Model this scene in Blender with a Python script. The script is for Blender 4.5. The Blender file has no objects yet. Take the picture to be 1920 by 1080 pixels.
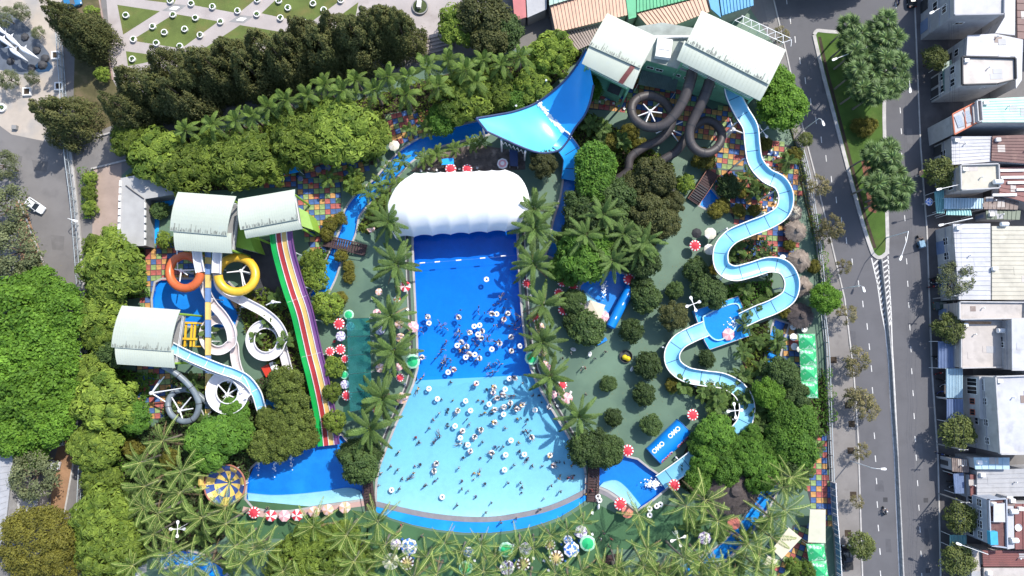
import bpy, math, random
import numpy as np
from mathutils import Vector, Matrix
from mathutils.geometry import delaunay_2d_cdt
R = math.radians
rng = random.Random(7)
# ------------------------------------------------------------------ camera, sky, sun, exposure
SC = bpy.context.scene
COL = SC.collection
CAM_H, FPX, TILT = 141.0, 1280.0, R(4.9)
cam_d = bpy.data.cameras.new('camera')
cam_d.sensor_width = 36.0; cam_d.lens = 24.0
cam_d.clip_start = 1.0; cam_d.clip_end = 3000.0
cam = bpy.data.objects.new('camera', cam_d)
cam.location = (0, 0, CAM_H); cam.rotation_euler = (TILT, 0, 0)
COL.objects.link(cam); SC.camera = cam
SUN_EL = R(49); SX, SY = 0.66, 0.75
world = bpy.data.worlds.new('World'); SC.world = world; world.use_nodes = True
wn = world.node_tree.nodes; wl = world.node_tree.links
sky = wn.new('ShaderNodeTexSky'); sky.sky_type = 'NISHITA'; sky.sun_disc = False
sky.sun_elevation = SUN_EL; sky.sun_rotation = math.atan2(SX, SY)
wn['Background'].inputs['Strength'].default_value = 0.15
wl.new(sky.outputs['Color'], wn['Background'].inputs['Color'])
sl = bpy.data.lights.new('sun', 'SUN'); sl.energy = 3.2; sl.angle = R(0.5); sl.color = (1.0, 0.955, 0.88)
so = bpy.data.objects.new('sun', sl); COL.objects.link(so)
so.rotation_euler = Vector((-SX*math.cos(SUN_EL), -SY*math.cos(SUN_EL), -math.sin(SUN_EL))).to_track_quat('-Z', 'Y').to_euler()
so.location = (60, 70, 110)
SC.view_settings.view_transform = 'Standard'; SC.view_settings.look = 'None'
SC.view_settings.exposure = 0.93; SC.view_settings.gamma = 1.0
SC.view_settings.use_curve_mapping = False
SC.render.engine = 'CYCLES'
SC.cycles.max_bounces = 6; SC.cycles.transparent_max_bounces = 16
SC.cycles.diffuse_bounces = 3; SC.cycles.caustics_reflective = False; SC.cycles.caustics_refractive = False

# ------------------------------------------------------------------ photo pixel -> place on the ground (or on a level h)
cT, sT = math.cos(TILT), math.sin(TILT)
def P(px, py, h=0.0):
    x, y, z = (px-960)/FPX, -(py-540)/FPX, -1.0
    dy, dz = y*cT - z*sT, y*sT + z*cT
    t = (CAM_H-h)/-dz
    return Vector((x*t, dy*t, h))
def PL(pts, h=0.0): return [P(p[0], p[1], p[2] if len(p) > 2 else h) for p in pts]

# ------------------------------------------------------------------ materials
MATS = {}
def nodes(m): m.use_nodes = True; return m.node_tree.nodes, m.node_tree.links
def mat(name, col, rough=0.75, var=0.12, scale=0.5, bump=0.0, bscale=6.0, metal=0.0, spec=0.35, stain=None, stretch=(1, 1, 1), coat=0.0):
    if name in MATS: return MATS[name]
    m = bpy.data.materials.new(name); n, l = nodes(m)
    b = n['Principled BSDF']
    b.inputs['Roughness'].default_value = rough; b.inputs['Metallic'].default_value = metal
    b.inputs['Specular IOR Level'].default_value = spec; b.inputs['Coat Weight'].default_value = coat
    tc = n.new('ShaderNodeTexCoord'); mp = n.new('ShaderNodeMapping'); l.new(tc.outputs['Object'], mp.inputs['Vector'])
    mp.inputs['Scale'].default_value = stretch
    nz = n.new('ShaderNodeTexNoise'); nz.inputs['Scale'].default_value = scale; nz.inputs['Detail'].default_value = 6; nz.inputs['Roughness'].default_value = 0.62
    l.new(mp.outputs['Vector'], nz.inputs['Vector'])
    mr = n.new('ShaderNodeMapRange'); mr.inputs['From Min'].default_value = 0.25; mr.inputs['From Max'].default_value = 0.75
    mr.inputs['To Min'].default_value = 1-var*1.6; mr.inputs['To Max'].default_value = 1+var
    l.new(nz.outputs['Fac'], mr.inputs['Value'])
    mul = n.new('ShaderNodeVectorMath'); mul.operation = 'SCALE'
    mul.inputs[0].default_value = col[:3]; l.new(mr.outputs['Result'], mul.inputs['Scale'])
    out = mul.outputs['Vector']
    if stain:
        n2 = n.new('ShaderNodeTexNoise'); n2.inputs['Scale'].default_value = stain[1]; n2.inputs['Detail'].default_value = 8
        l.new(mp.outputs['Vector'], n2.inputs['Vector'])
        r2 = n.new('ShaderNodeMapRange'); r2.inputs['From Min'].default_value = stain[2]; r2.inputs['From Max'].default_value = stain[2]+0.16
        r2.inputs['To Max'].default_value = stain[3]
        l.new(n2.outputs['Fac'], r2.inputs['Value'])
        mx = n.new('ShaderNodeMix'); mx.data_type = 'RGBA'; l.new(r2.outputs['Result'], mx.inputs['Factor'])
        l.new(out, mx.inputs[6]); mx.inputs[7].default_value = (*stain[0], 1); out = mx.outputs[2]
    l.new(out, b.inputs['Base Color'])
    if bump:
        nb = n.new('ShaderNodeTexNoise'); nb.inputs['Scale'].default_value = bscale; nb.inputs['Detail'].default_value = 5
        l.new(mp.outputs['Vector'], nb.inputs['Vector'])
        bp = n.new('ShaderNodeBump'); bp.inputs['Strength'].default_value = bump; bp.inputs['Distance'].default_value = 0.08
        l.new(nb.outputs['Fac'], bp.inputs['Height']); l.new(bp.outputs['Normal'], b.inputs['Normal'])
    MATS[name] = m; return m
def leafmat(name, dark, light, trans=0.25, jitter=0.3):
    if name in MATS: return MATS[name]
    m = bpy.data.materials.new(name); n, l = nodes(m); b = n['Principled BSDF']
    b.inputs['Roughness'].default_value = 0.58; b.inputs['Specular IOR Level'].default_value = 0.22
    at = n.new('ShaderNodeAttribute'); at.attribute_name = 'v'
    cr = n.new('ShaderNodeMix'); cr.data_type = 'RGBA'; cr.inputs[6].default_value = (*[k*1.12 for k in dark], 1); cr.inputs[7].default_value = (*[k*1.18 for k in light], 1)
    l.new(at.outputs['Fac'], cr.inputs['Factor'])
    oi = n.new('ShaderNodeObjectInfo'); mr = n.new('ShaderNodeMapRange')
    mr.inputs['To Min'].default_value = 1-jitter; mr.inputs['To Max'].default_value = 1+jitter; l.new(oi.outputs['Random'], mr.inputs['Value'])
    hs = n.new('ShaderNodeHueSaturation'); l.new(cr.outputs[2], hs.inputs['Color']); l.new(mr.outputs['Result'], hs.inputs['Value'])
    l.new(hs.outputs['Color'], b.inputs['Base Color'])
    tr = n.new('ShaderNodeBsdfTranslucent'); l.new(hs.outputs['Color'], tr.inputs['Color'])
    ms = n.new('ShaderNodeMixShader'); ms.inputs['Fac'].default_value = trans
    l.new(b.outputs[0], ms.inputs[1]); l.new(tr.outputs[0], ms.inputs[2]); l.new(ms.outputs[0], n['Material Output'].inputs['Surface'])
    MATS[name] = m; return m
def watermat(name, absorb, dens, bump=0.35, bscale=1.3):
    m = bpy.data.materials.new(name); n, l = nodes(m); n.remove(n['Principled BSDF'])
    tc = n.new('ShaderNodeTexCoord')
    n1 = n.new('ShaderNodeTexNoise'); n1.inputs['Scale'].default_value = bscale; n1.inputs['Detail'].default_value = 4; n1.inputs['Distortion'].default_value = 0.8
    l.new(tc.outputs['Object'], n1.inputs['Vector'])
    bp = n.new('ShaderNodeBump'); bp.inputs['Strength'].default_value = bump; bp.inputs['Distance'].default_value = 0.15
    l.new(n1.outputs['Fac'], bp.inputs['Height'])
    gl = n.new('ShaderNodeBsdfGlossy'); gl.inputs['Roughness'].default_value = 0.08; l.new(bp.outputs['Normal'], gl.inputs['Normal'])
    tr = n.new('ShaderNodeBsdfTransparent')
    # light caustic net: ripples focus light, so the surface passes a little more or less of it
    cr = n.new('ShaderNodeMapRange'); cr.inputs['From Min'].default_value = 0.3; cr.inputs['From Max'].default_value = 0.7
    cr.inputs['To Min'].default_value = 0.965; cr.inputs['To Max'].default_value = 1.0
    l.new(n1.outputs['Fac'], cr.inputs['Value']); l.new(cr.outputs['Result'], tr.inputs['Color'])
    fr = n.new('ShaderNodeFresnel'); fr.inputs['IOR'].default_value = 1.33; l.new(bp.outputs['Normal'], fr.inputs['Normal'])
    ge = n.new('ShaderNodeNewGeometry'); mb_ = n.new('ShaderNodeMath'); mb_.operation = 'MULTIPLY_ADD'; l.new(fr.outputs['Fac'], mb_.inputs[0])
    iv = n.new('ShaderNodeMath'); iv.operation = 'SUBTRACT'; iv.inputs[0].default_value = 1.0; l.new(ge.outputs['Backfacing'], iv.inputs[1]); l.new(iv.outputs[0], mb_.inputs[1]); mb_.inputs[2].default_value = 0.0
    ms = n.new('ShaderNodeMixShader'); l.new(mb_.outputs[0], ms.inputs['Fac']); l.new(tr.outputs[0], ms.inputs[1]); l.new(gl.outputs[0], ms.inputs[2])
    l.new(ms.outputs[0], n['Material Output'].inputs['Surface'])
    va = n.new('ShaderNodeVolumeAbsorption'); va.inputs['Color'].default_value = (*absorb, 1); va.inputs['Density'].default_value = dens
    l.new(va.outputs[0], n['Material Output'].inputs['Volume'])
    MATS[name] = m; return m

# ------------------------------------------------------------------ mesh builder and object helpers
class MB:
    def __init__(s): s.v = []; s.f = []; s.m = []; s.a = []
    def add(s, vs, fs, mi=0):
        o = len(s.v); s.v.extend(tuple(v) for v in vs)
        for f in fs: s.f.append(tuple(i+o for i in f)); s.m.append(mi)
        return s
    def box(s, c, size, rz=0.0, mi=0, M=None):
        x, y, z = [k/2 for k in size]
        vs = [(-x,-y,-z),(x,-y,-z),(x,y,-z),(-x,y,-z),(-x,-y,z),(x,-y,z),(x,y,z),(-x,y,z)]
        M = M or Matrix.Rotation(rz, 4, 'Z')
        return s.add([M @ Vector(v) + Vector(c) for v in vs], [(3,2,1,0),(4,5,6,7),(0,1,5,4),(1,2,6,5),(2,3,7,6),(3,0,4,7)], mi)
    def prism(s, poly, z0, z1, mi=0, mtop=None):
        if sum(a[0]*b[1]-b[0]*a[1] for a, b in zip(poly, poly[1:]+poly[:1])) < 0: poly = poly[::-1]
        n = len(poly)
        vs = [(p[0], p[1], z0) for p in poly] + [(p[0], p[1], z1) for p in poly]
        s.add(vs, [(i, (i+1) % n, n+(i+1) % n, n+i) for i in range(n)], mi)
        s.add(vs[n:], [tuple(range(n))], mi if mtop is None else mtop)
        s.add(vs[:n], [tuple(range(n))[::-1]], mi)
        return s
    def sheet(s, poly, z, mi=0):
        poly = [(p[0], p[1], z) for p in poly]
        if sum(a[0]*b[1]-b[0]*a[1] for a, b in zip(poly, poly[1:]+poly[:1])) < 0: poly = poly[::-1]
        return s.add(poly, [tuple(range(len(poly)))], mi)
    def tube(s, pts, r, n=8, mi=0, cap=True):
        pts = [Vector(p) for p in pts]; k = len(pts); vs = []
        for i, p in enumerate(pts):
            t = (pts[min(i+1, k-1)]-pts[max(i-1, 0)]).normalized()
            a = t.cross(Vector((0, 0, 1)) if abs(t.z) < 0.95 else Vector((1, 0, 0))).normalized(); b = a.cross(t)
            rr = r[i] if isinstance(r, (list, tuple)) else r
            for j in range(n):
                w = 2*math.pi*j/n; vs.append(p + a*math.cos(w)*rr + b*math.sin(w)*rr)
        fs = [(i*n+j, i*n+(j+1) % n, (i+1)*n+(j+1) % n, (i+1)*n+j) for i in range(k-1) for j in range(n)]
        if cap: fs += [tuple(range(n))[::-1], tuple(range((k-1)*n, k*n))]
        return s.add(vs, fs, mi)
    def sweep(s, pts, sec, mi=0, closed=True, cap=True):
        """carry the cross-section sec [(lateral, up)] along pts"""
        pts = [Vector(p) for p in pts]; k = len(pts); n = len(sec); vs = []
        for i, p in enumerate(pts):
            t = (pts[min(i+1, k-1)]-pts[max(i-1, 0)]).normalized()
            a = t.cross(Vector((0, 0, 1)))
            a = a.normalized() if a.length > 1e-4 else Vector((1, 0, 0)); b = a.cross(t)
            for (q, w) in sec: vs.append(p + a*q + b*w)
        m = n if closed else n-1
        fs = [(i*n+j, (i+1)*n+j, (i+1)*n+(j+1) % n, i*n+(j+1) % n) for i in range(k-1) for j in range(m)]
        if cap and closed: fs += [tuple(range(n)), tuple(range((k-1)*n, k*n))[::-1]]
        return s.add(vs, fs, mi)
    def lathe(s, prof, n=12, c=(0, 0, 0), mi=0, alt=None):
        k = len(prof); vs = [(c[0]+r*math.cos(2*math.pi*j/n), c[1]+r*math.sin(2*math.pi*j/n), c[2]+z) for r, z in prof for j in range(n)]
        o = len(s.v); s.v.extend(vs)
        for i in range(k-1):
            for j in range(n):
                s.f.append((o+i*n+j, o+i*n+(j+1) % n, o+(i+1)*n+(j+1) % n, o+(i+1)*n+j)); s.m.append(alt(i, j) if alt else mi)
        return s
    def grid(s, fn, nu, nv, th=0.0, mi=0):
        vs = [Vector(fn(i/nu, j/nv)) for i in range(nu+1) for j in range(nv+1)]
        w = nv+1
        fs = [(i*w+j, (i+1)*w+j, (i+1)*w+j+1, i*w+j+1) for i in range(nu) for j in range(nv)]
        if not th: return s.add(vs, fs, mi)
        N = len(vs); vs2 = vs + [v - Vector((0, 0, th)) for v in vs]
        fs2 = fs + [tuple(x+N for x in f[::-1]) for f in fs]
        rim = [i*w for i in range(nu+1)] + [nu*w+j for j in range(1, w)] + [i*w+nv for i in range(nu-1, -1, -1)] + [j for j in range(nv-1, 0, -1)]
        for a, b in zip(rim, rim[1:]+rim[:1]): fs2.append((b, a, a+N, b+N))
        return s.add(vs2, fs2, mi)
    def mesh(s, name, mats, origin=(0, 0, 0), smooth=False):
        me = bpy.data.meshes.new(name); o = origin
        me.from_pydata([(v[0]-o[0], v[1]-o[1], v[2]-o[2]) for v in s.v] if any(o) else s.v, [], s.f)
        for m in (mats if isinstance(mats, (list, tuple)) else [mats]): me.materials.append(m)
        if len(set(s.m)) > 1 or (s.m and s.m[0]): me.polygons.foreach_set('material_index', s.m)
        if s.a:
            at = me.attributes.new('v', 'FLOAT', 'FACE'); at.data.foreach_set('value', s.a)
        if smooth: me.polygons.foreach_set('use_smooth', [True]*len(s.f)); me.set_sharp_from_angle(angle=R(38))
        me.update(); return me
def link(name, data, parent=None, loc=(0, 0, 0), rz=0.0, scale=None):
    o = bpy.data.objects.new(name, data); COL.objects.link(o); o.location = loc
    if rz: o.rotation_euler = (0, 0, rz)
    if scale is not None: o.scale = (scale,)*3 if not isinstance(scale, tuple) else scale
    if parent is not None: o.parent = parent
    return o
def thing(name, label, cat, loc=(0, 0, 0), rz=0.0, group=None, scale=None):
    return tag(link(name, None, None, loc, rz, scale), label, cat, group)
def tag(o, label, cat, group=None):
    o['label'] = label or ''; o['category'] = cat
    if group: o['group'] = group
    return o
def part(name, mb, mats, parent, label=None, smooth=False, world=False, kind=None):
    """world=True: the builder holds scene coordinates, the parent's place is subtracted"""
    o = link(name, mb.mesh(name, mats, tuple(parent.location) if world else (0, 0, 0), smooth), parent)
    if label: o['label'] = label
    if kind: o['kind'] = kind
    return o
def struct(name, mb, mats, kind='structure', smooth=False):
    o = link(name, mb.mesh(name, mats, (0, 0, 0), smooth)); o['kind'] = kind; return o
def centre(pts): return Vector((sum(p[0] for p in pts)/len(pts), sum(p[1] for p in pts)/len(pts), 0))
def smoothpath(pts, sub=6):
    pts = [Vector(p) for p in pts]; out = []; n = len(pts)
    for i in range(n-1):
        p0, p1, p2, p3 = pts[max(i-1, 0)], pts[i], pts[i+1], pts[min(i+2, n-1)]
        for k in range(sub):
            t = k/sub
            out.append(0.5*((2*p1)+(-p0+p2)*t+(2*p0-5*p1+4*p2-p3)*t*t+(-p0+3*p1-3*p2+p3)*t**3))
    out.append(pts[-1]); return out
def inside(x, y, poly):
    c = False; n = len(poly); j = n-1
    for i in range(n):
        a, b = poly[i], poly[j]
        if (a[1] > y) != (b[1] > y) and x < (b[0]-a[0])*(y-a[1])/(b[1]-a[1])+a[0]: c = not c
        j = i
    return c
def cdt(loops, extra=(), holes=False):
    vs = []; es = []
    for lp in loops:
        o = len(vs); vs += [Vector((p[0], p[1])) for p in lp]; es += [(o+i, o+(i+1) % len(lp)) for i in range(len(lp))]
    vs += [Vector(e) for e in extra]
    r = delaunay_2d_cdt(vs, es, [], 0 if holes else 1, 1e-4)
    vo = r[0]; fo = []
    for f in r[2]:
        f = list(f); a = sum(vo[f[i]].x*vo[f[(i+1) % len(f)]].y-vo[f[(i+1) % len(f)]].x*vo[f[i]].y for i in range(len(f)))
        if holes:
            cx, cy = sum(vo[i].x for i in f)/len(f), sum(vo[i].y for i in f)/len(f)
            if any(inside(cx, cy, lp) for lp in loops[1:]) or not inside(cx, cy, loops[0]): continue
        fo.append(tuple(f) if a > 0 else tuple(f[::-1]))
    return vo, fo
# labels that single out: a look plus the order from a landmark that one can find
A_, S_, PW, RD, W_ = 'all', 'side', 'pool', 'road', 'palm'
LMS = {}
PENDING = []
ORD = 'first second third fourth fifth sixth seventh eighth ninth tenth eleventh twelfth thirteenth fourteenth fifteenth sixteenth seventeenth eighteenth nineteenth twentieth'.split()
for _t, _u in (('twenty', 'thirtieth'), ('thirty', 'fortieth'), ('forty', 'fiftieth'), ('fifty', 'sixtieth'), ('sixty', 'seventieth')): ORD += [_t+'-'+w for w in ORD[:9]]+[_u]
def later(o, look, marks='all'): PENDING.append((o, look, marks))
def label_all():
    by = {}
    for o, look, marks in PENDING:
        x, y = o.location.x, o.location.y
        lm = min(((x-p.x)**2+(y-p.y)**2, nm) for nm, p, sets in LMS.values() if marks in sets)
        by.setdefault((look, lm[1]), []).append((lm[0], o))
    for (look, nm), v in by.items():
        v.sort(key=lambda t: t[0])
        for i, (d, o) in enumerate(v):
            o['label'] = f'{look} near {nm}' if len(v) == 1 else f'{look}, {ORD[min(i, len(ORD)-1)]} from {nm}'
def landmark(nm, px, py, sets=('all',)): LMS[nm] = (nm, P(px, py), sets)
# ------------------------------------------------------------------ palette
M_asph = mat('asphalt', (.112,.110,.118), .85, .16, .12, .25, 14, stain=((.082,.081,.088), .12, .5, .55))
M_asphl = mat('worn_asphalt', (.17,.16,.155), .9, .14, .1, .25, 12, stain=((.11,.105,.105), .3, .55, .5))
M_pave = mat('pavement_concrete', (.2,.185,.175), .88, .16, .18, .2, 9, stain=((.12,.11,.105), .6, .58, .55))
M_paved = mat('dark_pavement', (.095,.088,.09), .9, .25, .25, .2, 9, stain=((.13,.12,.115), .4, .58, .6))
M_plaza = mat('plaza_paving', (.37,.33,.315), .85, .1, .2, .12, 8, stain=((.25,.215,.2), .25, .55, .5))
M_brick = mat('paver_walk', (.33,.255,.215), .85, .12, .35, .2, 10)
M_kerb = mat('kerb_stone', (.42,.4,.38), .8, .18, .8, .1)
M_lawn = mat('lawn', (.11,.145,.036), .95, .22, .18, .5, 30, stain=((.17,.135,.05), .22, .52, .6))
M_grass = mat('median_grass', (.06,.115,.018), .95, .25, .25, .6, 30, stain=((.11,.12,.035), .2, .56, .5))
M_soil = mat('soil', (.05,.036,.024), .95, .3, .7, .5, 8)
M_dirt = mat('orange_dirt', (.3,.175,.1), .95, .2, .3, .3, 8, stain=((.14,.075,.045), .25, .58, .5))
M_deck = mat('green_deck', (.098,.165,.112), .6, .16, .07, .08, 6, spec=.4, stain=((.062,.115,.082), .11, .5, .8))
M_turf = mat('green_turf', (.05,.125,.055), .8, .2, .15, .3, 20, stain=((.035,.075,.045), .2, .55, .5))
M_blue = mat('blue_paint', (.008,.24,.70), .45, .1, .25, spec=.4, stain=((.02,.32,.74), .2, .52, .6))
M_blued = mat('deep_blue_paint', (.008,.33,.82), .5, .08, .15)
M_pale = mat('pale_cyan_paint', (.37,.65,.70), .5, .06, .12, stain=((.33,.63,.69), .12, .52, .5))
M_steps = mat('pale_step_tiles', (.30,.56,.64), .6, .08, .4)
M_white = mat('white_paint', (.78,.77,.75), .5, .06, .6)
M_whited = mat('worn_white_paint', (.6,.59,.57), .7, .25, 1.2)
M_wood = mat('brown_boards', (.06,.035,.035), .75, .25, .9, .2, 8)
M_steel = mat('white_steel', (.72,.72,.72), .4, .05, .6, spec=.5)
M_grey = mat('grey_concrete', (.25,.245,.24), .85, .2, .4, .1, stain=((.13,.13,.13), .5, .58, .6))
M_greyd = mat('dark_grey', (.05,.05,.055), .7, .2, .6)
M_coping = mat('pool_coping', (.37,.35,.34), .7, .14, .7)
M_curbgr = mat('beach_kerb', (.21,.2,.22), .7, .12, .6)
W_pool = watermat('wave_pool_water', (.07,.62,.89), .45, .4, 1.1)
W_river = watermat('river_water', (.06,.55,.88), .22, .4, 1.6)

# ------------------------------------------------------------------ outlines, in photo pixels
WAVE = [(772,365),(771,425),(772,470),(774,520),(777,580),(780,640),(781,690),(773,720),(758,755),(738,800),(723,838),(710,872),(704,900),(702,941),
        (740,950),(790,961),(840,968),(885,971),(930,970),(975,963),(1020,953),(1060,938),(1101,917),(1101,890),(1097,872),(1085,850),(1068,818),
        (1048,785),(1030,755),(1010,720),(997,690),(988,650),(982,600),(977,540),(973,470),(972,420),(971,360)]
SEAST = [(1123,912),(1124,875),(1150,862),(1170,856),(1195,862),(1215,878),(1236,892),(1252,913),(1225,935),(1194,956),(1165,936),(1140,919)]
SWEST = [(462,935),(464,905),(470,880),(488,864),(530,850),(575,842),(605,830),(640,816),(655,835),(668,870),(683,905),(682,935),(650,940),(600,947),(545,956),(505,957),(475,950)]
LAND = [(288,600),(286,560),(292,530),(305,524),(385,524),(428,530),(452,555),(447,590),(440,612),(390,616),(330,607)]
SPLASH = [(1084,560),(1090,535),(1118,513),(1150,508),(1190,522),(1170,562),(1142,604),(1110,590),(1096,577)]
def ribbon(pts, w):
    """outline of a channel; w in pixels"""
    q = smoothpath([(p[0], p[1], 0) for p in pts], 4); L = []; Rr = []
    for i, p in enumerate(q):
        t = (q[min(i+1, len(q)-1)]-q[max(i-1, 0)]).normalized(); n = Vector((-t.y, t.x, 0))
        L.append(tuple((p+n*w/2)[:2])); Rr.append(tuple((p-n*w/2)[:2]))
    return L + Rr[::-1]
RIV1 = ribbon([(912,238),(870,248),(812,264),(770,286),(742,312),(714,345),(682,372),(660,400),(653,432),(640,462),(624,492),(614,520),(594,560)], 27)
RIV2 = ribbon([(1074,282),(1069,340),(1062,380),(1050,420),(1043,462),(1036,482)], 24)
RIV3 = ribbon([(1466,604),(1450,660),(1452,720),(1472,790),(1470,860),(1440,925),(1404,982),(1350,1040),(1284,1072)], 26)
RIV4 = ribbon([(415,1085),(386,1058),(340,1046),(300,1052)], 26)
SMALLP = [(1313,385),(1324,352),(1334,356),(1357,384),(1340,398)]
POOLS = [WAVE, SEAST, SWEST, LAND, SPLASH, RIV1, RIV2, RIV3, RIV4, SMALLP]
PARK = [(160,690),(163,470),(225,455),(225,332),(300,262),(420,228),(560,195),(700,152),(800,118),(960,92),(1040,100),(1075,62),(1240,8),(1405,14),(1462,100),(1490,262),(1510,330),
        (1533,470),(1546,560),(1556,800),(1563,960),(1572,1110),(150,1110)]
def wpoly(px, h=0): return [tuple(P(x, y, h)[:2]) for x, y in px]
PARK_W = wpoly(PARK); POOLS_W = [wpoly(p) for p in POOLS]

# ------------------------------------------------------------------ ground, road and pavements
mb = MB(); v, f = cdt([[(-900,-900),(900,-900),(900,900),(-900,900)], PARK_W], holes=True)
mb.add([(p.x, p.y, 0) for p in v], f); struct('ground', mb, M_asphl)
mb = MB(); v, f = cdt([PARK_W]+POOLS_W, holes=True)
mb.add([(p.x, p.y, 0) for p in v], f); struct('park_deck', mb, M_deck)
def sheet(name, px, z, m, kind='structure'):
    mb = MB(); v, f = cdt([wpoly(px)]); mb.add([(p.x, p.y, z) for p in v], f); return struct(name, mb, m, kind)
# the avenue
sheet('road', [(1440,-120),(1452,0),(1478,110),(1502,222),(1530,330),(1560,455),(1585,560),(1602,700),(1610,820),(1622,1180),(1764,1180),(1757,860),(1746,700),(1736,430),(1724,270),(1713,0),(1708,-120)], .004, M_asph)
sheet('pavement', [(1405,-120),(1430,0),(1455,110),(1490,262),(1510,330),(1533,470),(1546,560),(1556,800),(1563,960),(1574,1180),(1619,1180),(1607,820),(1599,700),(1582,560),(1557,455),(1527,330),(1499,222),(1475,110),(1449,0),(1437,-120)], .006, M_pave)
sheet('far_pavement', [(1711,-120),(1716,0),(1727,270),(1739,430),(1749,700),(1760,860),(1767,1180),(1850,1180),(1830,860),(1815,430),(1800,0),(1795,-120)], .006, M_paved)
def kerb(name, px, w=.28, h=.13, m=None, z=0.0):
    pts = [p+Vector((0, 0, z)) for p in PL(px)]
    return struct(name, MB().sweep(pts, [(-w/2,0),(w/2,0),(w/2,h),(-w/2,h)]), m or M_kerb)
kerb('kerb', [(1439,-120),(1450.5,0),(1476.5,110),(1500.5,222),(1528.5,330),(1558.5,455),(1583.5,560),(1600.5,700),(1608.5,820),(1620,1180)])
kerb('kerb', [(1709.5,-120),(1714.5,0),(1725.5,270),(1737.5,430),(1747.5,700),(1758.5,860),(1765.5,1180)])
# median island
ISL = [(1527,66),(1532,59),(1545,60),(1580,62),(1640,60),(1664,64),(1660,120),(1656,195),(1657,270),(1661,400),(1662,465),(1657,477),(1648,482),(1640,478),(1634,468),(1617,415),(1594,330),(1566,222),(1543,135)]
mb = MB(); v, f = cdt([wpoly(ISL)]); mb.add([(p.x, p.y, .16) for p in v], f); struct('median_lawn', mb, M_grass)
iw = PL(ISL); kp = smoothpath(iw+iw[:1], 3)
struct('kerb', MB().sweep(kp, [(-.5,0),(.25,0),(.25,.2),(-.5,.2)], cap=False), M_kerb)
struct('median_path', MB().sweep([p+Vector((0,0,.0)) for p in PL([(1534,70),(1548,135),(1571,222),(1599,330),(1621,412),(1638,466)])], [(-.55,.1),(.1,.1),(.1,.168),(-.55,.168)]), M_soil)
sheet('flower_bed', [(1614,302),(1626,300),(1640,332),(1644,395),(1641,400),(1628,396),(1620,340)], .172, mat('red_soil', (.2,.085,.055), .95, .3, .9, .4, 9))
# painted lane markings
mk = MB()
def stripe(a, b, w, z=.0095):
    A, B = P(*a), P(*b); t = (B-A).normalized(); n = Vector((-t.y, t.x, 0))*w/2
    mk.add([(q.x, q.y, z) for q in (A-n, A+n, B+n, B-n)], [(3,2,1,0)])
for x, y in [(1475,2),(1482,39),(1491,74),(1500,114),(1510,151),(1520,190),(1530,226),(1540,262),(1549,297),(1559,336),(1568,375),(1578,413),(1587,451),(1598,491),(1610,532),(1618,570),
             (1626,612),(1630,650),(1634,691),(1636,732),(1639.5,817),(1641.5,860),(1643.5,902),(1645,946),(1647,990),(1650,1034),(1651,1076)]:
    stripe((x-.6, y-6), (x+.6, y+6), .17)
for x, y in [(1680,10),(1682,50),(1683.5,90),(1684.5,130),(1686,170),(1688,207),(1690,246),(1691,292),(1693,330),(1695,370),(1696.5,409),(1698.5,449),(1700,490),(1702,532),(1704,572),(1706,614),(1708,655),(1709.5,696),(1712,737),(1714,780),(1716,823),(1718,858),(1720.5,906),(1723,952),(1725,993),(1727,1038),(1728.5,1080)]:
    stripe((x-.5, y-5.5), (x+.5, y+5.5), .17)
for pts in ([(1634,484),(1645,530),(1652,580),(1660,620),(1666,680),(1670,760),(1677,860),(1681,960),(1687,1090)], [(1665,480),(1668,540),(1671,590),(1673,650),(1676,700),(1680,780),(1684,860),(1689,960),(1695,1090)]):
    for a, b in zip(pts, pts[1:]): stripe(a, b, .24)
for k in range(13):
    y = 492+k*9.5; xl = 1636+(y-484)*.195; xm = 1646+(y-484)*.16; xr = 1666+(y-484)*.04
    if xm-xl > 2: stripe((xl+.5, y+4), (xm-1, y-5), .3)
    stripe((xm+2, y+4), (xr-.5, y-6), .3)
for pts in ([(1658,190),(1657,270),(1661,400),(1664,476)],):
    for a, b in zip(pts, pts[1:]): stripe((a[0]+2.5, a[1]), (b[0]+2.5, b[1]), .18)
stripe((1598,100*7.6),(1599,764),.2)
struct('lane_markings', mk, M_whited)
struct('median_barrier', MB().sweep(PL([(1650,486),(1658,560),(1666,640),(1670,690),(1675,780),(1680.5,860),(1685,960),(1691,1095)]), [(-.2,.01),(.2,.01),(.11,.3),(.09,.75),(-.09,.75),(-.11,.3)]), mat('barrier_grey', (.3,.3,.3), .7, .3, 1.5))
for px, py in [(1563,675),(1595,845),(1597,795),(1600,928),(1590,760),(1590,1000)]:
    struct('tree_pit', MB().box(P(px, py, .012), (1.3, 1.3, .012)), M_soil)
for px, py in [(1660,937),(1736,938),(1740,1070)]:
    struct('manhole_cover', MB().box(P(px, py, .012), (.9, .9, .014)), M_greyd)
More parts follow.
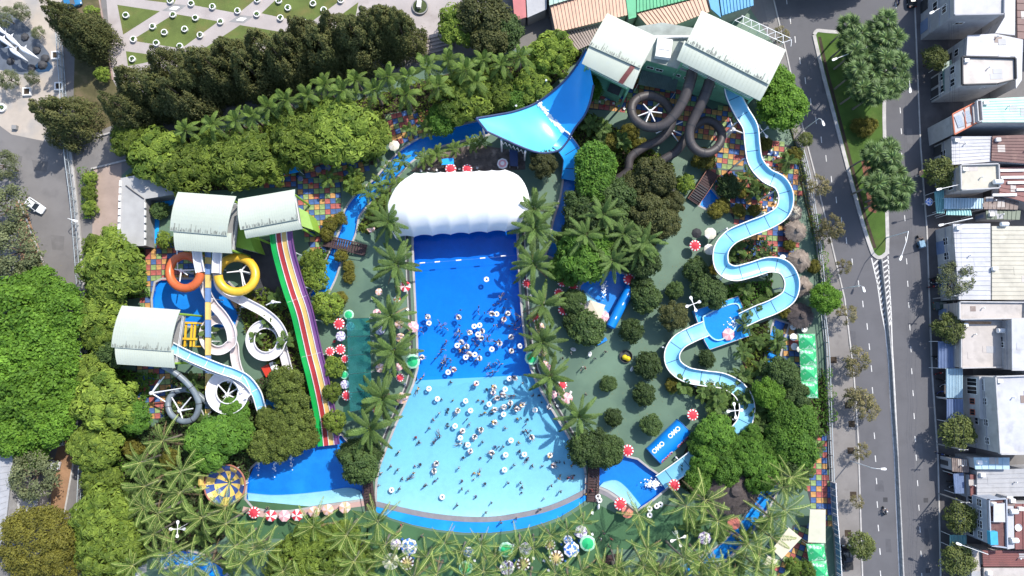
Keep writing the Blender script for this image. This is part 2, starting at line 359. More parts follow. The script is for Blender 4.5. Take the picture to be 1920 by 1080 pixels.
# left lane, fence strip, dirt verge
sheet('lane', [(40,-60),(40,330),(52,372),(62,420),(82,480),(105,541),(128,600),(140,640),(146,700),(147,800),(142,850),(128,930),(118,985),(110,1180),(158,1180),(158,600),(160,430),(168,330),(330,232),(520,176),(700,122),(860,60),(860,20),(690,108),(500,165),(330,212),(180,252),(130,262),(118,240),(118,-60)], .004, M_asphl)
sheet('dirt_verge', [(28,368),(48,385),(60,425),(80,485),(103,545),(126,604),(137,642),(144,700),(144,800),(139,850),(125,930),(115,984),(104,1180),(60,1180),(95,970),(98,880),(118,800),(124,690),(105,600),(40,500)], .006, M_dirt)
kerb('kerb', [(29,366),(40,385),(55,425),(78,485),(104,545),(127,603),(138,642),(145,700),(145.5,800),(141,850),(127,930),(117,985),(106,1180)], .32, .14)
sheet('forecourt', [(-140,-120),(118,-120),(118,250),(112,270),(70,262),(22,252),(0,236),(-140,150)], .0045, mat('tan_plaza', (.4,.345,.29), .85, .1, .3, .15, 8, stain=((.27,.26,.25), .2, .5, .8)))
sheet('fountain_basin', [(-60,20),(25,25),(62,60),(92,100),(100,128),(70,142),(40,140),(-60,118)], .0085, mat('basin_slate', (.11,.125,.15), .5, .3, .4, .2, 6))
sheet('grass_strip', [(125,30),(188,-40),(190,20),(211,150),(240,200),(300,195),(150,262),(138,180),(140,100)], .006, mat('dry_grass', (.1,.09,.04), .95, .3, .3, .5, 20, stain=((.17,.12,.075), .3, .5, .7)))
sheet('garden_plaza', [(188,-140),(880,-140),(860,30),(800,105),(730,130),(640,120),(470,150),(240,190),(212,150)], .0045, M_plaza)
LAWNS = [[(220,9),(300,21),(231,65)],[(327,26),(410,40),(340,91),(246,76)],[(236,96),(280,102),(300,112),(240,124)],[(450,47),(540,62),(530,70),(480,78),(372,98)],[(362,-10),(490,-10),(447,25),(358,9)],
         [(490,25),(525,-8),(650,-8),(580,44)],[(630,35),(672,4),(665,40)],[(560,66),(600,72),(540,100)],[(262,-12),(335,-12),(326,7),(272,0)]]
for L in LAWNS: sheet('lawn', L, .0085, M_lawn)
for x, y in [(328,15),(453,36)]:
    sheet('paving_diamond', [(x-24,y+5),(x-4,y-8),(x+22,y-5),(x+4,y+8)], .0085, M_grey); sheet('paving_diamond', [(x-11,y+2),(x-2,y-3.5),(x+10,y-2),(x+2,y+3.5)], .0125, M_white)
kerb('kerb', [(187,0),(212,150)], .3, .16, mat('pink_kerb', (.33,.24,.21), .8, .2, .6))
kerb('kerb', [(185,256),(250,238),(315,220),(420,192),(560,150),(700,116),(800,84)], .35, .35, M_kerb)
kerb('kerb', [(172,317),(252,297),(300,284)], .35, .3, M_kerb)
mb = MB()
for k in range(5): mb.box(P(826-k*3, 68+k*7, .0)+Vector((0,0,.55-.11*k)), (7.6, .75, 1.1-.22*k-.004), R(15))
struct('garden_steps', mb, mat('pale_steps', (.33,.28,.26), .8, .2, .5))
sheet('paver_walk', [(176,318),(228,303),(226,470),(172,470)], .0085, M_brick)
# soil beds under the planting
BEDS = dict(north=[(240,330),(330,262),(520,226),(700,180),(960,102),(1045,104),(1078,66),(1092,104),(1030,165),(985,205),(900,218),(830,246),(800,250),(770,205),(722,215),(728,260),(700,310),(640,300),(560,282),(500,345),(430,356),(300,362),(250,350)],
            west=[(166,445),(270,466),(284,555),(215,565),(205,690),(300,700),(262,790),(250,860),(232,1000),(225,1100),(155,1100),(162,700)],
            slides=[(300,790),(330,700),(400,700),(470,720),(520,690),(590,780),(604,826),(540,846),(480,866),(465,900),(390,900),(240,900),(240,830)],
            southwest=[(230,900),(390,905),(455,958),(420,1010),(380,1030),(290,1030),(240,1090),(228,1090)],
            tubes=[(1040,230),(1100,210),(1190,260),(1262,310),(1268,395),(1200,510),(1120,500),(1060,500),(1056,440),(1072,390),(1082,320),(1092,285)],
            southeast=[(1290,830),(1340,770),(1400,790),(1435,700),(1455,760),(1455,850),(1420,920),(1390,960),(1300,930),(1262,900)],
            eastrim=[(1478,780),(1545,700),(1552,812),(1500,830),(1485,900)],
            loopnorth=[(1350,460),(1440,444),(1462,490),(1352,495)], looplow=[(1300,540),(1450,525),(1440,565),(1395,578)], looplast=[(1392,620),(1440,600),(1438,690),(1400,720),(1390,670)],
            racer=[(420,545),(500,540),(548,560),(585,680),(600,760),(520,690),(470,660),(455,600)], tentwest=[(700,380),(735,350),(722,420),(690,440),(668,430)],
            tank=[(596,462),(620,474),(600,520),(580,520)], catchside=[(1270,710),(1390,735),(1385,770),(1330,760),(1276,725)])
for i, (nm, b) in enumerate(BEDS.items()): sheet('soil_bed', b, .004+.0004*i, M_soil)
sheet('worn_ground', [(770,322),(800,292),(860,276),(900,272),(985,285),(985,318),(900,322)], .0085, mat('littered_ground', (.13,.105,.09), .9, .4, .8, .4, 6, stain=((.34,.27,.22), .6, .57, .8)))
sheet('asphalt_yard', [(455,455),(512,448),(545,540),(500,560),(455,560)], .0085, M_greyd)
sheet('turf', [(430,935),(690,960),(690,1010),(430,1010),(370,960)], .0085, M_turf)
sheet('turf', [(690.5,960),(740,978),(800,994),(860,1003),(925,1004),(995,994),(1055,975),(1110,940),(1160,965),(1240,945),(1330,960),(1330,1030),(1150,1030),(1120,1090),(680,1090)], .0085, M_turf)

# ------------------------------------------------------------------ pools
def offset(poly, d):
    n = len(poly); out = []; a = sum(poly[i][0]*poly[(i+1) % n][1]-poly[(i+1) % n][0]*poly[i][1] for i in range(n)); sg = 1 if a > 0 else -1
    for i in range(n):
        p0, p1, p2 = Vector(poly[i-1][:2]), Vector(poly[i][:2]), Vector(poly[(i+1) % n][:2])
        t1, t2 = (p1-p0).normalized(), (p2-p1).normalized()
        nn = Vector((t1.y, -t1.x))+Vector((t2.y, -t2.x)); nn = nn.normalized() if nn.length > 1e-3 else Vector((t1.y, -t1.x))
        k = min(1.6, 1/max(.4, nn.dot(Vector((t1.y, -t1.x)))))
        q = p1+nn*d*sg*k; out.append((q.x, q.y))
    return out
def pool(name, px, depth, zones, water, zw=-.1, coping=M_coping, cw=.4, ch=.05, step=3.0):
    w = wpoly(px)
    def body(poly):
        xs = [p[0] for p in poly]; ys = [p[1] for p in poly]; ex = []
        x = min(xs)+step/2
        while x < max(xs):
            y = min(ys)+step/2
            while y < max(ys):
                if inside(x, y, poly): ex.append((x, y))
                y += step
            x += step
        return cdt([poly], ex)
    def border(fs):
        e = {}
        for f in fs:
            for a, b in zip(f, f[1:]+f[:1]): e[(a, b)] = 1
        return [k for k in e if (k[1], k[0]) not in e]
    for zp, m in zones:
        zw_ = wpoly(zp) if zp else w
        v, f = body(zw_); mb = MB()
        mb.add([(p.x, p.y, zw-depth(p.x, p.y)) for p in v], f)
        if zp is None or zp is zones[0][0]: pass
        struct(name+'_floor', mb, m)
    v, f = body(w); n = len(v); B = border(f)
    mb = MB(); mb.add([(p.x, p.y, zw) for p in v]+[(p.x, p.y, zw-depth(p.x, p.y)+.012) for p in v],
                      f+[tuple(i+n for i in q[::-1]) for q in f]+[(b, a, a+n, b+n) for a, b in B])
    struct(name+'_water', mb, water)
    mb = MB(); mb.add([(p.x, p.y, .0) for p in v]+[(p.x, p.y, zw-depth(p.x, p.y)-.02) for p in v], [(a, b, b+n, a+n) for a, b in B])
    o = [(p[0], p[1]) for p in offset(w, .012)]
    struct(name+'_wall', MB().add([(*p, .004) for p in o]+[(p[0], p[1], zw-depth(p[0], p[1])-.03) for p in o], [(i, (i+1) % len(o), len(o)+(i+1) % len(o), len(o)+i) for i in range(len(o))]), zones[0][1])
    if coping:
        q = offset(w, cw); k = len(w); mb = MB()
        vs = [(*p, ch) for p in w]+[(*p, ch) for p in q]+[(*p, -.1) for p in w]+[(*p, -.0) for p in q]
        mb.add(vs, [(i, (i+1) % k, k+(i+1) % k, k+i) for i in range(k)]+[(2*k+i, 2*k+(i+1) % k, (i+1) % k, i) for i in range(k)]+[(k+i, k+(i+1) % k, 3*k+(i+1) % k, 3*k+i) for i in range(k)])
        struct(name+'_coping', mb, coping)
yb, ym, yt = P(890,970).y, P(890,708).y, P(890,400).y
def wave_depth(x, y):
    if y < ym: return .16+1.0*max(0, (y-yb)/(ym-yb))**.55
    return 1.2+1.5*min(1, (y-ym)/(yt-ym))
i0 = WAVE.index((781,690)); i1 = WAVE.index((997,690))
LINE = [(780,714),(1001,703)]
deep = WAVE[:i0+1]+[LINE[0], LINE[1]]+WAVE[i1:]
shal = [LINE[0]]+WAVE[i0+1:i1]+[LINE[1]]
pool('wave_pool', WAVE, wave_depth, [(deep, M_blued), (shal, M_pale)], W_pool, coping=None)
# the pool's side kerbs and the grey kerb of the beach
sideL = WAVE[1:14]; sideR = WAVE[22:36]
for nm, s, sg in (('pool_kerb', sideL, 1), ('pool_kerb', sideR, 1)):
    pts = PL(s); struct(nm, MB().sweep(pts, [(.0,-.1),(.0,.12),(-.35,.12),(-.35,.0)] if False else [(-.0,-.1),(-.45,-.1),(-.45,.12),(-.0,.12)]), M_coping)
    struct('deck_drain', MB().sweep(PL([(p[0]-(8 if s is sideL else -8), p[1]) for p in s]), [(-.22,.0),(.22,.0),(.22,.02),(-.22,.02)]), M_greyd)
    struct('deck_edge', MB().sweep(PL([(p[0]-(11.5 if s is sideL else -11.5), p[1]) for p in s]), [(-.12,.0),(.12,.0),(.12,.09),(-.12,.09)]), M_coping)
arc = WAVE[13:23]
struct('beach_kerb', MB().sweep(smoothpath(PL([(x, y+3) for x, y in arc]), 3), [(-.5,-.15),(.5,-.15),(.5,.07),(-.5,.07)]), M_curbgr)
APR = [(702,944)]+[(x, y+6) for x, y in arc[1:-1]]+[(1101,921),(1104,926),(1098,938),(1078,952),(1050,969),(1020,980),(990,989),(955,995),(920,998.5),(870,998.5),(820,993),(775,984),(735,972),(706,960)]
mb = MB(); v, f = cdt([wpoly(APR)]); mb.add([(p.x, p.y, .0135) for p in v], f); struct('blue_apron', mb, M_blue)
flat = lambda d: (lambda x, y: d)
pool('fountain_pool', SWEST, flat(1.0), [(None, M_blue)], W_river)
pool('splash_pool', SEAST, flat(1.0), [(None, M_blue)], W_river)
pool('landing_pool', LAND, flat(.6), [(None, M_blue)], W_river)
pool('wading_pool', SPLASH, flat(.8), [(None, M_blue)], W_river)
pool('lazy_river', RIV1, flat(.9), [(None, M_blued)], W_river)
pool('lazy_river', RIV2, flat(.9), [(None, M_blue)], W_river)
pool('lazy_river', RIV3, flat(.9), [(None, M_blued)], W_river)
pool('lazy_river', RIV4, flat(.9), [(None, M_blued)], W_river)
pool('small_basin', SMALLP, flat(.7), [(None, M_blued)], W_river)
def steps(outer, inner, n, m=M_steps, z0=-.02, dz=.13):
    A = smoothpath(PL(outer), 4); B = smoothpath(PL(inner), 4)
    k = min(len(A), len(B))
    A = [A[round(i*(len(A)-1)/(k-1))] for i in range(k)]; B = [B[round(i*(len(B)-1)/(k-1))] for i in range(k)]
    for s in range(n):
        p = [a.lerp(b, s/n) for a, b in zip(A, B)]; q = [a.lerp(b, (s+1)/n) for a, b in zip(A, B)]
        z = z0-dz*s; mb = MB()
        vs = [(v.x, v.y, z) for v in p]+[(v.x, v.y, z) for v in q]+[(v.x, v.y, z-dz-.3) for v in q]
        mb.add(vs, [(i, i+1, k+i+1, k+i) for i in range(k-1)]+[(k+i, k+i+1, 2*k+i+1, 2*k+i) for i in range(k-1)])
        struct('pool_step', mb, m)
steps([(466,946),(505,956),(545,955),(600,946.5),(650,939.5),(681,935)], [(462,926),(505,930),(555,928),(610,922),(650,916),(674,922)], 6)
steps([(1124,912),(1140,918.5),(1165,935.5),(1194,955)], [(1132,906),(1155,902),(1176,916),(1203,949)], 6)
steps([(1085,562),(1096,577),(1110,589),(1128,598)], [(1100,548),(1114,560),(1126,572),(1140,584)], 5)
mb = MB(); st2 = MB()
for k in range(9): (mb if k % 2 else st2).box(P(1062+k*6.0, 590-k*2.2, .05)+Vector((0, 0, .02*(k % 2))), (.62, 2.3, .1), R(20))
struct('striped_steps', mb, M_white); struct('striped_steps', st2, M_grey)
# square paving round the fountain pool
struct('pink_terrace', MB().sweep(smoothpath(PL([(455,955),(500,965),(550,964),(610,953),(683,943)]), 4), [(-.6,.0),(.6,.0),(.6,.03),(-.6,.03)]), mat('pink_pavers', (.45,.3,.27), .8, .12, .8))
struct('curved_path', MB().sweep(smoothpath(PL([(1124,918),(1142,926),(1160,939),(1172,952)]), 4), [(-.7,.0),(.7,.0),(.7,.04),(-.7,.04)]), M_curbgr)
# ------------------------------------------------------------------ coloured rubber tiles, each a tile of its own
TC = [mat('tile_red', (.40,.11,.095), .85, .3, 1.0), mat('tile_blue', (.065,.13,.31), .85, .3, 1.0), mat('tile_green', (.25,.34,.13), .85, .3, 1.0), mat('tile_orange', (.50,.27,.095), .85, .3, 1.0)]
tmesh = [MB().box((0,0,.0), (1.0,1.0,.03)).mesh('tile', m) for m in TC]
def tiles(px, ang, avoid=()):
    W = wpoly(px); c = centre(W); base = MB(); v, f = cdt([W])
    base.add([(p.x, p.y, .0105) for p in v], f); root = struct('rubber_floor', base, M_greyd)
    ca, sa = math.cos(R(ang)), math.sin(R(ang)); pit = 1.13; n = 0
    for i in range(-40, 41):
        for j in range(-40, 41):
            x = c.x+(i*ca-j*sa)*pit; y = c.y+(i*sa+j*ca)*pit
            if not inside(x, y, W) or any(inside(x, y, p) for p in POOLS_W+list(avoid)): continue
            k = (i+2*j+rng.choice((0, 0, 0, 1, 3))) % 4
            link('tile', tmesh[k], root, (x, y, .03), R(ang)+rng.uniform(-.03, .03)); n += 1
    return n
nt = [tiles([(1112,150),(1250,140),(1335,205),(1345,262),(1270,262),(1190,210),(1095,205)], -8),
      tiles([(1335,205),(1380,190),(1402,250),(1408,310),(1340,316),(1330,310),(1350,262)], -8),
      tiles([(1326,318),(1420,318),(1478,368),(1462,404),(1380,420),(1362,385)], -6),
      tiles([(1418,270),(1440,262),(1488,275),(1505,360),(1486,395),(1478,350),(1425,322)], -6),
      tiles([(1440,428),(1478,412),(1500,470),(1484,520),(1440,486),(1390,478),(1360,480),(1370,455)], -3),
      tiles([(1480,590),(1492,600),(1502,690),(1504,745),(1462,735),(1466,620)], -2),
      tiles([(1500,820),(1552,818),(1560,930),(1562,985),(1530,985),(1508,900)], -2), tiles([(1486,985),(1530,985),(1526,1100),(1450,1100),(1450,1060),(1478,1030)], -22),
      tiles([(560,332),(640,342),(640,400),(615,470),(585,475),(572,440),(552,400)], 3), tiles([(480,325),(560,318),(560,352),(480,352)], 3), tiles([(560,300),(650,268),(700,285),(690,320),(640,340),(570,330)], 12),
      tiles([(725,215),(800,205),(810,225),(835,240),(800,255),(735,275),(722,255)], 15), tiles([(955,195),(1010,170),(985,200)], 15),
      tiles([(272,462),(330,455),(385,470),(385,524),(300,524),(286,545),(284,600),(262,590),(268,520)], 2), tiles([(255,680),(330,690),(338,760),(300,790),(250,770)], 4), tiles([(228,1000),(262,1000),(268,1090),(232,1090)], 4)]
print('tiles', nt)

# repairs in the road
for i, (x, y, w, h) in enumerate([(1590,620,14,30),(1705,560,12,40),(1640,900,16,22),(1715,820,14,60),(1540,150,16,26),(1700,240,10,30),(1660,1010,10,26),(1603,800,8,36),(1733,990,8,40)]):
    sheet('road_patch', [(x,y),(x+w,y+1),(x+w+2,y+h),(x+1,y+h-1)], .0068, mat('road_patch_%d' % (i % 2), ((.092,.091,.099), (.128,.126,.132))[i % 2], .9, .15, .5, .2, 12))
for i, (x, y, w, h) in enumerate([(60,300,30,22),(95,440,26,30),(20,290,22,16),(120,560,14,30),(148,900,8,60)]): sheet('lane_patch', [(x,y),(x+w,y+3),(x+w-2,y+h),(x+3,y+h-2)], .0068, mat('lane_patch_m', (.14,.132,.128), .9, .15, .5, .2, 12))
# ------------------------------------------------------------------ vegetation
L_tuft = leafmat('leaf_tuft', (.06,.105,.016), (.23,.30,.045), .3)
L_bright = leafmat('leaf_bright', (.05,.12,.012), (.17,.31,.035), .3, .2)
L_lush = leafmat('leaf_lush', (.04,.10,.014), (.12,.23,.03), .28, .25)
L_dark = leafmat('leaf_dark', (.026,.05,.016), (.075,.115,.03), .2, .3)
L_olive = leafmat('leaf_olive', (.075,.075,.014), (.2,.185,.03), .25, .15)
L_brown = leafmat('leaf_brownish', (.036,.046,.015), (.10,.102,.032), .2, .25)
L_conif = leafmat('leaf_conifer', (.034,.05,.015), (.13,.125,.042), .12, .2)
L_grey = leafmat('leaf_greyish', (.065,.08,.035), (.19,.21,.10), .25, .2)
L_street = leafmat('leaf_street', (.08,.085,.03), (.26,.21,.10), .25, .2)
L_palm = leafmat('palm_leaf', (.035,.08,.02), (.13,.19,.045), .22, .25)
L_royal = leafmat('royal_leaf', (.04,.085,.018), (.17,.24,.045), .25, .25)
L_coco = leafmat('coconut_leaf', (.045,.095,.018), (.20,.28,.06), .25, .2)
L_rachis = leafmat('coconut_rachis', (.30,.33,.10), (.42,.44,.16), .1, .2)
L_fan = leafmat('fan_leaf', (.02,.05,.015), (.13,.195,.06), .2, .25)
M_bark = mat('bark', (.12,.09,.065), .9, .3, 2, .4, 8)
M_palmbark = mat('palm_bark', (.2,.175,.14), .9, .25, 2, .3, 8)
r_ = np.random.default_rng(5)
def unit(v): return v/np.maximum(np.linalg.norm(v, axis=1, keepdims=True), 1e-9)
def leaves(mb, pos, nrm, length, width, v, along=None):
    """one kite-shaped leaf clump per position"""
    n = len(pos); nrm = unit(nrm)
    if along is None: along = r_.normal(size=(n, 3))
    t = unit(along - nrm*np.sum(along*nrm, axis=1, keepdims=True)); b = np.cross(nrm, t)
    L = (length*np.ones(n))[:, None]; W = (width*np.ones(n))[:, None]
    q = np.stack([pos-t*L*.5, pos+b*W*.5+nrm*L*.08, pos+t*L*.5-nrm*L*.05, pos-b*W*.5+nrm*L*.08], 1).reshape(-1, 3)
    o = len(mb.v); mb.v.extend(map(tuple, q.tolist())); mb.f.extend([(o+4*i, o+4*i+1, o+4*i+2, o+4*i+3) for i in range(n)])
    mb.m.extend([0]*n); mb.a.extend(np.clip(v, 0, 1).tolist())
def lobes(n, Rr, H, lo=-.35, inner=.72):
    out = []
    for i in range(n):
        z = lo+(1-lo)*(i+.5)/n; a = i*2.39996+r_.uniform(-.4, .4); s = math.sqrt(max(0, 1-z*z)); k = r_.uniform(inner-.1, inner+.1)
        out.append((Rr*s*math.cos(a)*k, Rr*s*math.sin(a)*k, H*z*k))
    return np.array(out)
def crown(Rr, H, nl, lr, n, size, aspect=1.4, style='clump', up=.6, gaps=0.0):
    mb = MB(); C = lobes(nl, Rr, H); lv = r_.uniform(-.16, .16, nl); lrad = lr*Rr*r_.uniform(.75, 1.25, nl)
    if gaps: keep = r_.random(nl) > gaps; C, lv, lrad = C[keep], lv[keep], lrad[keep]; nl = len(C)
    if style == 'tuft':
        k = 7; m = n//k; li = r_.integers(0, nl, m); d = unit(r_.normal(size=(m, 3))+[0, 0, up]); c = C[li]+d*(lrad[li]*r_.uniform(.7, 1.05, m))[:, None]*[1, 1, .7]
        ax = unit(d+[0, 0, .5]); rad = r_.normal(size=(m*k, 3)); A = np.repeat(ax, k, 0); al = unit(rad-A*np.sum(rad*A, axis=1, keepdims=True))
        pos = np.repeat(c, k, 0)+al*size*.5; nr = unit(A+al*.35)
        v = np.repeat(.42+lv[li]+r_.normal(0, .16, m), k)+r_.normal(0, .12, m*k)
        leaves(mb, pos, nr, size*r_.uniform(.8, 1.25, m*k), size/aspect/1.7, v, al)
    else:
        li = r_.integers(0, nl, n); d = unit(r_.normal(size=(n, 3))+[0, 0, up]); pos = C[li]+d*(lrad[li]*np.sqrt(r_.uniform(.35, 1.1, n)))[:, None]*[1, 1, .8]
        leaves(mb, pos, unit(d+r_.normal(0, .45, (n, 3))+[0, 0, .5]), size*r_.uniform(.6, 1.3, n), size/aspect*r_.uniform(.7, 1.2, n), .42+lv[li]+r_.normal(0, .2, n))
    return mb, C
def trunk_mb(h, r, C, n=6):
    mb = MB().tube([(0,0,-.1),(.05,0,h*.5),(0,.05,h)], [r*1.25, r, r*.8], 8)
    for c in C[::max(1, len(C)//n)][:n]: mb.tube([(0,0,h*.8), (c[0]*.45, c[1]*.45, h+c[2]*.25+.2), (c[0]*.9, c[1]*.9, h+c[2]*.75+.3)], [r*.6, r*.38, r*.14], 6)
    return mb
TP = {}
def tree_proto(key, Rr, H, leafm, nvar=2, h=3.0, **kw):
    """crown radius Rr, half height H, crown centre at h: meshes shared by every tree of the kind"""
    L = []
    for k in range(nvar):
        mb, C = crown(Rr, H, **kw)
        L.append((mb.mesh('crown', leafm), trunk_mb(h, max(.1, Rr*.05), C).mesh('trunk', M_bark, smooth=True)))
    TP[key] = (L, Rr, h)
tree_proto('tuft', 5, 3.0, L_tuft, 3, 5.5, nl=34, lr=.3, n=5600, size=.85, style='tuft', aspect=1.5)
tree_proto('tuftdark', 5, 3.0, L_lush, 2, 5.5, nl=34, lr=.3, n=5600, size=.85, style='tuft', aspect=1.5)
tree_proto('bright', 5, 3.2, L_bright, 3, 6, nl=60, lr=.25, n=9000, size=.5, up=.9)
tree_proto('lush', 5, 3.6, L_lush, 2, 5, nl=46, lr=.27, n=7500, size=.55, up=.8)
tree_proto('dark', 5, 3.6, L_dark, 2, 5, nl=40, lr=.28, n=7500, size=.55, up=.7)
tree_proto('brown', 5, 4.2, L_brown, 2, 6, nl=40, lr=.27, n=7500, size=.5, up=.7)
tree_proto('olive', 8, 3.4, L_olive, 1, 7, nl=130, lr=.16, n=17000, size=.42, up=.8)
tree_proto('olived', 4, 3.0, leafmat('leaf_olive_dark', (.042,.06,.012), (.145,.185,.035), .25, .2), 2, 5, nl=40, lr=.26, n=7000, size=.42, up=.7)
tree_proto('grey', 5, 3.2, L_grey, 2, 6, nl=40, lr=.27, n=3200, size=.42, up=.6, gaps=.3)
tree_proto('street', 3, 2.2, L_street, 3, 4, nl=34, lr=.24, n=1150, size=.32, up=.6, gaps=.3)
tree_proto('streetgreen', 3, 2.2, leafmat('leaf_streetgreen', (.05,.07,.02), (.16,.18,.05), .25, .25), 2, 4, nl=34, lr=.3, n=3000, size=.36, up=.6)
tree_proto('ball', 2.2, 2.0, L_dark, 2, 2.0, nl=40, lr=.3, n=3200, size=.36, up=.7)
tree_proto('ballbright', 2.2, 1.9, L_tuft, 2, 2.0, nl=30, lr=.32, n=2600, size=.4, up=.7, style='tuft')
tree_proto('plumy', 2.2, 1.9, L_olive, 2, 1.8, nl=26, lr=.36, n=2600, size=.55, style='tuft', aspect=2.4)
tree_proto('topiary', 1.8, 1.7, leafmat('leaf_clipped', (.05,.09,.014), (.13,.19,.03), .2, .15), 1, 1.6, nl=70, lr=.2, n=4200, size=.2, up=.8)
# conifer: a tall cone of upswept sprays
def conifer(Hh=18, Rb=6.2, n=11000):
    mb = MB(); m = 150; cz = Hh*(1-np.sqrt(r_.uniform(.0, .97, m)))*.97+.5; ca = r_.uniform(0, 2*math.pi, m); pr = Rb*np.power(np.clip(1-cz/Hh, 0, 1), .86); cr = pr*r_.uniform(.55, .95, m)
    C = np.stack([cr*np.cos(ca), cr*np.sin(ca), cz], 1); lr = .2*pr+.42; lv = r_.uniform(-.14, .2, m); li = r_.integers(0, m, n)
    dd = unit(r_.normal(size=(n, 3))+np.stack([np.cos(ca[li]), np.sin(ca[li]), .9*np.ones(n)], 1)*.7); pos = C[li]+dd*(lr[li]*np.sqrt(r_.uniform(.3, 1.1, n)))[:, None]*[1, 1, 2.1]; pos[:, 2] = np.maximum(pos[:, 2], .3)
    al = unit(dd*.6+np.array([0, 0, 1.0])+r_.normal(0, .3, (n, 3)))
    leaves(mb, pos, unit(dd+r_.normal(0, .5, (n, 3))+[0, 0, .3]), .62*r_.uniform(.6, 1.3, n), .24, .38+lv[li]+r_.normal(0, .2, n), al)
    return mb
CON = [(conifer().mesh('crown', L_conif), MB().tube([(0,0,-.1),(0,0,9),(0,0,15)], [.32,.2,.06], 8).mesh('trunk', M_bark)) for _ in range(3)]
LOOKS = dict(tuft='broad yellow-green tufted tree', tuftdark='broad dark green tufted tree', bright='bushy bright green shade tree', lush='dense mid-green leafy tree', dark='dense dark green tree',
             brown='dark brownish-green tree', olive='wide olive-yellow canopy tree', olived='bushy dark olive tree', grey='sparse greyish tree', street='thin olive-pink street tree', streetgreen='rounded green street tree',
             ball='small round dark green tree', ballbright='small bright yellow-green tree', plumy='feathery yellow-green shrub', topiary='clipped green ball shrub')
NAMES = dict(street='street_tree', streetgreen='street_tree', ball='round_tree', ballbright='small_tree', plumy='shrub', topiary='clipped_shrub')
GRP = {}
def tree(kind, px, py, rad, h=None, marks='all', look=None):
    """px, py: where the middle of the crown shows; rad: crown radius in metres; h: height of the crown's middle"""
    L, Rr, ph = TP[kind]; k = rad/Rr; h = h or min(ph*k if k < 1 else ph*(.6+.4*k), 8)
    p = P(px, py, h); i = rng.randrange(len(L)); cm, tm = L[i]
    o = thing(NAMES.get(kind, 'broadleaf_tree'), None, 'shrub' if kind in ('plumy', 'topiary') else 'tree', (p.x, p.y, 0), rng.uniform(0, 6.28), (look or LOOKS[kind])+'s')
    link('trunk', tm, o, scale=(k, k, h/ph)); link('crown', cm, o, (0, 0, h), scale=(k*rng.uniform(.94, 1.08), k*rng.uniform(.94, 1.08), k*rng.uniform(.9, 1.1)))
    later(o, look or LOOKS[kind], marks); return o
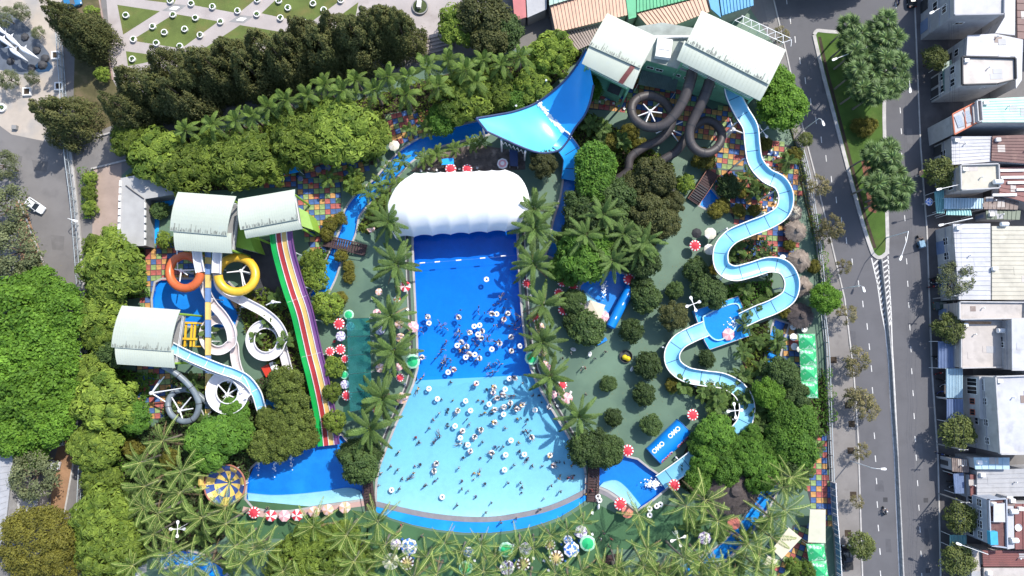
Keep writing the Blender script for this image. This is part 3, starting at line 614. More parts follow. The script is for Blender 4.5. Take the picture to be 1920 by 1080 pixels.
TREES = dict(
 tuft=[(300,292,5.6),(352,318,5.8),(400,285,5),(458,300,6.6),(508,312,4),(568,262,6.2),(640,245,7),(535,240,4.5),(690,255,4.6),(590,218,4),(245,262,4),(215,508,6.6),(190,590,4.6),(215,452,3),(195,625,4),
       (196,752,6),(172,700,4),(180,838,4.8),(190,900,4),(195,968,6),(207,1035,5.8),(172,1000,4),(590,1035,6.2),(640,1015,4),(545,1060,4.8),(665,1060,4),(1035,100,4.8),(1000,158,3.8),(870,182,5.4),(925,168,4.2),(865,48,4.4),
       (1160,610,0)],
 tuftdark=[(1342,812,3.8),(1475,845,3.6),(1095,480,5.6),(1060,505,3.6),(1130,450,4.4),(1398,852,3.4),(1322,862,3.2),(1352,852,3.2),(1375,835,2.8),(1445,848,3),(1408,818,2.4),(400,830,5.4),(445,812,4),(250,780,3.6),(1425,885,4.2),(440,770,3)],
 bright=[(28,590,7.5),(112,585,6),(62,640,7.5),(20,690,7.5),(100,665,6),(60,735,7.5),(112,735,4.6),(20,800,6.5),(95,790,5.4),(60,790,5),(1465,198,5.4),(1450,160,4.4),(1546,560,3.4),(1440,735,3.5),(60,850,3.4),(75,545,5)],
 lush=[(1480,-62,5.4),(1535,-70,5.6),(1590,-66,5.2),(1620,-60,4.2),(1115,308,4.8),(1118,345,4.4),(1315,832,2.8),(1462,815,3.2),(1425,848,3.0),(1490,842,4.4),(1310,900,3),(1470,772,3.2),(1500,790,3.6),(1360,880,3.6),(1105,165,3),(960,185,3.4),(830,225,3.4)],
 dark=[(1160,372,4.6),(1105,420,5),(1145,425,4.8),(1180,455,4.8),(1205,490,3.8),(1065,450,3.2),(1480,880,3.6),(1505,812,3),(1330,548,3.6),(1075,565,2.7),(675,872,4.2),(690,845,3),(660,850,3),(1100,842,3.8),(1138,845,3.6),(1120,840,3.6),(215,655,3.8),(265,655,3.4),(1085,385,3.6),(940,60,4.6),(1465,700,3.6),(1490,740,3)],
 brown=[(1226,332,4.4),(1218,400,4.6),(1245,420,3.4),(1190,350,3.4),(1018,308,3.2),(905,28,5.6),(920,70,4.4),(1262,592,3.1),(1260,380,2.8)],
 olive=[(72,1015,8.4),(110,1060,5)],
 olived=[(536,722,3.9),(550,755,3.5),(560,790,3.3),(530,790,3.2),(503,785,2.6),(552,824,3.4),(500,836,3.4),(526,834,3.4),(578,822,2.2)],
 grey=[(10,395,5.6),(32,470,5.6),(20,520,4.4),(5,310,3.6),(62,515,3.6),(8,32,2.4),(40,22,2.2),(72,62,1.6),(18,150,2.3),(62,146,1.7),(65,890,5.2),(1790,525,4)],
 street=[(1535,348,2.6),(1560,425,2.9),(1548,440,2.2),(1582,500,1.9),(1588,590,2.4),(1607,675,2.7),(1600,690,2),(1612,752,3.2),(1600,745,2.4),(1628,770,2.4),(1615,847,2),(1607,940,1.6),(1465,65,2)],
 streetgreen=[(1613,1022,2.8),(1510,262,1.7),(1752,110,2.8),(1762,325,3.3),(1780,615,3.3),(1795,810,3.6),(1798,970,3.3),(1795,1050,3.4)],
 ball=[(1210,560,3.2),(1202,535,2.4),(1183,620,2.6),(1215,684,2.8),(1140,720,1.8),(1207,740,2.3),(1150,783,1.9),(1220,797,2.2),(1325,672,1.8),(1303,505,2.6),(1264,545,1.9),(1365,350,2.6),(300,395,1.9),(1100,617,3.6),(1075,605,2.4)],
 ballbright=[(590,492,3),(590,522,2.9),(616,575,3.3),(628,688,2.4),(623,735,2),(628,790,2.4),(310,450,1.9),(1285,345,2),(172,25,1.7),(180,85,1.6),(192,140,1.7),(170,335,1.6),(168,362,1.7),(170,390,1.7),(176,460,2.2),(665,345,2.4),(255,300,2)],
 plumy=[(640,480,1.4),(655,500,1.3),(655,520,1.2),(640,560,1.4),(620,420,1.6),(640,410,1.4),(612,440,1.5),(560,640,1.6),(470,570,1.4),(1470,585,1.4),(1450,650,1.6),(1480,460,1.2),(1340,505,1.2),(1390,360,1.4),(1420,350,1.2),(1415,395,1.4),(1385,395,1.4),(1180,250,2),(1150,265,2),(1200,275,1.8),(1320,300,2.4),(1355,385,1.6),(1340,395,1.6),(1435,270,1.4),(320,860,2),(250,840,2),
        (1330,720,1.4),(1260,722,1.4),(1470,350,1.5),(1490,290,1.5),(1525,500,1.4),(1405,230,1.2),(1620,240,1.9),(1608,235,1.5),(1632,235,1.4)],
 topiary=[(1487,1060,1.75),(1515,1065,1.9),(1492,1085,1.5)])
for kind, L in TREES.items():
    for (x, y, r) in L:
        if r: tree(kind, x, y, r)
for (x, y) in [(57,192),(75,2),(95,20),(218,132),(262,140),(278,92),(320,125),(346,92),(372,100),(402,74),(436,95),(466,60),(500,78),(520,60),(544,32),(580,48),(610,26),(648,32),(680,16),(705,12),(738,18),(300,150),(185,175)]:
    hs = rng.uniform(.84, 1.02) if (x, y) != (75, 2) else .95; p = P(x, y, 17.6*hs); cm, tm = rng.choice(CON)
    o = thing('conifer_tree', None, 'tree', (p.x, p.y, 0), rng.uniform(0, 6.28), 'dark conifers along the garden plaza'); w = rng.uniform(.8, 1.05)
    link('trunk', tm, o, scale=hs); link('crown', cm, o, scale=(w, w, hs)); later(o, 'tall dark brownish-green conifer')
# palms: trunk and separate fronds
def frond(Lg, lift, droop, n, ll, lw, leafm, rachis, rw=.05, vee=.35, kind=0):
    mb = MB(); pts = []
    for i in range(9):
        s = i/8; pts.append((Lg*(s*math.cos(lift)-.12*s*s*max(0, droop)), 0, Lg*(s*math.sin(lift)-droop*s*s)))
    mb.sweep(pts, [(-rw,0),(rw,0),(0,-rw*1.2)], mi=1); mb.a = [.5]*len(mb.f)
    P3 = np.array(pts)
    for sd in (-1, 1):
        s = np.linspace(.14, .985, n)+r_.normal(0, .006, n); b = np.stack([np.interp(s, np.linspace(0, 1, 9), P3[:, k]) for k in range(3)], 1)
        t = unit(np.gradient(b, axis=0)); Ln = ll*Lg*np.sin(np.pi*np.clip(.12+.83*s, 0, 1))**.6*r_.uniform(.85, 1.1, n)
        dirv = unit(t*(.45+.5*s)[:, None]+np.array([0, sd, 0])+np.array([0, 0, -vee])*r_.uniform(.6, 1.4, n)[:, None])
        mid = b+dirv*(Ln*.5)[:, None]; nr = unit(np.cross(dirv, t)*-sd+[0, 0, .2])
        leaves(mb, mid, nr, Ln, lw, .45+.25*(s-.5)+r_.normal(0, .16, n), dirv)
    return mb.mesh('frond', [leafm, rachis])
def fanleaf(Lg, rad, lift):
    mb = MB(); e = (Lg*math.cos(lift), 0, Lg*math.sin(lift)); mb.tube([(0,0,0), e], .035, 5, 1); mb.a = [.5]*len(mb.f)
    n = 15; a = np.linspace(-2.3, 2.3, n); cl, sl_ = math.cos(lift*.4), math.sin(lift*.4)
    d = np.stack([np.cos(a)*cl, np.sin(a), np.cos(a)*sl_-.25*np.abs(np.sin(a))-.12], 1); d = unit(d); Ln = rad*(1-.25*np.abs(a)/2.3)*r_.uniform(.9, 1.1, n)
    leaves(mb, np.array(e)+d*(Ln*.5)[:, None], np.stack([-.2*np.ones(n), 0*a, np.ones(n)], 1), Ln, rad*.2, .45+r_.normal(0, .22, n), d)
    return mb.mesh('fan_leaf', [L_fan, L_rachis])
FR = dict(
 coco=[frond(4.8, l, d, 38, .135, .06, L_coco, L_rachis, .03, .6) for l, d in ((1.1,.35),(.75,.42),(.45,.5),(.1,.5),(-.1,.45))],
 royal=[frond(3.7, l, d, 34, .2, .10, L_royal, L_royal, .05, .25) for l, d in ((1.25,.2),(.9,.5),(.5,.55),(.2,.6),(-.15,.5))],
 date=[frond(3.9, l, d, 42, .125, .085, L_palm, L_palm, .06, .3) for l, d in ((1.0,.3),(.6,.38),(.3,.35),(.05,.35),(.75,.45))],
 small=[frond(2.4, l, d, 18, .24, .12, L_royal, L_coco, .035, .35) for l, d in ((1.0,.35),(.6,.45),(.3,.45),(.0,.3))],
 bushy=[frond(2.6, l, d, 16, .26, .16, L_palm, L_palm, .035, .3) for l, d in ((1.1,.3),(.7,.45),(.35,.45),(.1,.3))])
L_dead = leafmat('dead_frond', (.13,.09,.045), (.3,.22,.12), .1, .2)
DEAD = dict(coco=frond(4.2, -.5, .4, 26, .12, .05, L_dead, L_dead, .03, .9), date=frond(3.4, -.5, .4, 26, .11, .06, L_dead, L_dead, .04, .8))
FAN = [fanleaf(1.25, 1.15, l) for l in (1.3, .9, .5, .1, -.3)]
TRK = dict(coco=MB().tube([(0,0,-.1),(.1,.05,.34),(.05,0,.7),(0,0,1.0)], [.26,.2,.17,.15], 8).mesh('trunk', M_palmbark, smooth=True),
           royal=MB().tube([(0,0,-.1),(0,0,.4),(0,0,.8),(0,0,.82),(0,0,1)], [.28,.3,.24,.15,.12], 10).mesh('trunk', M_palmbark, smooth=True),
           date=MB().tube([(0,0,-.1),(0,0,.5),(0,0,1.0)], [.36,.3,.34], 9).mesh('trunk', M_bark, smooth=True))
def palm(kind, px, py, h, sc, n, look, name='palm_tree', marks='all', grp=None):
    p = P(px, py, h+.5*sc); o = thing(name, None, 'palm', (p.x, p.y, 0), rng.uniform(0, 6.28), grp)
    link('trunk', TRK.get(kind, TRK['coco']), o, scale=(sc, sc, h))
    F = FR[kind]; a = 0.0
    for i in range(n):
        a += 2.39996+rng.uniform(-.25, .25); q = i/(n-1); k = min(len(F)-1, int(q*len(F)))
        f = link('frond', DEAD[kind] if kind in DEAD and i >= n-2 and rng.random() < .5 else F[k], o, (0, 0, h), scale=sc*rng.uniform(.85, 1.08)); f.rotation_euler = (rng.uniform(-.12, .12), rng.uniform(-.1, .1), a)
    if kind in ('coco', 'date', 'small'): o.rotation_euler.x = rng.gauss(0, .05); o.rotation_euler.y = rng.gauss(0, .05)
    later(o, look, marks); return o
for x, y in [(345,242),(395,232),(440,224),(470,216),(502,198),(534,186),(574,176),(607,156),(640,168),(666,148),(726,142),(700,165),(764,142),(800,122),(840,110),(872,128),(905,110),(940,118),(975,104),(888,150),(760,175),(820,160)]:
    palm('royal', x, y, rng.uniform(8.5, 11), rng.uniform(.9, 1.12), 13, 'tall feathery royal palm', grp='royal palms along the lane')
for x, y in [(726,412),(736,494),(731,592),(735,662),(716,745),(695,806),(1010,426),(1004,492),(1016,575),(1016,636),(1036,706),(1082,778),(1000,392)]:
    palm('date', x, y, rng.uniform(4.8, 6.2), rng.uniform(1.35, 1.65), 20, 'stout dark green palm', marks='side', grp='stout palms beside the wave pool')
for x, y in [(1128,402),(1165,442),(1196,468),(1150,492),(1212,448),(1090,440)]:
    palm('date', x, y, rng.uniform(7.5, 8.8), rng.uniform(1.15, 1.4), 18, 'stout dark green palm', marks='side', grp='stout palms beside the wave pool')
for x, y in [(702,292),(663,318),(770,243),(793,292),(821,288),(851,274),(881,268),(755,302),(732,318),(710,342),(742,342),(690,362),(722,362),(615,330),(660,345),(705,385),(800,235),(900,262)]:
    palm('small', x, y, rng.uniform(2.8, 4.2), rng.uniform(.85, 1.15), 11, 'small slender palm', marks='all', grp='small palms along the lazy river')
for x, y in [(1105,232),(1132,242),(1165,262),(1128,262),(502,600),(480,632),(532,638),(385,620),(1420,640),(1432,690),(1402,608),(1412,580),(1395,660),(1345,742),(1380,748),(1362,730),(1320,735),(1280,722),(1458,640),(1472,690),(1450,560),(1362,478),(1385,465),(1480,835),(1400,545),
             (1520,860),(1505,905),(1532,840),(1415,360),(1440,345),(1405,330),(360,720),(440,790),(385,795),(520,560),(1480,300),(1440,500),(1395,705),(1345,760),(1400,745),(1448,775),(1430,800),(1452,800),(1418,770),(1470,795),(1500,790),(1515,775),(1490,770),(1525,800),(1475,870),(1495,860),(1510,885),(1460,880),(1440,900),(1300,985),(1350,1000),(1400,1005),(1430,985),(1385,1065),(1310,1060),(1225,1072),(1260,1075),(1130,1078),(255,880),(240,930),(265,980),(320,900),(360,900),(295,880),(345,960),(380,1005),(320,1015),(260,1035),(430,1060),(690,1040),(520,1050),(450,1000)]:
    palm('bushy', x, y, rng.uniform(1.6, 3.2), rng.uniform(.85, 1.25), 12, 'low bushy palm', grp='low bushy palms')
for x, y in [(262,866),(270,914),(306,824),(336,926),(282,1002),(318,1045),(362,1062),(380,976),(425,980),(475,1030),(505,1038),(590,988),(645,1002),(705,978),(716,1025),(800,1050),(832,1022),(868,1036),(900,1024),(932,1042),(975,1022),(1002,1022),(1030,1010),(1066,996),(1100,980),
             (1190,966),(1292,950),(1346,976),(1322,940),(1400,1018),(1442,966),(1450,1012),(1274,1046),(1206,1056),(1346,1066),(1366,1076),(1094,1070),(1232,1070),(1470,912),(1488,898),(452,1062),(530,1074),(400,1052),(340,1076),(245,1062),(1160,1078),(1310,1078),(1420,1065),(1475,950),(340,880),(300,960),(1040,1072),(955,1078),(905,1070),(770,1078),(730,1050),(660,1045),(1130,1075),(1070,1092),(1220,1030),(1160,1060),(820,1082),(1370,1092),(1290,1090),(620,1080),(560,1085),(1320,1052),(1420,1045),(1255,1085),(1180,1092),(1000,1092),(860,1088),(690,1075),(440,1020),(420,950),(300,1030),(262,960),(1445,1090)]:
    sc = .85 if 820 < x < 1120 and y < 1045 else 1.12
    palm('coco', x, y, rng.uniform(6.5, 9.5)*sc, rng.uniform(.8, 1.12)*sc, 14, 'coconut palm with yellow-ribbed fronds', marks='palm', grp='coconut palms around the pools')
for x, y in [(1592,48),(1612,68),(1640,58),(1660,40),(1676,72),(1600,98),(1626,104),(1655,112),(1684,118),(1606,134),(1636,140),(1664,150),(1612,168),(1640,176),(1670,166),(1594,75),(1684,150),(1655,78),(1638,290),(1664,280),(1650,326),(1676,325),(1664,362),(1681,376),(1654,378),(1640,345),(1668,300),(1690,350)]:
    h = rng.uniform(6.5, 9); p = P(x, y, h+.4); o = thing('fan_palm', None, 'palm', (p.x, p.y, .16), rng.uniform(0, 6.28), 'fan palms on the road island')
    link('trunk', TRK['coco'], o, scale=(.9, .9, h)); a = 0
    for i in range(20):
        a += 2.39996; f = link('fan_leaf', FAN[min(4, i*5//20)], o, (0, 0, h), scale=rng.uniform(1.05, 1.4)); f.rotation_euler = (rng.uniform(-.15, .15), rng.uniform(-.15, .15), a)
    later(o, 'fan palm', 'road')
# hedges
def hedge(label, px, w, h, leafm, dens=26, size=.3, grp=None):
    pts = smoothpath(PL(px), 4); c = pts[len(pts)//2]; o = thing('hedge', label, 'hedge', (c.x, c.y, 0), group=grp); mb = MB(); P3 = np.array([tuple(p-c) for p in pts]); n = int(sum((a-b).length for a, b in zip(pts, pts[1:]))*w*dens)
    s = r_.random(n)*(len(pts)-1); b = np.stack([np.interp(s, np.arange(len(pts)), P3[:, k]) for k in range(3)], 1); a = r_.uniform(0, math.pi, n)
    wob = 1+.25*np.sin(s*2.1)+.15*np.sin(s*5.3); t = unit(np.gradient(P3, axis=0))[np.minimum(s.astype(int), len(pts)-1)]; side = np.stack([-t[:, 1], t[:, 0], 0*s], 1)
    pos = b+side*(np.cos(a)*w*.5*wob)[:, None]+np.array([0, 0, 1.0])*(np.sin(a)*h*wob)[:, None]
    leaves(mb, pos, side*np.cos(a)[:, None]+np.array([0, 0, 1])*np.sin(a)[:, None]+r_.normal(0, .5, (n, 3)), size*r_.uniform(.7, 1.3, n), size*.7, .45+r_.normal(0, .2, n))
    part('foliage', mb, leafm, o); part('stem', MB().tube([(p-c)+Vector((0, 0, .2)) for p in pts], .12, 5), M_bark, o); return o
hedge('bright green clipped hedge beside the paver walk', [(162,318),(166,350),(170,385),(170,412)], 2.4, 1.8, L_bright)
hedge('leafy green hedge between the thatched huts and the avenue pavement', [(1522,405),(1532,450),(1540,500),(1546,535)], 1.8, 2.4, L_bright)
hedge('tall green hedge behind the green canopy tents', [(1540,690),(1547,740),(1551,790)], 2.4, 2.8, L_lush)
hedge('leafy creeper hedge below the big pale tower roof along the pavement', [(1476,225),(1488,262),(1497,305),(1505,340)], 1.6, 2.2, L_tuft)
hedge('sparse dry creeper hedge beside the hut roofs', [(1500,330),(1508,370),(1518,410),(1526,440)], 1.2, 1.6, L_olive, 16)
# ground cover under the trees: nobody could count it
for nm, b in BEDS.items():
    W = wpoly(b); xs = [p[0] for p in W]; ys = [p[1] for p in W]; area = abs(sum(W[i][0]*W[i-1][1]-W[i-1][0]*W[i][1] for i in range(len(W))))/2
    n = int(area*9); q = np.stack([r_.uniform(min(xs), max(xs), n*2), r_.uniform(min(ys), max(ys), n*2)], 1); q = np.array([p for p in q.tolist() if inside(p[0], p[1], W) and not any(inside(p[0], p[1], w) for w in POOLS_W)][:n])
    if not len(q): continue
    z = .25+.55*r_.random(len(q))+.7*np.abs(np.sin(q[:, 0]*.7)*np.sin(q[:, 1]*.6)); mb = MB()
    leaves(mb, np.column_stack([q, z]), r_.normal(0, .5, (len(q), 3))+[0, 0, 1], .8*r_.uniform(.6, 1.3, len(q)), .36, .4+.3*np.sin(q[:, 0]*.35)*np.sin(q[:, 1]*.3)+r_.normal(0, .18, len(q)))
    o = struct('ground_cover', mb, [L_dark, L_lush, L_tuft][len(nm) % 3], 'stuff')

# leaves dropped on the decks: nobody could count those
q = []
for kind, L in TREES.items():
    for (x, y, r) in L:
        if r < 1 or x < 200 or x > 1500 or y < 0: continue
        p = P(x, y)
        for k in range(int(r*9)): a_ = rng.uniform(0, 6.28); s_ = r*rng.uniform(.5, 1.9); q.append((p.x+s_*math.cos(a_), p.y+s_*math.sin(a_)))
q = np.array([t for t in q if not any(inside(t[0], t[1], w) for w in POOLS_W)]); mb = MB()
leaves(mb, np.column_stack([q, .022+.02*r_.random(len(q))]), r_.normal(0, .25, (len(q), 3))+[0, 0, 1], r_.uniform(.1, .26, len(q)), .1, r_.uniform(.2, 1, len(q)))
struct('fallen_leaves', mb, leafmat('leaf_fallen', (.09,.06,.02), (.26,.2,.06), .1), 'stuff')
# ------------------------------------------------------------------ towers, slides, tent, huts
M_roof = mat('pale_roof_sheet', (.45,.485,.41), .5, .05, .25, spec=.4, stain=((.4,.45,.42), .5, .58, .5))
M_drip = mat('roof_drip_stain', (.2,.21,.19), .8, .4, 2.5)
M_greenw = mat('green_wall', (.15,.36,.23), .8, .15, .5, stain=((.05,.13,.09), .4, .56, .6))
M_lime = mat('lime_wall', (.25,.42,.05), .7, .12, .6)
M_greyg = mat('grey_green_sheet', (.12,.17,.155), .6, .2, .6)
M_sb = mat('slide_pale_blue', (.20,.50,.66), .3, .07, .25, spec=.5, stain=((.36,.62,.73), .3, .52, .7))
M_so = mat('slide_underside', (.03,.09,.2), .5, .15, .4)
M_sw = mat('slide_white', (.66,.63,.63), .35, .08, .4, spec=.5, stain=((.48,.40,.40), .35, .56, .5))
M_swb = mat('slide_pink_worn', (.58,.50,.49), .4, .15, .4, stain=((.62,.58,.58), .3, .5, .7))
M_deepb = mat('boomerang_blue', (.02,.31,.74), .3, .06, .15, spec=.5)
M_cyan = mat('boomerang_cyan', (.10,.55,.78), .3, .1, .2, spec=.5, stain=((.03,.42,.75), .2, .56, .6))
M_foam = mat('foam', (.8,.85,.88), .7, .1, 2)
M_navy = mat('navy_steel', (.03,.05,.13), .5, .1, .6)
M_tubeb = mat('tube_brown', (.050,.042,.042), .55, .2, .5, spec=.5, stain=((.10,.085,.08), .6, .6, .5))
M_tubeg = mat('tube_grey', (.16,.19,.21), .4, .25, .6, spec=.5)
M_or = mat('tube_orange', (.55,.12,.035), .35, .1, .5, spec=.5)
M_ye = mat('tube_yellow', (.66,.40,.03), .35, .1, .5, spec=.5)
M_pblue = mat('stripe_blue', (.17,.28,.5), .5, .1, .5); M_pyel = mat('stripe_yellow', (.65,.5,.18), .5, .1, .5)
LN = [('green lane', mat('lane_green', (.012,.33,.07), .35, .1, .4, spec=.5)), ('red lane', mat('lane_red', (.36,.035,.035), .35, .12, .4, spec=.5)),
      ('yellow lane', mat('lane_yellow', (.62,.42,.13), .35, .12, .4, spec=.5)), ('purple lane', mat('lane_purple', (.17,.065,.20), .35, .12, .4, spec=.5))]
def lerp(a, b, t): return a+(b-a)*t
def roof_part(root, c4, bulge, name='roof', ribs=12, label=None, m=None, drip=False):
    """c4: four corners (px, py, h) from the top edge round; curved like a vault down the slope"""
    A, B, C, D = PL(c4); o = root.location
    def fn(u, v):
        p = A.lerp(B, u).lerp(D.lerp(C, u), v); return p+Vector((0, 0, bulge*4*v*(1-v)))
    mb = MB(); mb.grid(fn, ribs, 10, .18)
    up = Vector((0, 0, .06))
    for k in range(ribs*2+1):
        u = k/(ribs*2); mb.sweep([fn(u, j/8)+up*.3 for j in range(9)], [(-.025,0),(.025,0),(.025,.03),(-.025,.03)])
    part(name, mb, m or M_roof, root, label, world=True)
    if drip:
        d = MB()
        for k in range(70):
            u = rng.random()*.985; l = rng.uniform(.01, .09)*(2.2 if rng.random() < .2 else 1)
            d.grid(lambda a, b: fn(min(1, u+a*.008), .985-l+b*l)+Vector((0, 0, .05)), 1, 2)
        part('stain', d, M_drip, root, world=True, kind='stuff')
    return fn
def tower(label, up, low, floor_h, cols=True, drip=True, m=None, name='slide_tower', bul=.7):
    c = centre(PL(up)); o = thing(name, label, 'slide tower', c)
    roof_part(o, low, .25, 'lower_roof'); roof_part(o, up, bul, 'upper_roof', drip=drip)
    q = PL(up); lo = PL(low); q = [q[0], q[1], lo[2], lo[3]]; cc = centre(q)
    q = [cc+(Vector((p.x, p.y, 0))-cc)*.86 for p in q]
    part('platform', MB().prism([(p.x, p.y) for p in q], floor_h-.35, floor_h), m or M_grey, o, world=True)
    for i, p in enumerate(q):
        part('column', MB().tube([(p.x, p.y, 0), (p.x, p.y, (up[0][2]-.5) if i < 2 else low[2][2]-.45)], .22, 8), M_lime if m is None else m, o, world=True)
    r = MB()
    for a, b in zip(q, q[1:]+q[:1]):
        for hh in (.55, 1.05): r.tube([(a.x, a.y, floor_h+hh), (b.x, b.y, floor_h+hh)], .045, 5)
    part('railing', r, M_steel, o, world=True); return o
def hs(pts, *h): return [(p[0], p[1], k) for p, k in zip(pts, h)]
tower('curved pale tower roof over the orange and yellow tube slides', hs([(334,360),(443,368),(425,442),(319,433)],12.4,12.4,12.0,12.0), hs([(326,432),(434,437),(435,475),(329,469)],11.7,11.7,10.8,10.8), 8)
tower('pale two-tier tower roof at the top of the rainbow racing slide', hs([(447,373),(553,355),(558,411),(451,431)],12,12,12.3,12.3), hs([(458,428),(556,408),(568,429),(462,447)],11.9,11.9,11.2,11.2), 9.2)
tower('pale curved roof of the tower beside the yellow stair frame', hs([(229,573),(338,581),(320,659),(209,651)],11.2,11.2,11,11), hs([(216,648),(326,656),(328,690),(220,683)],10.7,10.7,10,10), 7.4)
t4 = tower('pale tower roof with a maroon strip at the top of the blue boomerang slide', hs([(1139,25),(1232,69),(1201,128),(1105,85)],15,15,15.3,15.3), hs([(1108,80),(1204,122),(1186,167),(1091,119)],14.9,14.9,14,14), 11, m=M_greenw, bul=.3)
b_ = PL([(1183,122,15.05),(1191,126,15.05),(1168,158,14.42),(1159,154,14.42)])
part('maroon_strip', MB().grid(lambda u, v: b_[0].lerp(b_[1], u).lerp(b_[3].lerp(b_[2], u), v)+Vector((0,0,.28*4*v*(1-v)*.9)), 2, 6, .04), mat('maroon_sheet', (.13,.035,.035), .7, .2, .8), t4, world=True)
tower('largest pale tower roof, over the brown tubes beside the avenue', hs([(1316,20),(1473,93),(1442,158),(1287,80)],15,15,15.3,15.3), hs([(1284,76),(1446,150),(1425,189),(1269,112)],14.9,14.9,14,14), 11, m=M_greenw, bul=.3)
def slab_block(name, label, cat, px, h, wm, rm, z0=0.0, group=None, roof_t=.25, over=0.0):
    w = [tuple(p[:2]) for p in PL(px, h)]; c = centre(w); o = thing(name, label, cat, c, group=group)
    part('wall', MB().prism(offset(w, -.15), z0, h-roof_t), wm, o, world=True); part('roof', MB().prism(offset(w, over) if over else w, h-roof_t+.003, h), rm, o, world=True); return o, w
def window(o, a, b, u, z, w, h, dep=.07, fm=None, gm=None):
    """a window on the wall that runs a->b (counter-clockwise), a frame and a pane"""
    A, B = Vector((*a, 0)), Vector((*b, 0)); t = (B-A).normalized(); n = Vector((t.y, -t.x, 0)); c = A.lerp(B, u)+n*(-.15+dep/2)+Vector((0, 0, z)); ang = math.atan2(t.y, t.x)
    f = part('window', MB().box(c+Vector((0, 0, h/2+.05)), (w+.2, dep, .1), ang).box(c-Vector((0, 0, h/2+.05)), (w+.2, dep, .1), ang).box(c+t*(w/2+.05), (.1, dep, h), ang).box(c-t*(w/2+.05), (.1, dep, h), ang).box(c, (.06, dep, h), ang), fm or M_white, o, world=True)
    g = link('pane', MB().box(c-n*.02, (w, .05, h), ang).mesh('pane', gm or M_glass, tuple(o.location)), f)
M_glass = mat('window_glass', (.02,.025,.03), .12, .1, .5, spec=.6)
g, gw = slab_block('green_building', 'green pool building between the two largest tower roofs', 'building', [(1118,62),(1242,42),(1330,58),(1440,110),(1412,172),(1318,144),(1262,126),(1212,113),(1186,150),(1112,118)], 9.5, M_greenw, mat('building_roof', (.3,.33,.3), .8, .2, .5))
for i in range(len(gw)):
    a, b = gw[i], gw[(i+1) % len(gw)]
    if sum(p[0]*q[1]-q[0]*p[1] for p, q in zip(gw, gw[1:]+gw[:1])) < 0: a, b = b, a
    if b[1]-a[1] < 3 and (Vector(b)-Vector(a)).length > 4:
        for u in (.25, .6): window(g, a, b, u, 6.4, 1.3, .9)
part('box_unit', MB().box(P(1244,92,10.1)+Vector((0,0,-.1)), (3.0,3.8,1.4), -.15).box(P(1244,92,10.8), (2.4,.15,.1), -.15), M_white, g, world=True)
part('pipe', MB().tube(PL([(1228,69,10),(1292,69,10)]), .3, 8), M_steel, g, world=True)
def awning(name, label, px, h, m, drop=.5, post=True, group=None, cat='awning', ribs=0, fall=0):
    q = PL([(p[0], p[1], h-(fall if i in (2, 3) else 0)) for i, p in enumerate(px)]); o = thing(name, label, cat, centre(q), group=group)
    mb = MB().grid(lambda u, v: q[0].lerp(q[1], u).lerp(q[3].lerp(q[2], u), v), 4, 4, .08)
    for k in range(ribs):
        u = (k+.5)/ribs; mb.sweep([q[0].lerp(q[1], u), q[3].lerp(q[2], u)], [(-.1,0.02),(.1,.02),(.06,.14),(-.06,.14)])
    part('sheet', mb, m, o, world=True)
    for p in q: part('post', MB().tube([(p.x, p.y, 0), (p.x, p.y, p.z-.1)], .06, 6), M_steel, o, world=True)
    return o
awning('corrugated_awning', 'ribbed grey-green awning below the green pool building wall', [(1203,131),(1272,147),(1267,172),(1196,158)], 4.6, M_greyg, ribs=22, fall=.7)
k_, kw = slab_block('kiosk', 'green kiosk below the boomerang tower roof', 'kiosk', [(1112,133),(1174,160),(1164,183),(1108,158)], 3.6, M_greenw, M_greenw)
part('roof_unit', MB().box(P(1152,168,3.9), (2.6,1.6,.5), -.4), M_greyd, k_, world=True)
l_, lw_ = slab_block('lime_building', 'lime green stair block between the two pale tower roofs', 'building', [(437,392),(452,392),(470,450),(478,472),(438,462)], 6.2, M_lime, M_lime)
for z in (2, 4.4): window(l_, lw_[4], lw_[3], .6, z, 1.0, 1.3); window(l_, lw_[4], lw_[3], .25, z, 1.0, 1.3)
l2, lw2 = slab_block('stair_cover', 'lime green sloping stair cover beside the tile floor', 'stair', [(558,388),(577,398),(587,431),(566,424)], 6.4, M_lime, mat('lime_roof', (.3,.47,.12), .6, .1, .6))
fb, fw = slab_block('service_building', 'flat concrete roof with dark stains and a white dashed edge', 'building', [(226,334),(268,326),(330,352),(330,364),(272,373),(271,461),(222,461)], 4.2, M_grey, mat('roof_concrete', (.36,.355,.345), .85, .12, .25, stain=((.2,.2,.2), .12, .54, .7)))
for k in range(9): part('parapet_block', MB().box(P(222.4+k*.45, 452-k*13.5, 4.3), (.35,1.15,.4)), M_white, fb, world=True)
for k in range(6): part('railing_post', MB().box(P(272.5, 455-k*14, 4.4), (.16,1.1,.5)), M_white, fb, world=True)
part('gutter', MB().sweep(PL([(236,348,4.25),(250,359,4.25),(270,373,4.25)]), [(-.1,0),(.1,0),(.1,.12),(-.1,.12)]), M_greyd, fb, world=True)
sheet('blue_deck', [(273,374),(328,362),(330,380),(300,395),(296,464),(274,464)], .012, M_blued)
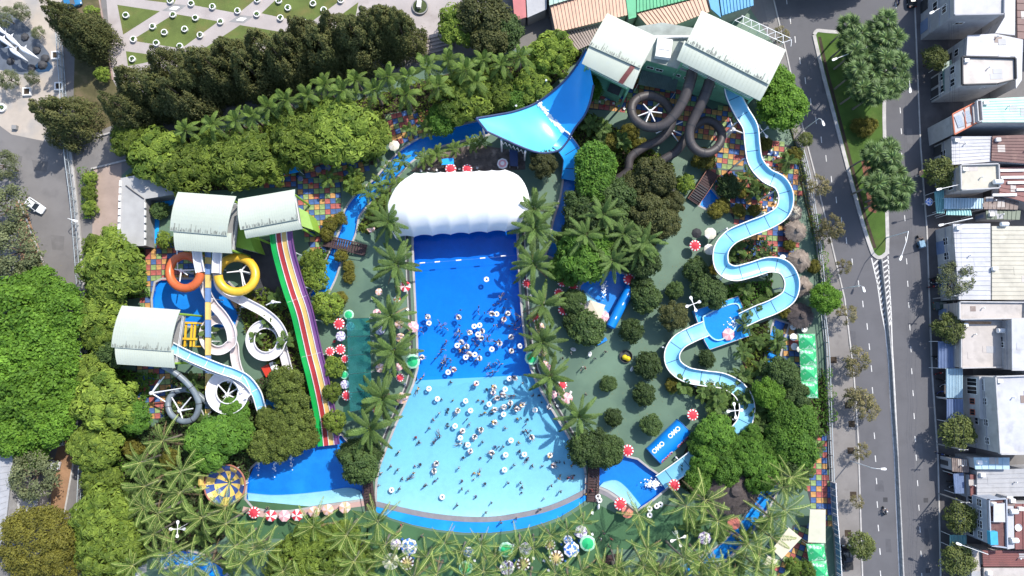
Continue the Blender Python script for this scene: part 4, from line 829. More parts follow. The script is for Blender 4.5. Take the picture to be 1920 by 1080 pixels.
# ---- open and tube slides
def trough_sec(w, wall=.65, t=.1):
    return [(-w/2,wall),(-w/2+.1,wall),(-w/2+.22,.22),(-w/2+.55,.03),(w/2-.55,.03),(w/2-.22,.22),(w/2-.1,wall),(w/2,wall),(w/2-.05,.1),(w/2-.5,-t),(-w/2+.5,-t),(-w/2+.05,.1)]
def chute(root, pts, w, inner, outer, wall=.65, rim=None, name='channel', label=None, sub=6, posts=8.0, foam=False):
    path = smoothpath(PL(pts), sub); sec = trough_sec(w, wall); mb = MB(); mb.sweep(path, sec, 0)
    n = len(sec); mb.m = [0 if i >= (len(path)-1)*n else (1 if (i % n) >= 7 else 0) for i in range(len(mb.f))]
    part(name, mb, [inner, outer], root, label, smooth=True, world=True)
    if rim is not None:
        for sg in (-1, 1):
            part('rim', MB().sweep(path, [(sg*(w/2-.12),wall-.02),(sg*(w/2+.06),wall-.02),(sg*(w/2+.06),wall+.08),(sg*(w/2-.12),wall+.08)][::sg]), rim, root, world=True)
    acc = 0
    for i in range(1, len(path)):
        acc += (path[i]-path[i-1]).length
        if posts and acc > posts and path[i].z > 1.3:
            acc = 0; p = path[i]; t = (path[i]-path[i-1]).normalized(); s = Vector((t.y, -t.x, 0)).normalized()*(w/2+.35)
            q = p+s; part('support_post', MB().tube([(q.x, q.y, 0), (q.x, q.y, p.z-.25)], .17, 8).tube([(q.x, q.y, p.z-.35), (p.x, p.y, p.z-.2)], .11, 6), M_steel, root, world=True)
    j = MB(); acc = 0
    for i in range(1, len(path)-1):
        acc += (path[i]-path[i-1]).length
        if acc > 3.4: acc = 0; d = (path[i+1]-path[i]).normalized()*.07; j.sweep([path[i]-d, path[i]+d], [(a*1.015, b+(.015 if 2 <= k <= 5 else 0)) for k, (a, b) in enumerate(sec)])
    if j.v: part('joint_flange', j, outer, root, world=True, kind='stuff')
    return path
def pipe(root, pts, r, m, name='tube', sub=7, posts=0, n=14, label=None, flare=0.0):
    path = smoothpath(PL(pts), sub); r0 = r; N = len(path); rr = [r*(1+flare*max(0, 1-i/(.3*N))) for i in range(N)]; mb = MB().tube(path, rr, n); part(name, mb, m, root, label, smooth=True, world=True)
    j = MB(); acc = 0
    for i in range(1, len(path)-1):
        acc += (path[i]-path[i-1]).length
        if acc > 3.3: acc = 0; d = (path[i+1]-path[i]).normalized()*.08; j.tube([path[i]-d, path[i]+d], rr[i]*1.05, n)
    if j.v: part('joint_flange', j, M_greyd if m in (M_tubeb, M_tubeg) else m, root, smooth=True, world=True, kind='stuff')
    return path
def star(root, px, py, h, arms):
    c = P(px, py, h); part('support_mast', MB().tube([(c.x, c.y, 0), (c.x, c.y, h)], [.3, .24], 10).lathe([(0,.5),(.35,.3),(.35,-.2)], 10, c), M_steel, root, world=True)
    for a in arms: q = P(*a); part('support_arm', MB().tube([c, q], [.16, .11], 7), M_steel, root, world=True)
def ring_pts(cx, cy, rx, ry, a0, a1, h0, h1, n=14):
    return [(cx+rx*math.cos(R(a0+(a1-a0)*i/n)), cy+ry*math.sin(R(a0+(a1-a0)*i/n)), h0+(h1-h0)*i/n) for i in range(n+1)]
def slide(label, px, py, name='water_slide', cat='water slide'): return thing(name, label, cat, P(px, py))
s = slide('long pale blue open slide winding down from the largest tower roof', 1410, 350)
chute(s, [(1368,150,10),(1373,180,9.6),(1388,212,9.2),(1404,240,8.9),(1408,272,8.6),(1414,305,8.2),(1434,330,7.9),(1460,345,7.6),(1471,370,7.3),(1464,398,7.0),(1438,416,6.7),(1402,430,6.4),(1368,446,6.1),(1350,470,5.8),(1352,500,5.5),(1374,513,5.3),(1405,507,5.1),(1440,497,4.9),(1468,503,4.7),(1482,528,4.5),(1476,556,4.2),(1450,574,3.9),(1418,587,3.4),(1390,600,2.8)], 3.0, M_sb, M_so, .8, M_white)
s = slide('pale blue open slide curving out of the catch pool towards the feathery palms', 1290, 680)
chute(s, [(1322,616,2.5),(1296,627,2.5),(1272,641,2.45),(1259,662,2.4),(1263,685,2.3),(1286,702,2.2),(1320,709,2.1),(1354,714,2.0),(1383,730,1.9),(1398,757,1.8),(1394,790,1.6),(1378,812,1.5)], 3.1, M_sb, M_so, .7, M_white)
s = slide('straight pale blue slide end with splashing water below the inflatable banner', 1275, 870)
chute(s, [(1345,822,3),(1310,850,2.2),(1275,877,1.2),(1238,903,.35)], 3.2, M_sb, M_so, .55, M_white)
s = slide('brown tube slide with a full loop and star-shaped support', 1240, 220)
pipe(s, [(1300,128,10.5),(1292,160,10),(1281,188,9.4),(1264,216,8.7),(1240,236,8.1),(1212,238,7.5),(1189,222,7),(1184,200,6.6),(1197,184,6.2),(1222,180,5.8),(1246,192,5.4),(1260,216,5.0),(1256,240,4.6),(1236,262,4.2),(1208,276,3.8),(1182,296,3.4),(1176,322,2.9),(1150,340,2.2)], .9, M_tubeb, flare=.3)
star(s, 1219, 209, 6.2, [(1195,218,6.5),(1206,195,6),(1241,212,5.6),(1238,192,5.4),(1228,228,6.9),(1210,232,7)]); star(s, 1252, 240, 4.5, [(1280,228,4),(1278,252,3.8),(1274,268,3.2),(1230,250,4)])
part('support_arm', MB().tube(PL([(1252,240,4.4),(1222,268,2.6),(1195,292,2)]), .14, 7), M_steel, s, world=True)
s = slide('brown tube slide with a loop over the coloured tiles', 1320, 250)
pipe(s, [(1335,142,10.5),(1325,170,9.8),(1314,196,9),(1303,218,8.3),(1293,242,7.7),(1295,268,7.2),(1310,284,6.8),(1330,286,6.4),(1348,272,6.0),(1353,250,5.6),(1341,232,5.2),(1322,226,4.8),(1304,236,4.4),(1286,258,4),(1268,284,3.6),(1240,302,3.2),(1226,320,2.8),(1250,345,2.5),(1265,372,2.2),(1258,392,1.9),(1236,400,1.5)], .88, M_tubeb, flare=.3)
star(s, 1375, 243, 5, [(1360,250,5.4),(1394,250,4.6),(1368,222,5)])
# boomerang: blue drop, pale far wall, exit chute
s = slide('huge blue and cyan boomerang slide sheet with a white water line', 1010, 210)
edgeL = smoothpath(PL([(1099,92,11.4),(1080,124,9),(1058,152,6.8),(1028,178,5),(1000,196,4.6),(965,209,6.2),(930,216,8.2),(893,222,10)]), 5)
edgeR = smoothpath(PL([(1113,160,11.4),(1106,192,9),(1095,218,6.6),(1078,240,4.8),(1062,268,3.6),(1042,284,4.4),(1000,284,6.4),(912,246,9.6)]), 5)
N_ = len(edgeL)-1
def boom(u, v):
    i = u*N_; a = int(min(i, N_-1)); f = i-a; l = edgeL[a].lerp(edgeL[a+1], f); r = edgeR[a].lerp(edgeR[a+1], f); p = l.lerp(r, v); return p-Vector((0, 0, 1.0*4*v*(1-v)*(1-abs(2*u-1)**3)))
cut = 17/35
bm = MB().grid(boom, 56, 16, .15); bm.m = [1 if (k < 56*16 and (k//16)/56 > cut+.05-(k % 16)/16*.02) or (k >= 56*16 and k < 2*56*16 and False) else 0 for k in range(len(bm.f))]
part('slide_sheet', bm, [M_deepb, M_cyan], s, smooth=True, world=True)
for E in (edgeL, edgeR): part('rim', MB().tube([p+Vector((0, 0, .1)) for p in E], .22, 7), M_navy, s, world=True)
part('rim', MB().tube([boom(1, k/8)+Vector((0, 0, .1)) for k in range(9)], .25, 7), M_navy, s, world=True)
wl_ = MB()
for k in range(420):
    v = rng.random(); p = boom(min(.99, cut+.045-v*.02+rng.gauss(0, .0075)), v); q = boom(min(.99, cut+.045-v*.02), min(1, v+.02))-boom(cut+.045-v*.02, v); ang = math.atan2(q.y, q.x)+rng.gauss(0, .3); wl_.box(p+Vector((0, 0, .035)), (rng.uniform(.3, .9), rng.uniform(.06, .2), .03), ang)
part('water_foam', wl_, M_foam, s, world=True, kind='stuff')
for px in [(960,212,6.4),(905,232,9.4),(985,283,6.8),(940,262,8.2),(1045,166,5.5),(1010,190,4.4)]:
    p = P(*px); part('support_post', MB().tube([(p.x, p.y, 0), (p.x, p.y, p.z-.2)], .2, 8), M_steel, s, world=True)
tr = MB(); a = P(940,262,8.0); b = P(985,283,6.4)
for k in range(6): tr.tube([a.lerp(b, k/6)-Vector((0,0,.4)), a.lerp(b, (k+.5)/6)-Vector((0,0,2.6)), a.lerp(b, (k+1)/6)-Vector((0,0,.4))], .08, 5)
part('truss', tr, M_steel, s, world=True)
for q in ([(1026,150,6.9),(1024,160,3)],[(970,198,6),(950,203,3)]): part('support_arm', MB().tube(PL([(q[0][0]-2,q[0][1],q[0][2]),(q[1][0],q[1][1],0.2)]), .2, 7), M_steel, s, world=True)
chute(s, [(1046,262,3.9),(1062,276,3.4),(1073,296,2.4),(1073,320,1.2),(1070,338,.5)], 4.2, M_deepb, M_navy, .5, M_navy, 'exit_chute', posts=0)
# racer
s = slide('four-lane racing slide striped green, red, yellow and purple', 560, 600, 'racing_slide')
base = [(527,432,9.4),(531,465,8.3),(541,505,6.6),(553,545,6.1),(566,583,5.6),(576,625,4.1),(585,665,3.3),(594,700,2.9),(604,745,1.5),(612,790,.7),(617,835,.35)]
rp = smoothpath(PL(base), 5)
for k, (lab, m) in enumerate(LN):
    off = (1.5-k)*1.06; w = .98
    part('lane', MB().sweep(rp, [(off-w/2,0.0),(off-w/2,-.12),(off+w/2,-.12),(off+w/2,0.0)]), m, s, lab, world=True)
for k in range(5):
    off = (2-k)*1.06; part('lane_divider', MB().sweep(rp, [(off-.055,.22 if 0 < k < 4 else .4),(off-.055,-.14),(off+.055,-.14),(off+.055,.22 if 0 < k < 4 else .4)]), [LN[0][1], M_sw, M_sw, M_sw, LN[3][1]][k], s, world=True)
for i in range(6, len(rp)-12, 8):
    p = rp[i]; part('support_frame', MB().tube([(p.x-1.9, p.y, 0), (p.x-1.9, p.y, p.z-.2)], .12, 6).tube([(p.x+1.9, p.y, 0), (p.x+1.9, p.y, p.z-.2)], .12, 6).tube([(p.x-2.1, p.y, p.z-.25), (p.x+2.1, p.y, p.z-.25)], .1, 6), M_steel, s, world=True)
part('joint_flange', MB().sweep([rp[17]-(rp[18]-rp[17]).normalized()*.025, rp[17]+(rp[18]-rp[17]).normalized()*.025], [(-2.12,.03),(-2.12,-.1),(2.12,-.1),(2.12,.03)]).sweep([rp[30]-(rp[31]-rp[30]).normalized()*.025, rp[30]+(rp[31]-rp[30]).normalized()*.025], [(-2.12,.03),(-2.12,-.1),(2.12,-.1),(2.12,.03)]), M_sw, s, world=True)
# orange and yellow rings with white chutes
s = slide('white slide that turns into an orange tube ring below its tower roof', 347, 510)
chute(s, [(371,468,8.6),(374,490,8.1),(378,510,7.6)], 1.7, M_sw, M_sw, .6, M_steel, posts=0)
pipe(s, ring_pts(347,510,29,30.5,2,352,7.4,4.2,20), .83, M_or)
chute(s, [(380,512,4.2),(388,545,3.9),(401,570,3.6),(420,592,3.4),(433,615,3.2),(437,640,3.0)]+ring_pts(411,628,27,29,22,378,2.9,1.6,18)[1:]+[(441,650,1.45),(443,672,1.3),(449,695,1.1),(462,722,.9),(474,755,.7)], 1.75, M_swb, M_sw, .5, M_sw)
star(s, 340, 507, 5.0, [(322,504,5.6),(365,506,5.4),(337,528,5.4),(352,516,5)]); part('support_post', MB().tube([P(333,472,0), P(332,470,6), P(333,505,5)], .12, 6), M_steel, s, world=True)
s = slide('white slide that turns into a yellow tube ring below its tower roof', 444, 514)
chute(s, [(410,470,8.6),(409,490,8.1),(408,512,7.6)], 1.7, M_sw, M_sw, .6, M_steel, posts=0)
pipe(s, ring_pts(444,515,35,32,178,-172,7.4,4.2,20), .86, M_ye)
chute(s, [(409,512,4.1),(413,534,4.0),(424,547,3.9),(440,556,3.85),(468,570,3.75),(497,586,3.6),(520,606,3.4),(533,630,3.2)]+ring_pts(500,638,29,30,-8,352,3.0,1.8,18)[1:]+[(532,655,1.55),(537,675,1.4),(542,695,1.2)], 1.75, M_sw, M_swb, .5, M_sw)
star(s, 452, 508, 4.6, [(425,511,5.2),(466,492,5.2),(456,537,5.4),(460,535,5.4),(470,512,5.4)]); star(s, 512, 566, 4.4, [(499,572,4),(527,567,4)])
s = slide('white spiral slide fed by a pale blue channel from the small tower', 427, 733)
chute(s, [(322,656,7.2),(345,664,6.9),(375,678,6.4),(405,691,5.9),(433,699,5.4),(452,713,5.0),(462,735,4.6)]+ring_pts(428,735,30,31,6,372,4.5,2.4,20), 2.1, M_sw, M_sw, .5, M_steel)
star(s, 426, 740, 3.0, [(408,720,3.8),(436,712,3.8),(446,728,3.6),(446,748,3.2),(432,762,3.2),(415,760,3.2),(418,745,3)])
s = slide('narrow pale blue slide running from the small tower roof past the white spiral', 470, 730)
chute(s, [(323,650,7.8),(350,664,7.5),(382,678,7.0),(415,691,6.5),(442,700,6.0),(464,712,5.3),(482,735,4.4),(491,762,3.2),(500,790,1.6),(502,803,.9)], 1.9, M_sb, M_sw, .55, M_white)
s = slide('grey tube slide looping below the small tower roof', 345, 755)
pipe(s, [(306,686,6.6),(322,695,6.4),(340,708,6.0),(356,724,5.5),(368,742,5.0),(373,762,4.6),(364,784,4.2),(344,790,3.8),(322,778,3.4),(315,757,3.1),(324,738,2.8),(345,730,2.6),(366,736,2.4),(384,750,2.2),(400,764,2.0),(425,772,1.7),(452,768,1.3)], .58, M_tubeg)
star(s, 337, 770, 3.6, [(322,745,3.4),(358,745,4.6),(344,790,3.8),(348,756,3.4),(362,766,4.2)]); star(s, 284, 737, 4, [(308,706,5.2),(340,728,4.6),(318,758,3.2),(300,712,5)]); star(s, 384, 783, 1.6, [(374,760,4),(412,777,1.9),(396,772,2)])
s = slide('straight steep slide of alternating yellow and blue segments', 391, 620, 'speed_slide')
sp = PL([(391,470,7.6),(391,500,6.6),(391,560,5.2),(391,640,3.6),(391,720,2.0),(391,800,.9)])
for k in range(12):
    a, b = k/12*5, (k+1)/12*5
    seg = [sp[min(int(t), 4)].lerp(sp[min(int(t), 4)+1], t-min(int(t), 4)) for t in (a, (a+b)/2, b-.012)]
    part('segment', MB().sweep(seg, [(-.55,.3),(-.45,.3),(-.4,.05),(.4,.05),(.45,.3),(.55,.3),(.5,-.1),(-.5,-.1)]), M_pblue if k % 2 == 0 else M_pyel, s, world=True)
for k in (1, 2, 3): p = sp[k]; part('support_post', MB().tube([(p.x+.7, p.y, 0), (p.x+.7, p.y, p.z)], .12, 6), M_steel, s, world=True)
s = thing("beam_stairs", 'yellow open frame of beams beside the small tower roof', 'stair', P(348,625))
for x in (328, 339, 350, 361, 367): part('beam', MB().sweep(PL([(x,604,5.2),(x-3,650,5.2)]), [(-.17,0),(.17,0),(.17,.3),(-.17,.3)]), M_ye, s, world=True)
for y in (604, 634): part('beam', MB().sweep(PL([(325,y,5.5),(370,y+2,5.5)]), [(-.2,.02),(.2,.02),(.2,.3),(-.2,.3)]), M_ye, s, world=True)
for q in ((328,606),(367,606),(326,648),(364,650)): p = P(*q, 5.2); part('column', MB().tube([(p.x, p.y, 0), (p.x, p.y, 5.2)], .16, 7), M_ye, s, world=True)
s = thing('bowl_slide', 'round funnel bowl slide in yellow and blue segments', 'water slide', P(432,905))
M_fy = mat('funnel_yellow', (.62,.45,.12), .4, .1, .6); M_fb = mat('funnel_blue', (.03,.07,.25), .4, .15, .6)
part('bowl', MB().lathe([(4.0,2.7),(3.2,2.2),(2.6,1.5),(1.9,1.0),(1.1,.75),(.45,.6),(.4,.2)], 28, (0,0,0), alt=lambda i, j: (j//2+(i > 1)) % 2), [M_fy, M_fb], s)
part('rim', MB().tube([(4.05*math.cos(a), 4.05*math.sin(a), 2.75) for a in np.linspace(0, 2*math.pi, 33)], .16, 6), mat('rim_red', (.35,.14,.10), .5, .1, 1), s)
for k in range(6): a = k*1.047; part('support_post', MB().tube([(3.6*math.cos(a), 3.6*math.sin(a), 0), (3.6*math.cos(a), 3.6*math.sin(a), 2.5)], .12, 6), M_steel, s)
part('feed_trough', MB().tube([(-4.0,-.6,2.9),(-4.6,.4,3.1),(-4.4,2.2,3.3)], .55, 8), M_fy, s)
s = thing('play_slide', 'little red and white children slide beside the white spiral', 'slide', P(512,692))
part('tub', MB().box((-.9,-.3,.5), (1.5,2.2,1.0), .5), mat('toy_red', (.5,.04,.02), .4, .1, 1), s); part('striped_ramp', MB().box((.6,.2,.7), (1.3,2.8,.5), .4).box((.6,.2,1.0), (.25,2.6,.14), .4), M_white, s)
s = thing('water_chute', 'short curved blue chute under the olive-brown trees', 'water slide', P(505,775))
chute(s, [(497,755,1.8),(512,762,1.6),(522,778,1.3),(525,800,1)], 1.6, mat('chute_blue', (.02,.22,.55), .4, .1, .6), M_so, .5, posts=0)
# catch pool
s = thing('catch_pool', 'raised blue platform with a round-cornered catch pool', 'pool', P(1350,605))
cp = wpoly([(1301,583),(1384,556),(1394,580),(1408,628),(1330,655),(1322,640)], 1.6)
part('platform', MB().prism(cp, 0, 1.6), M_blued, s, world=True)
ip = smoothpath(PL([(1318,594,2.0),(1350,577,2.0),(1380,569,2.0),(1388,582,2.0),(1384,600,2.0),(1374,622,2.0),(1352,637,2.0),(1336,634,2.0),(1322,616,2.0),(1318,594,2.0)]), 3)
part('basin_rim', MB().sweep(ip, [(-.13,-.4),(.13,-.4),(.13,.12),(-.13,.12)], cap=False), mat('rim_cyan', (.35,.62,.75), .5, .1, .8), s, world=True)
part('water', MB().sheet(ip[:-1], 1.9), mat('catch_water', (.006,.21,.60), .12, .06, .5, .35, 2.5, spec=.6), s, world=True)
part('edge', MB().sweep([Vector((*p, 1.6)) for p in cp+cp[:1]], [(-.15,0),(.0,0),(.0,.14),(-.15,.14)], cap=False), M_coping, s, world=True)
# ---- the white tent over the stage end
s = thing('vaulted_tent', 'white vaulted membrane tent with a scalloped edge over the pool end', 'tent', P(860,385))
LE = smoothpath([Vector((*p, 0)) for p in [(778,324),(748,345),(731,374),(725,402),(733,428),(742,446)]], 6); RE = smoothpath([Vector((*p, 0)) for p in [(946,318),(972,330),(988,356),(993,388),(990,414),(982,432)]], 6)
def tent(u, v):
    i = min(v, .9999)*(len(LE)-1); a = int(i); f = i-a; l = LE[a].lerp(LE[a+1], f); r = RE[a].lerp(RE[a+1], f); p = l.lerp(r, u)
    bay = abs(math.sin(math.pi*u*7)); rise = math.sin(math.pi*(.1+.86*v)); e = 1-abs(2*u-1)**5
    py = p.y-bay*3.0*max(0, v-.8)/.2+1.5*bay*max(0, .12-v)/.12
    return P(p.x, py, 2.6+6.2*rise*(.55+.45*e)-.4*bay*max(0, v-.4)/.6*rise)
part('membrane', MB().grid(tent, 84, 30, .05), mat('tent_membrane', (.80,.80,.80), .6, .03, .3, stain=((.68,.69,.72), .12, .6, .4)), s, smooth=True, world=True)
for k in range(8):
    u = k/7; part('arch_rib', MB().tube([tent(u, j/16)-Vector((0, 0, .15)) for j in range(17)], .1, 6), M_steel, s, world=True)
    for v in ((.02, .98) if k in (0, 7) else (.02,)): p = tent(u, v); part('post', MB().tube([(p.x, p.y, -2.2 if v > .5 else 0), (p.x, p.y, p.z-.1)], .12, 6), M_steel, s, world=True)
stg = MB().prism(wpoly([(772,330),(972,330),(972,364),(772,364)]), 0, .9); struct('wave_machine_house', stg, M_grey)
# ---- thatch
M_thatch = mat('thatch', (.235,.19,.155), .95, .3, 1.2, .6, 20, stain=((.26,.215,.18), 2.2, .52, .7)); M_thatchd = mat('dark_thatch', (.08,.064,.06), .95, .35, 1.2, .6, 20, stain=((.10,.085,.08), 2.0, .55, .7))
def hut(label, px, py, r, h, m, n=6, name='thatched_hut', cap=True, group=None):
    p = P(px, py, h*.8); o = thing(name, label, 'hut', (p.x, p.y, 0), rng.uniform(0, 1), group=group); mb = MB().lathe([(r,h*.62),(r*.6,h*.84),(r*.2,h*1.0),(.02,h*1.06)], n)
    part('roof', mb, m, o); st = MB(); N = 260 if r < 4 else 900
    for k in range(N):
        a = rng.uniform(0, 6.283); q = math.sqrt(rng.random()); x = r*q*math.cos(math.pi/n)/math.cos((a % (2*math.pi/n))-math.pi/n); z = h*(1.06-.44*q)+.05; l = rng.uniform(.35, .8)
        c, s_ = math.cos(a), math.sin(a); w = .05; x1 = min(x+l, r*1.06); st.add([(x*c-w*s_, x*s_+w*c, z+.03), (x*c+w*s_, x*s_-w*c, z+.03), (x1*c+w*s_, x1*s_-w*c, z-l*.44*h/r+.05), (x1*c-w*s_, x1*s_+w*c, z-l*.44*h/r+.05)], [(0,3,2,1)])
    part('straw', st, M_thatch if m is M_thatch else mat('straw_dark', (.11,.09,.085), .95, .3, 1), o, kind='stuff')
    if cap: part('cap', MB().lathe([(r*.24,h*1.0),(r*.2,h*1.1),(.02,h*1.16)], 10), m, o)
    for k in range(n): a = 2*math.pi*k/n; part('post', MB().tube([(r*.8*math.cos(a), r*.8*math.sin(a), 0), (r*.8*math.cos(a), r*.8*math.sin(a), h*.68)], .09, 6), M_wood, o)
    return o
G_ = 'thatched huts in a row beside the avenue hedge'
hut('round dark thatched roof with a raised cap, the big hut', 1377, 918, 5.2, 5.0, M_thatchd, 20)
hut('pale bleached thatched hut, first of the row', 1489, 398, 1.9, 2.8, mat('thatch_pale', (.38,.34,.27), .95, .2, 1.2, .5, 20), 6, group=G_)
hut('brown thatched hut right below the bleached hut', 1494, 432, 2.3, 3.0, M_thatch, 6, group=G_); hut('brown thatched hut between a white round table and the green hedge', 1500, 488, 2.4, 3.0, M_thatch, 6, group=G_)
hut('brown thatched hut beside the outer bend of the pale blue slide', 1506, 537, 2.2, 3.0, M_thatch, 6, group=G_); hut('darker thatched hut above the green tents', 1503, 592, 2.7, 3.1, M_thatchd, 7, group=G_)
# ---- canopies
M_gtent = mat('green_print', (.03,.36,.13), .6, .1, .8, stain=((.50,.66,.55), 1.6, .5, 1.0)); M_gt2 = mat('green_tent', (.03,.40,.15), .6, .1, .8)
def gazebo(label, px, h=2.5, m=M_gtent, m2=M_gt2, top=.9, group=None, name='canopy_tent'):
    q = PL(px, h); c = centre(q); o = thing(name, label, 'tent', c, group=group); mb = MB(); C = c+Vector((0, 0, h+top))
    for i in range(4):
        a, b = q[i], q[(i+1) % 4]; e, f = a.lerp(C, .55), b.lerp(C, .55); mb.add([a, b, f, e], [(0,1,2,3)], 0); mb.add([e, f, C], [(0,1,2)], 1); d = Vector((0, 0, -.3)); mb.add([a, b, b+d, a+d], [(0,3,2,1)], 0)
    part('canopy', mb, [m, m2], o, world=True)
    for p in q: part('leg', MB().tube([(p.x, p.y, 0), (p.x, p.y, h)], .05, 6), M_steel, o, world=True)
    return o
gy = [626, 655, 685, 715, 747]; gx0 = [1497,1499,1500.5,1501,1502]; gx1 = [1528,1530,1531.5,1533,1534]
for k, lb in enumerate(('green printed tent next to the darker thatched hut', 'green printed tent, second from the darker thatched hut', 'green printed tent, third from the darker thatched hut', 'green printed tent at the hedge end of the row')):
    gazebo(lb, [(gx0[k]+.3,gy[k]+.3),(gx1[k],gy[k]),(gx1[k+1],gy[k+1]-.6),(gx0[k+1],gy[k+1]-.6)], group='green tents in a row')
gazebo('green and white printed tent beside the clipped ball shrubs', [(1512,1020),(1545,1019),(1549,1050),(1517,1052)], group='green tents near the street fence'); gazebo('green and white printed tent cut by the picture bottom', [(1518,1053),(1549,1051),(1554,1085),(1524,1087)], group='green tents near the street fence')
M_beige = mat('beige_canvas', (.56,.50,.38), .8, .08, .5); M_cream = mat('cream_sheet', (.50,.49,.38), .7, .1, .4)
gazebo('beige square canopy beside the wading pool', [(1107,563),(1135,572),(1125,601),(1097,590)], 2.7, M_beige, M_beige, .5)
awning('gazebo_roof', 'pale cream flat roof above the green tents by the street fence', [(1519,955),(1548,956),(1548,1018),(1515,1017)], 3.0, M_cream, cat='canopy')
awning('canvas_awning', 'tan tilted canvas canopy over the coloured tiles', [(1479,989),(1503,1009),(1466,1048),(1448,1030)], 2.9, M_beige, cat='canopy'); awning('canvas_awning', 'small tan canvas corner beside the bottom palms', [(1440,1042),(1458,1050),(1450,1066),(1432,1058)], 2.6, M_beige, cat='canopy')
m = bpy.data.materials.new('shade_net'); n_, l_k = nodes(m); n_['Principled BSDF'].inputs['Base Color'].default_value = (.005,.12,.12, 1); n_['Principled BSDF'].inputs['Roughness'].default_value = .7
wv = n_.new('ShaderNodeTexNoise'); wv.inputs['Scale'].default_value = .8; tcn = n_.new('ShaderNodeTexCoord'); l_k.new(tcn.outputs['Object'], wv.inputs['Vector'])
mrn = n_.new('ShaderNodeMapRange'); mrn.inputs['To Min'].default_value = .2; mrn.inputs['To Max'].default_value = .75; l_k.new(wv.outputs['Fac'], mrn.inputs['Value'])
tb = n_.new('ShaderNodeBsdfTransparent'); tb.inputs['Color'].default_value = (.25,.7,.68,1); mx_ = n_.new('ShaderNodeMixShader'); l_k.new(mrn.outputs['Result'], mx_.inputs['Fac']); l_k.new(n_['Principled BSDF'].outputs[0], mx_.inputs[1]); l_k.new(tb.outputs[0], mx_.inputs[2]); l_k.new(mx_.outputs[0], n_['Material Output'].inputs['Surface'])
s = thing('shade_net', 'teal see-through shade net stretched over the deck', 'canopy', P(672,680)); nq = PL([(650,597),(693,596),(698,766),(656,772)], 3.6)
part('net', MB().grid(lambda u, v: nq[0].lerp(nq[1], u).lerp(nq[3].lerp(nq[2], u), v)-Vector((0, 0, .35*math.sin(math.pi*((v*5) % 1))*math.sin(math.pi*u))), 8, 30), m, s, smooth=True, world=True)
for k in range(6):
    for e in (0, 1): p = nq[0+e].lerp(nq[3-e], k/5); part('post', MB().tube([(p.x, p.y, 0), (p.x, p.y, 3.6)], .06, 6), M_steel, s, world=True)
    a = nq[0].lerp(nq[3], k/5); b = nq[1].lerp(nq[2], k/5); part('cable', MB().tube([a, b], .035, 4), M_greyd, s, world=True)
# ---- bridges
def bridge(label, pts, w, h, rails=True, stepped=0, name='footbridge'):
    q = smoothpath(PL([(x, y, h) for x, y in pts]), 6); c = q[len(q)//2]; o = thing(name, label, 'bridge', (c.x, c.y, 0)); L = sum((a-b).length for a, b in zip(q, q[1:])); n = int(L/.45); pl = MB()
    rise = lambda t: .5*math.sin(math.pi*t)
    for k in range(n):
        t = (k+.5)/n; i = t*(len(q)-1); a = int(min(i, len(q)-2)); p = q[a].lerp(q[a+1], i-a); d = q[a+1]-q[a]; pl.box(p+Vector((0, 0, rise(t)+rng.uniform(0, .02))), (.40, w, .09), math.atan2(d.y, d.x))
    part('plank_deck', pl, M_wood, o, world=True); qq = [p+Vector((0, 0, rise(i/(len(q)-1)))) for i, p in enumerate(q)]
    for sg in (-1, 1):
        part('beam', MB().sweep(qq, [(sg*w/2-.08,-.3),(sg*w/2+.08,-.3),(sg*w/2+.08,-.06),(sg*w/2-.08,-.06)]), M_wood, o, world=True)
        if rails: part('handrail', MB().sweep(qq, [(sg*w/2-.05,.85),(sg*w/2+.05,.85),(sg*w/2+.05,.95),(sg*w/2-.05,.95)]), M_wood if not stepped else mat('rust_rail', (.25,.1,.06), .6, .2, 1), o, world=True)
    for k in range(stepped):
        t = .52+k*.06; i = t*(len(q)-1); a = int(min(i, len(q)-2)); p = q[a].lerp(q[a+1], i-a); d = q[a+1]-q[a]; part('step', MB().box(p+Vector((0, 0, rise(t)+.15)), (.2, w, .12), math.atan2(d.y, d.x)), M_greyd, o, world=True)
    return o
bridge('brown timber footbridge between the fountain pool and the wave pool', [(688,893),(692,920),(696,955)], 1.9, .25)
bridge('dark footbridge carrying stacked white rings beside the splash pool', [(1113,866),(1112,900),(1110,940)], 2.1, .25)
bridge('dry brown wooden bridge crossing the lazy river', [(608,452),(645,460),(686,470)], 2.2, .5); bridge('dark stepped bridge with rust-red handrails by the coloured tiles', [(1336,322),(1318,350),(1299,378)], 2.6, .6, True, 7)
bridge('dark plank deck among the bottom coconut palms', [(1146,1040),(1150,1065),(1153,1090)], 3.2, .2); bridge('short brown bridge hidden under the coconut palms', [(400,1042),(418,1052),(436,1060)], 1.8, .3, False); bridge('small red-brown jetty beside the dark river', [(1428,632),(1442,638)], 1.4, .3)
# ---- inflatables
M_inf = mat('inflatable_blue', (.004,.20,.66), .35, .05, .4, spec=.5)
s = thing('inflatable_barrier', 'long blue inflatable tube at the wading pool edge', 'inflatable', P(1160,578)); q = PL([(1183,538,1.0),(1176,552,1.0),(1160,582,1.0),(1145,612,1.0)])
part('tube', MB().tube([q[0]+(q[0]-q[1]).normalized()*.3]+q+[q[3]+(q[3]-q[2]).normalized()*.3], [.6,1.0,1.05,1.05,1.0,.6], 16), M_inf, s, smooth=True, world=True)
for t in (.2, .45, .8):
    p = q[0].lerp(q[3], t); part('patch', MB().box(p+Vector((.1, .1, 1.04)), (.22, .6, .03), -.5), M_white, s, world=True)
s = thing('inflatable_banner', 'blue inflatable half-round banner lettered OMO beside the splash pool', 'inflatable', P(1250,830))
ax0, ax1 = P(1224,856,.0), P(1283,800,.0); ad = (ax1-ax0).normalized(); an = Vector((-ad.y, ad.x, 0)); rB = 2.15; AL = (ax1-ax0).length
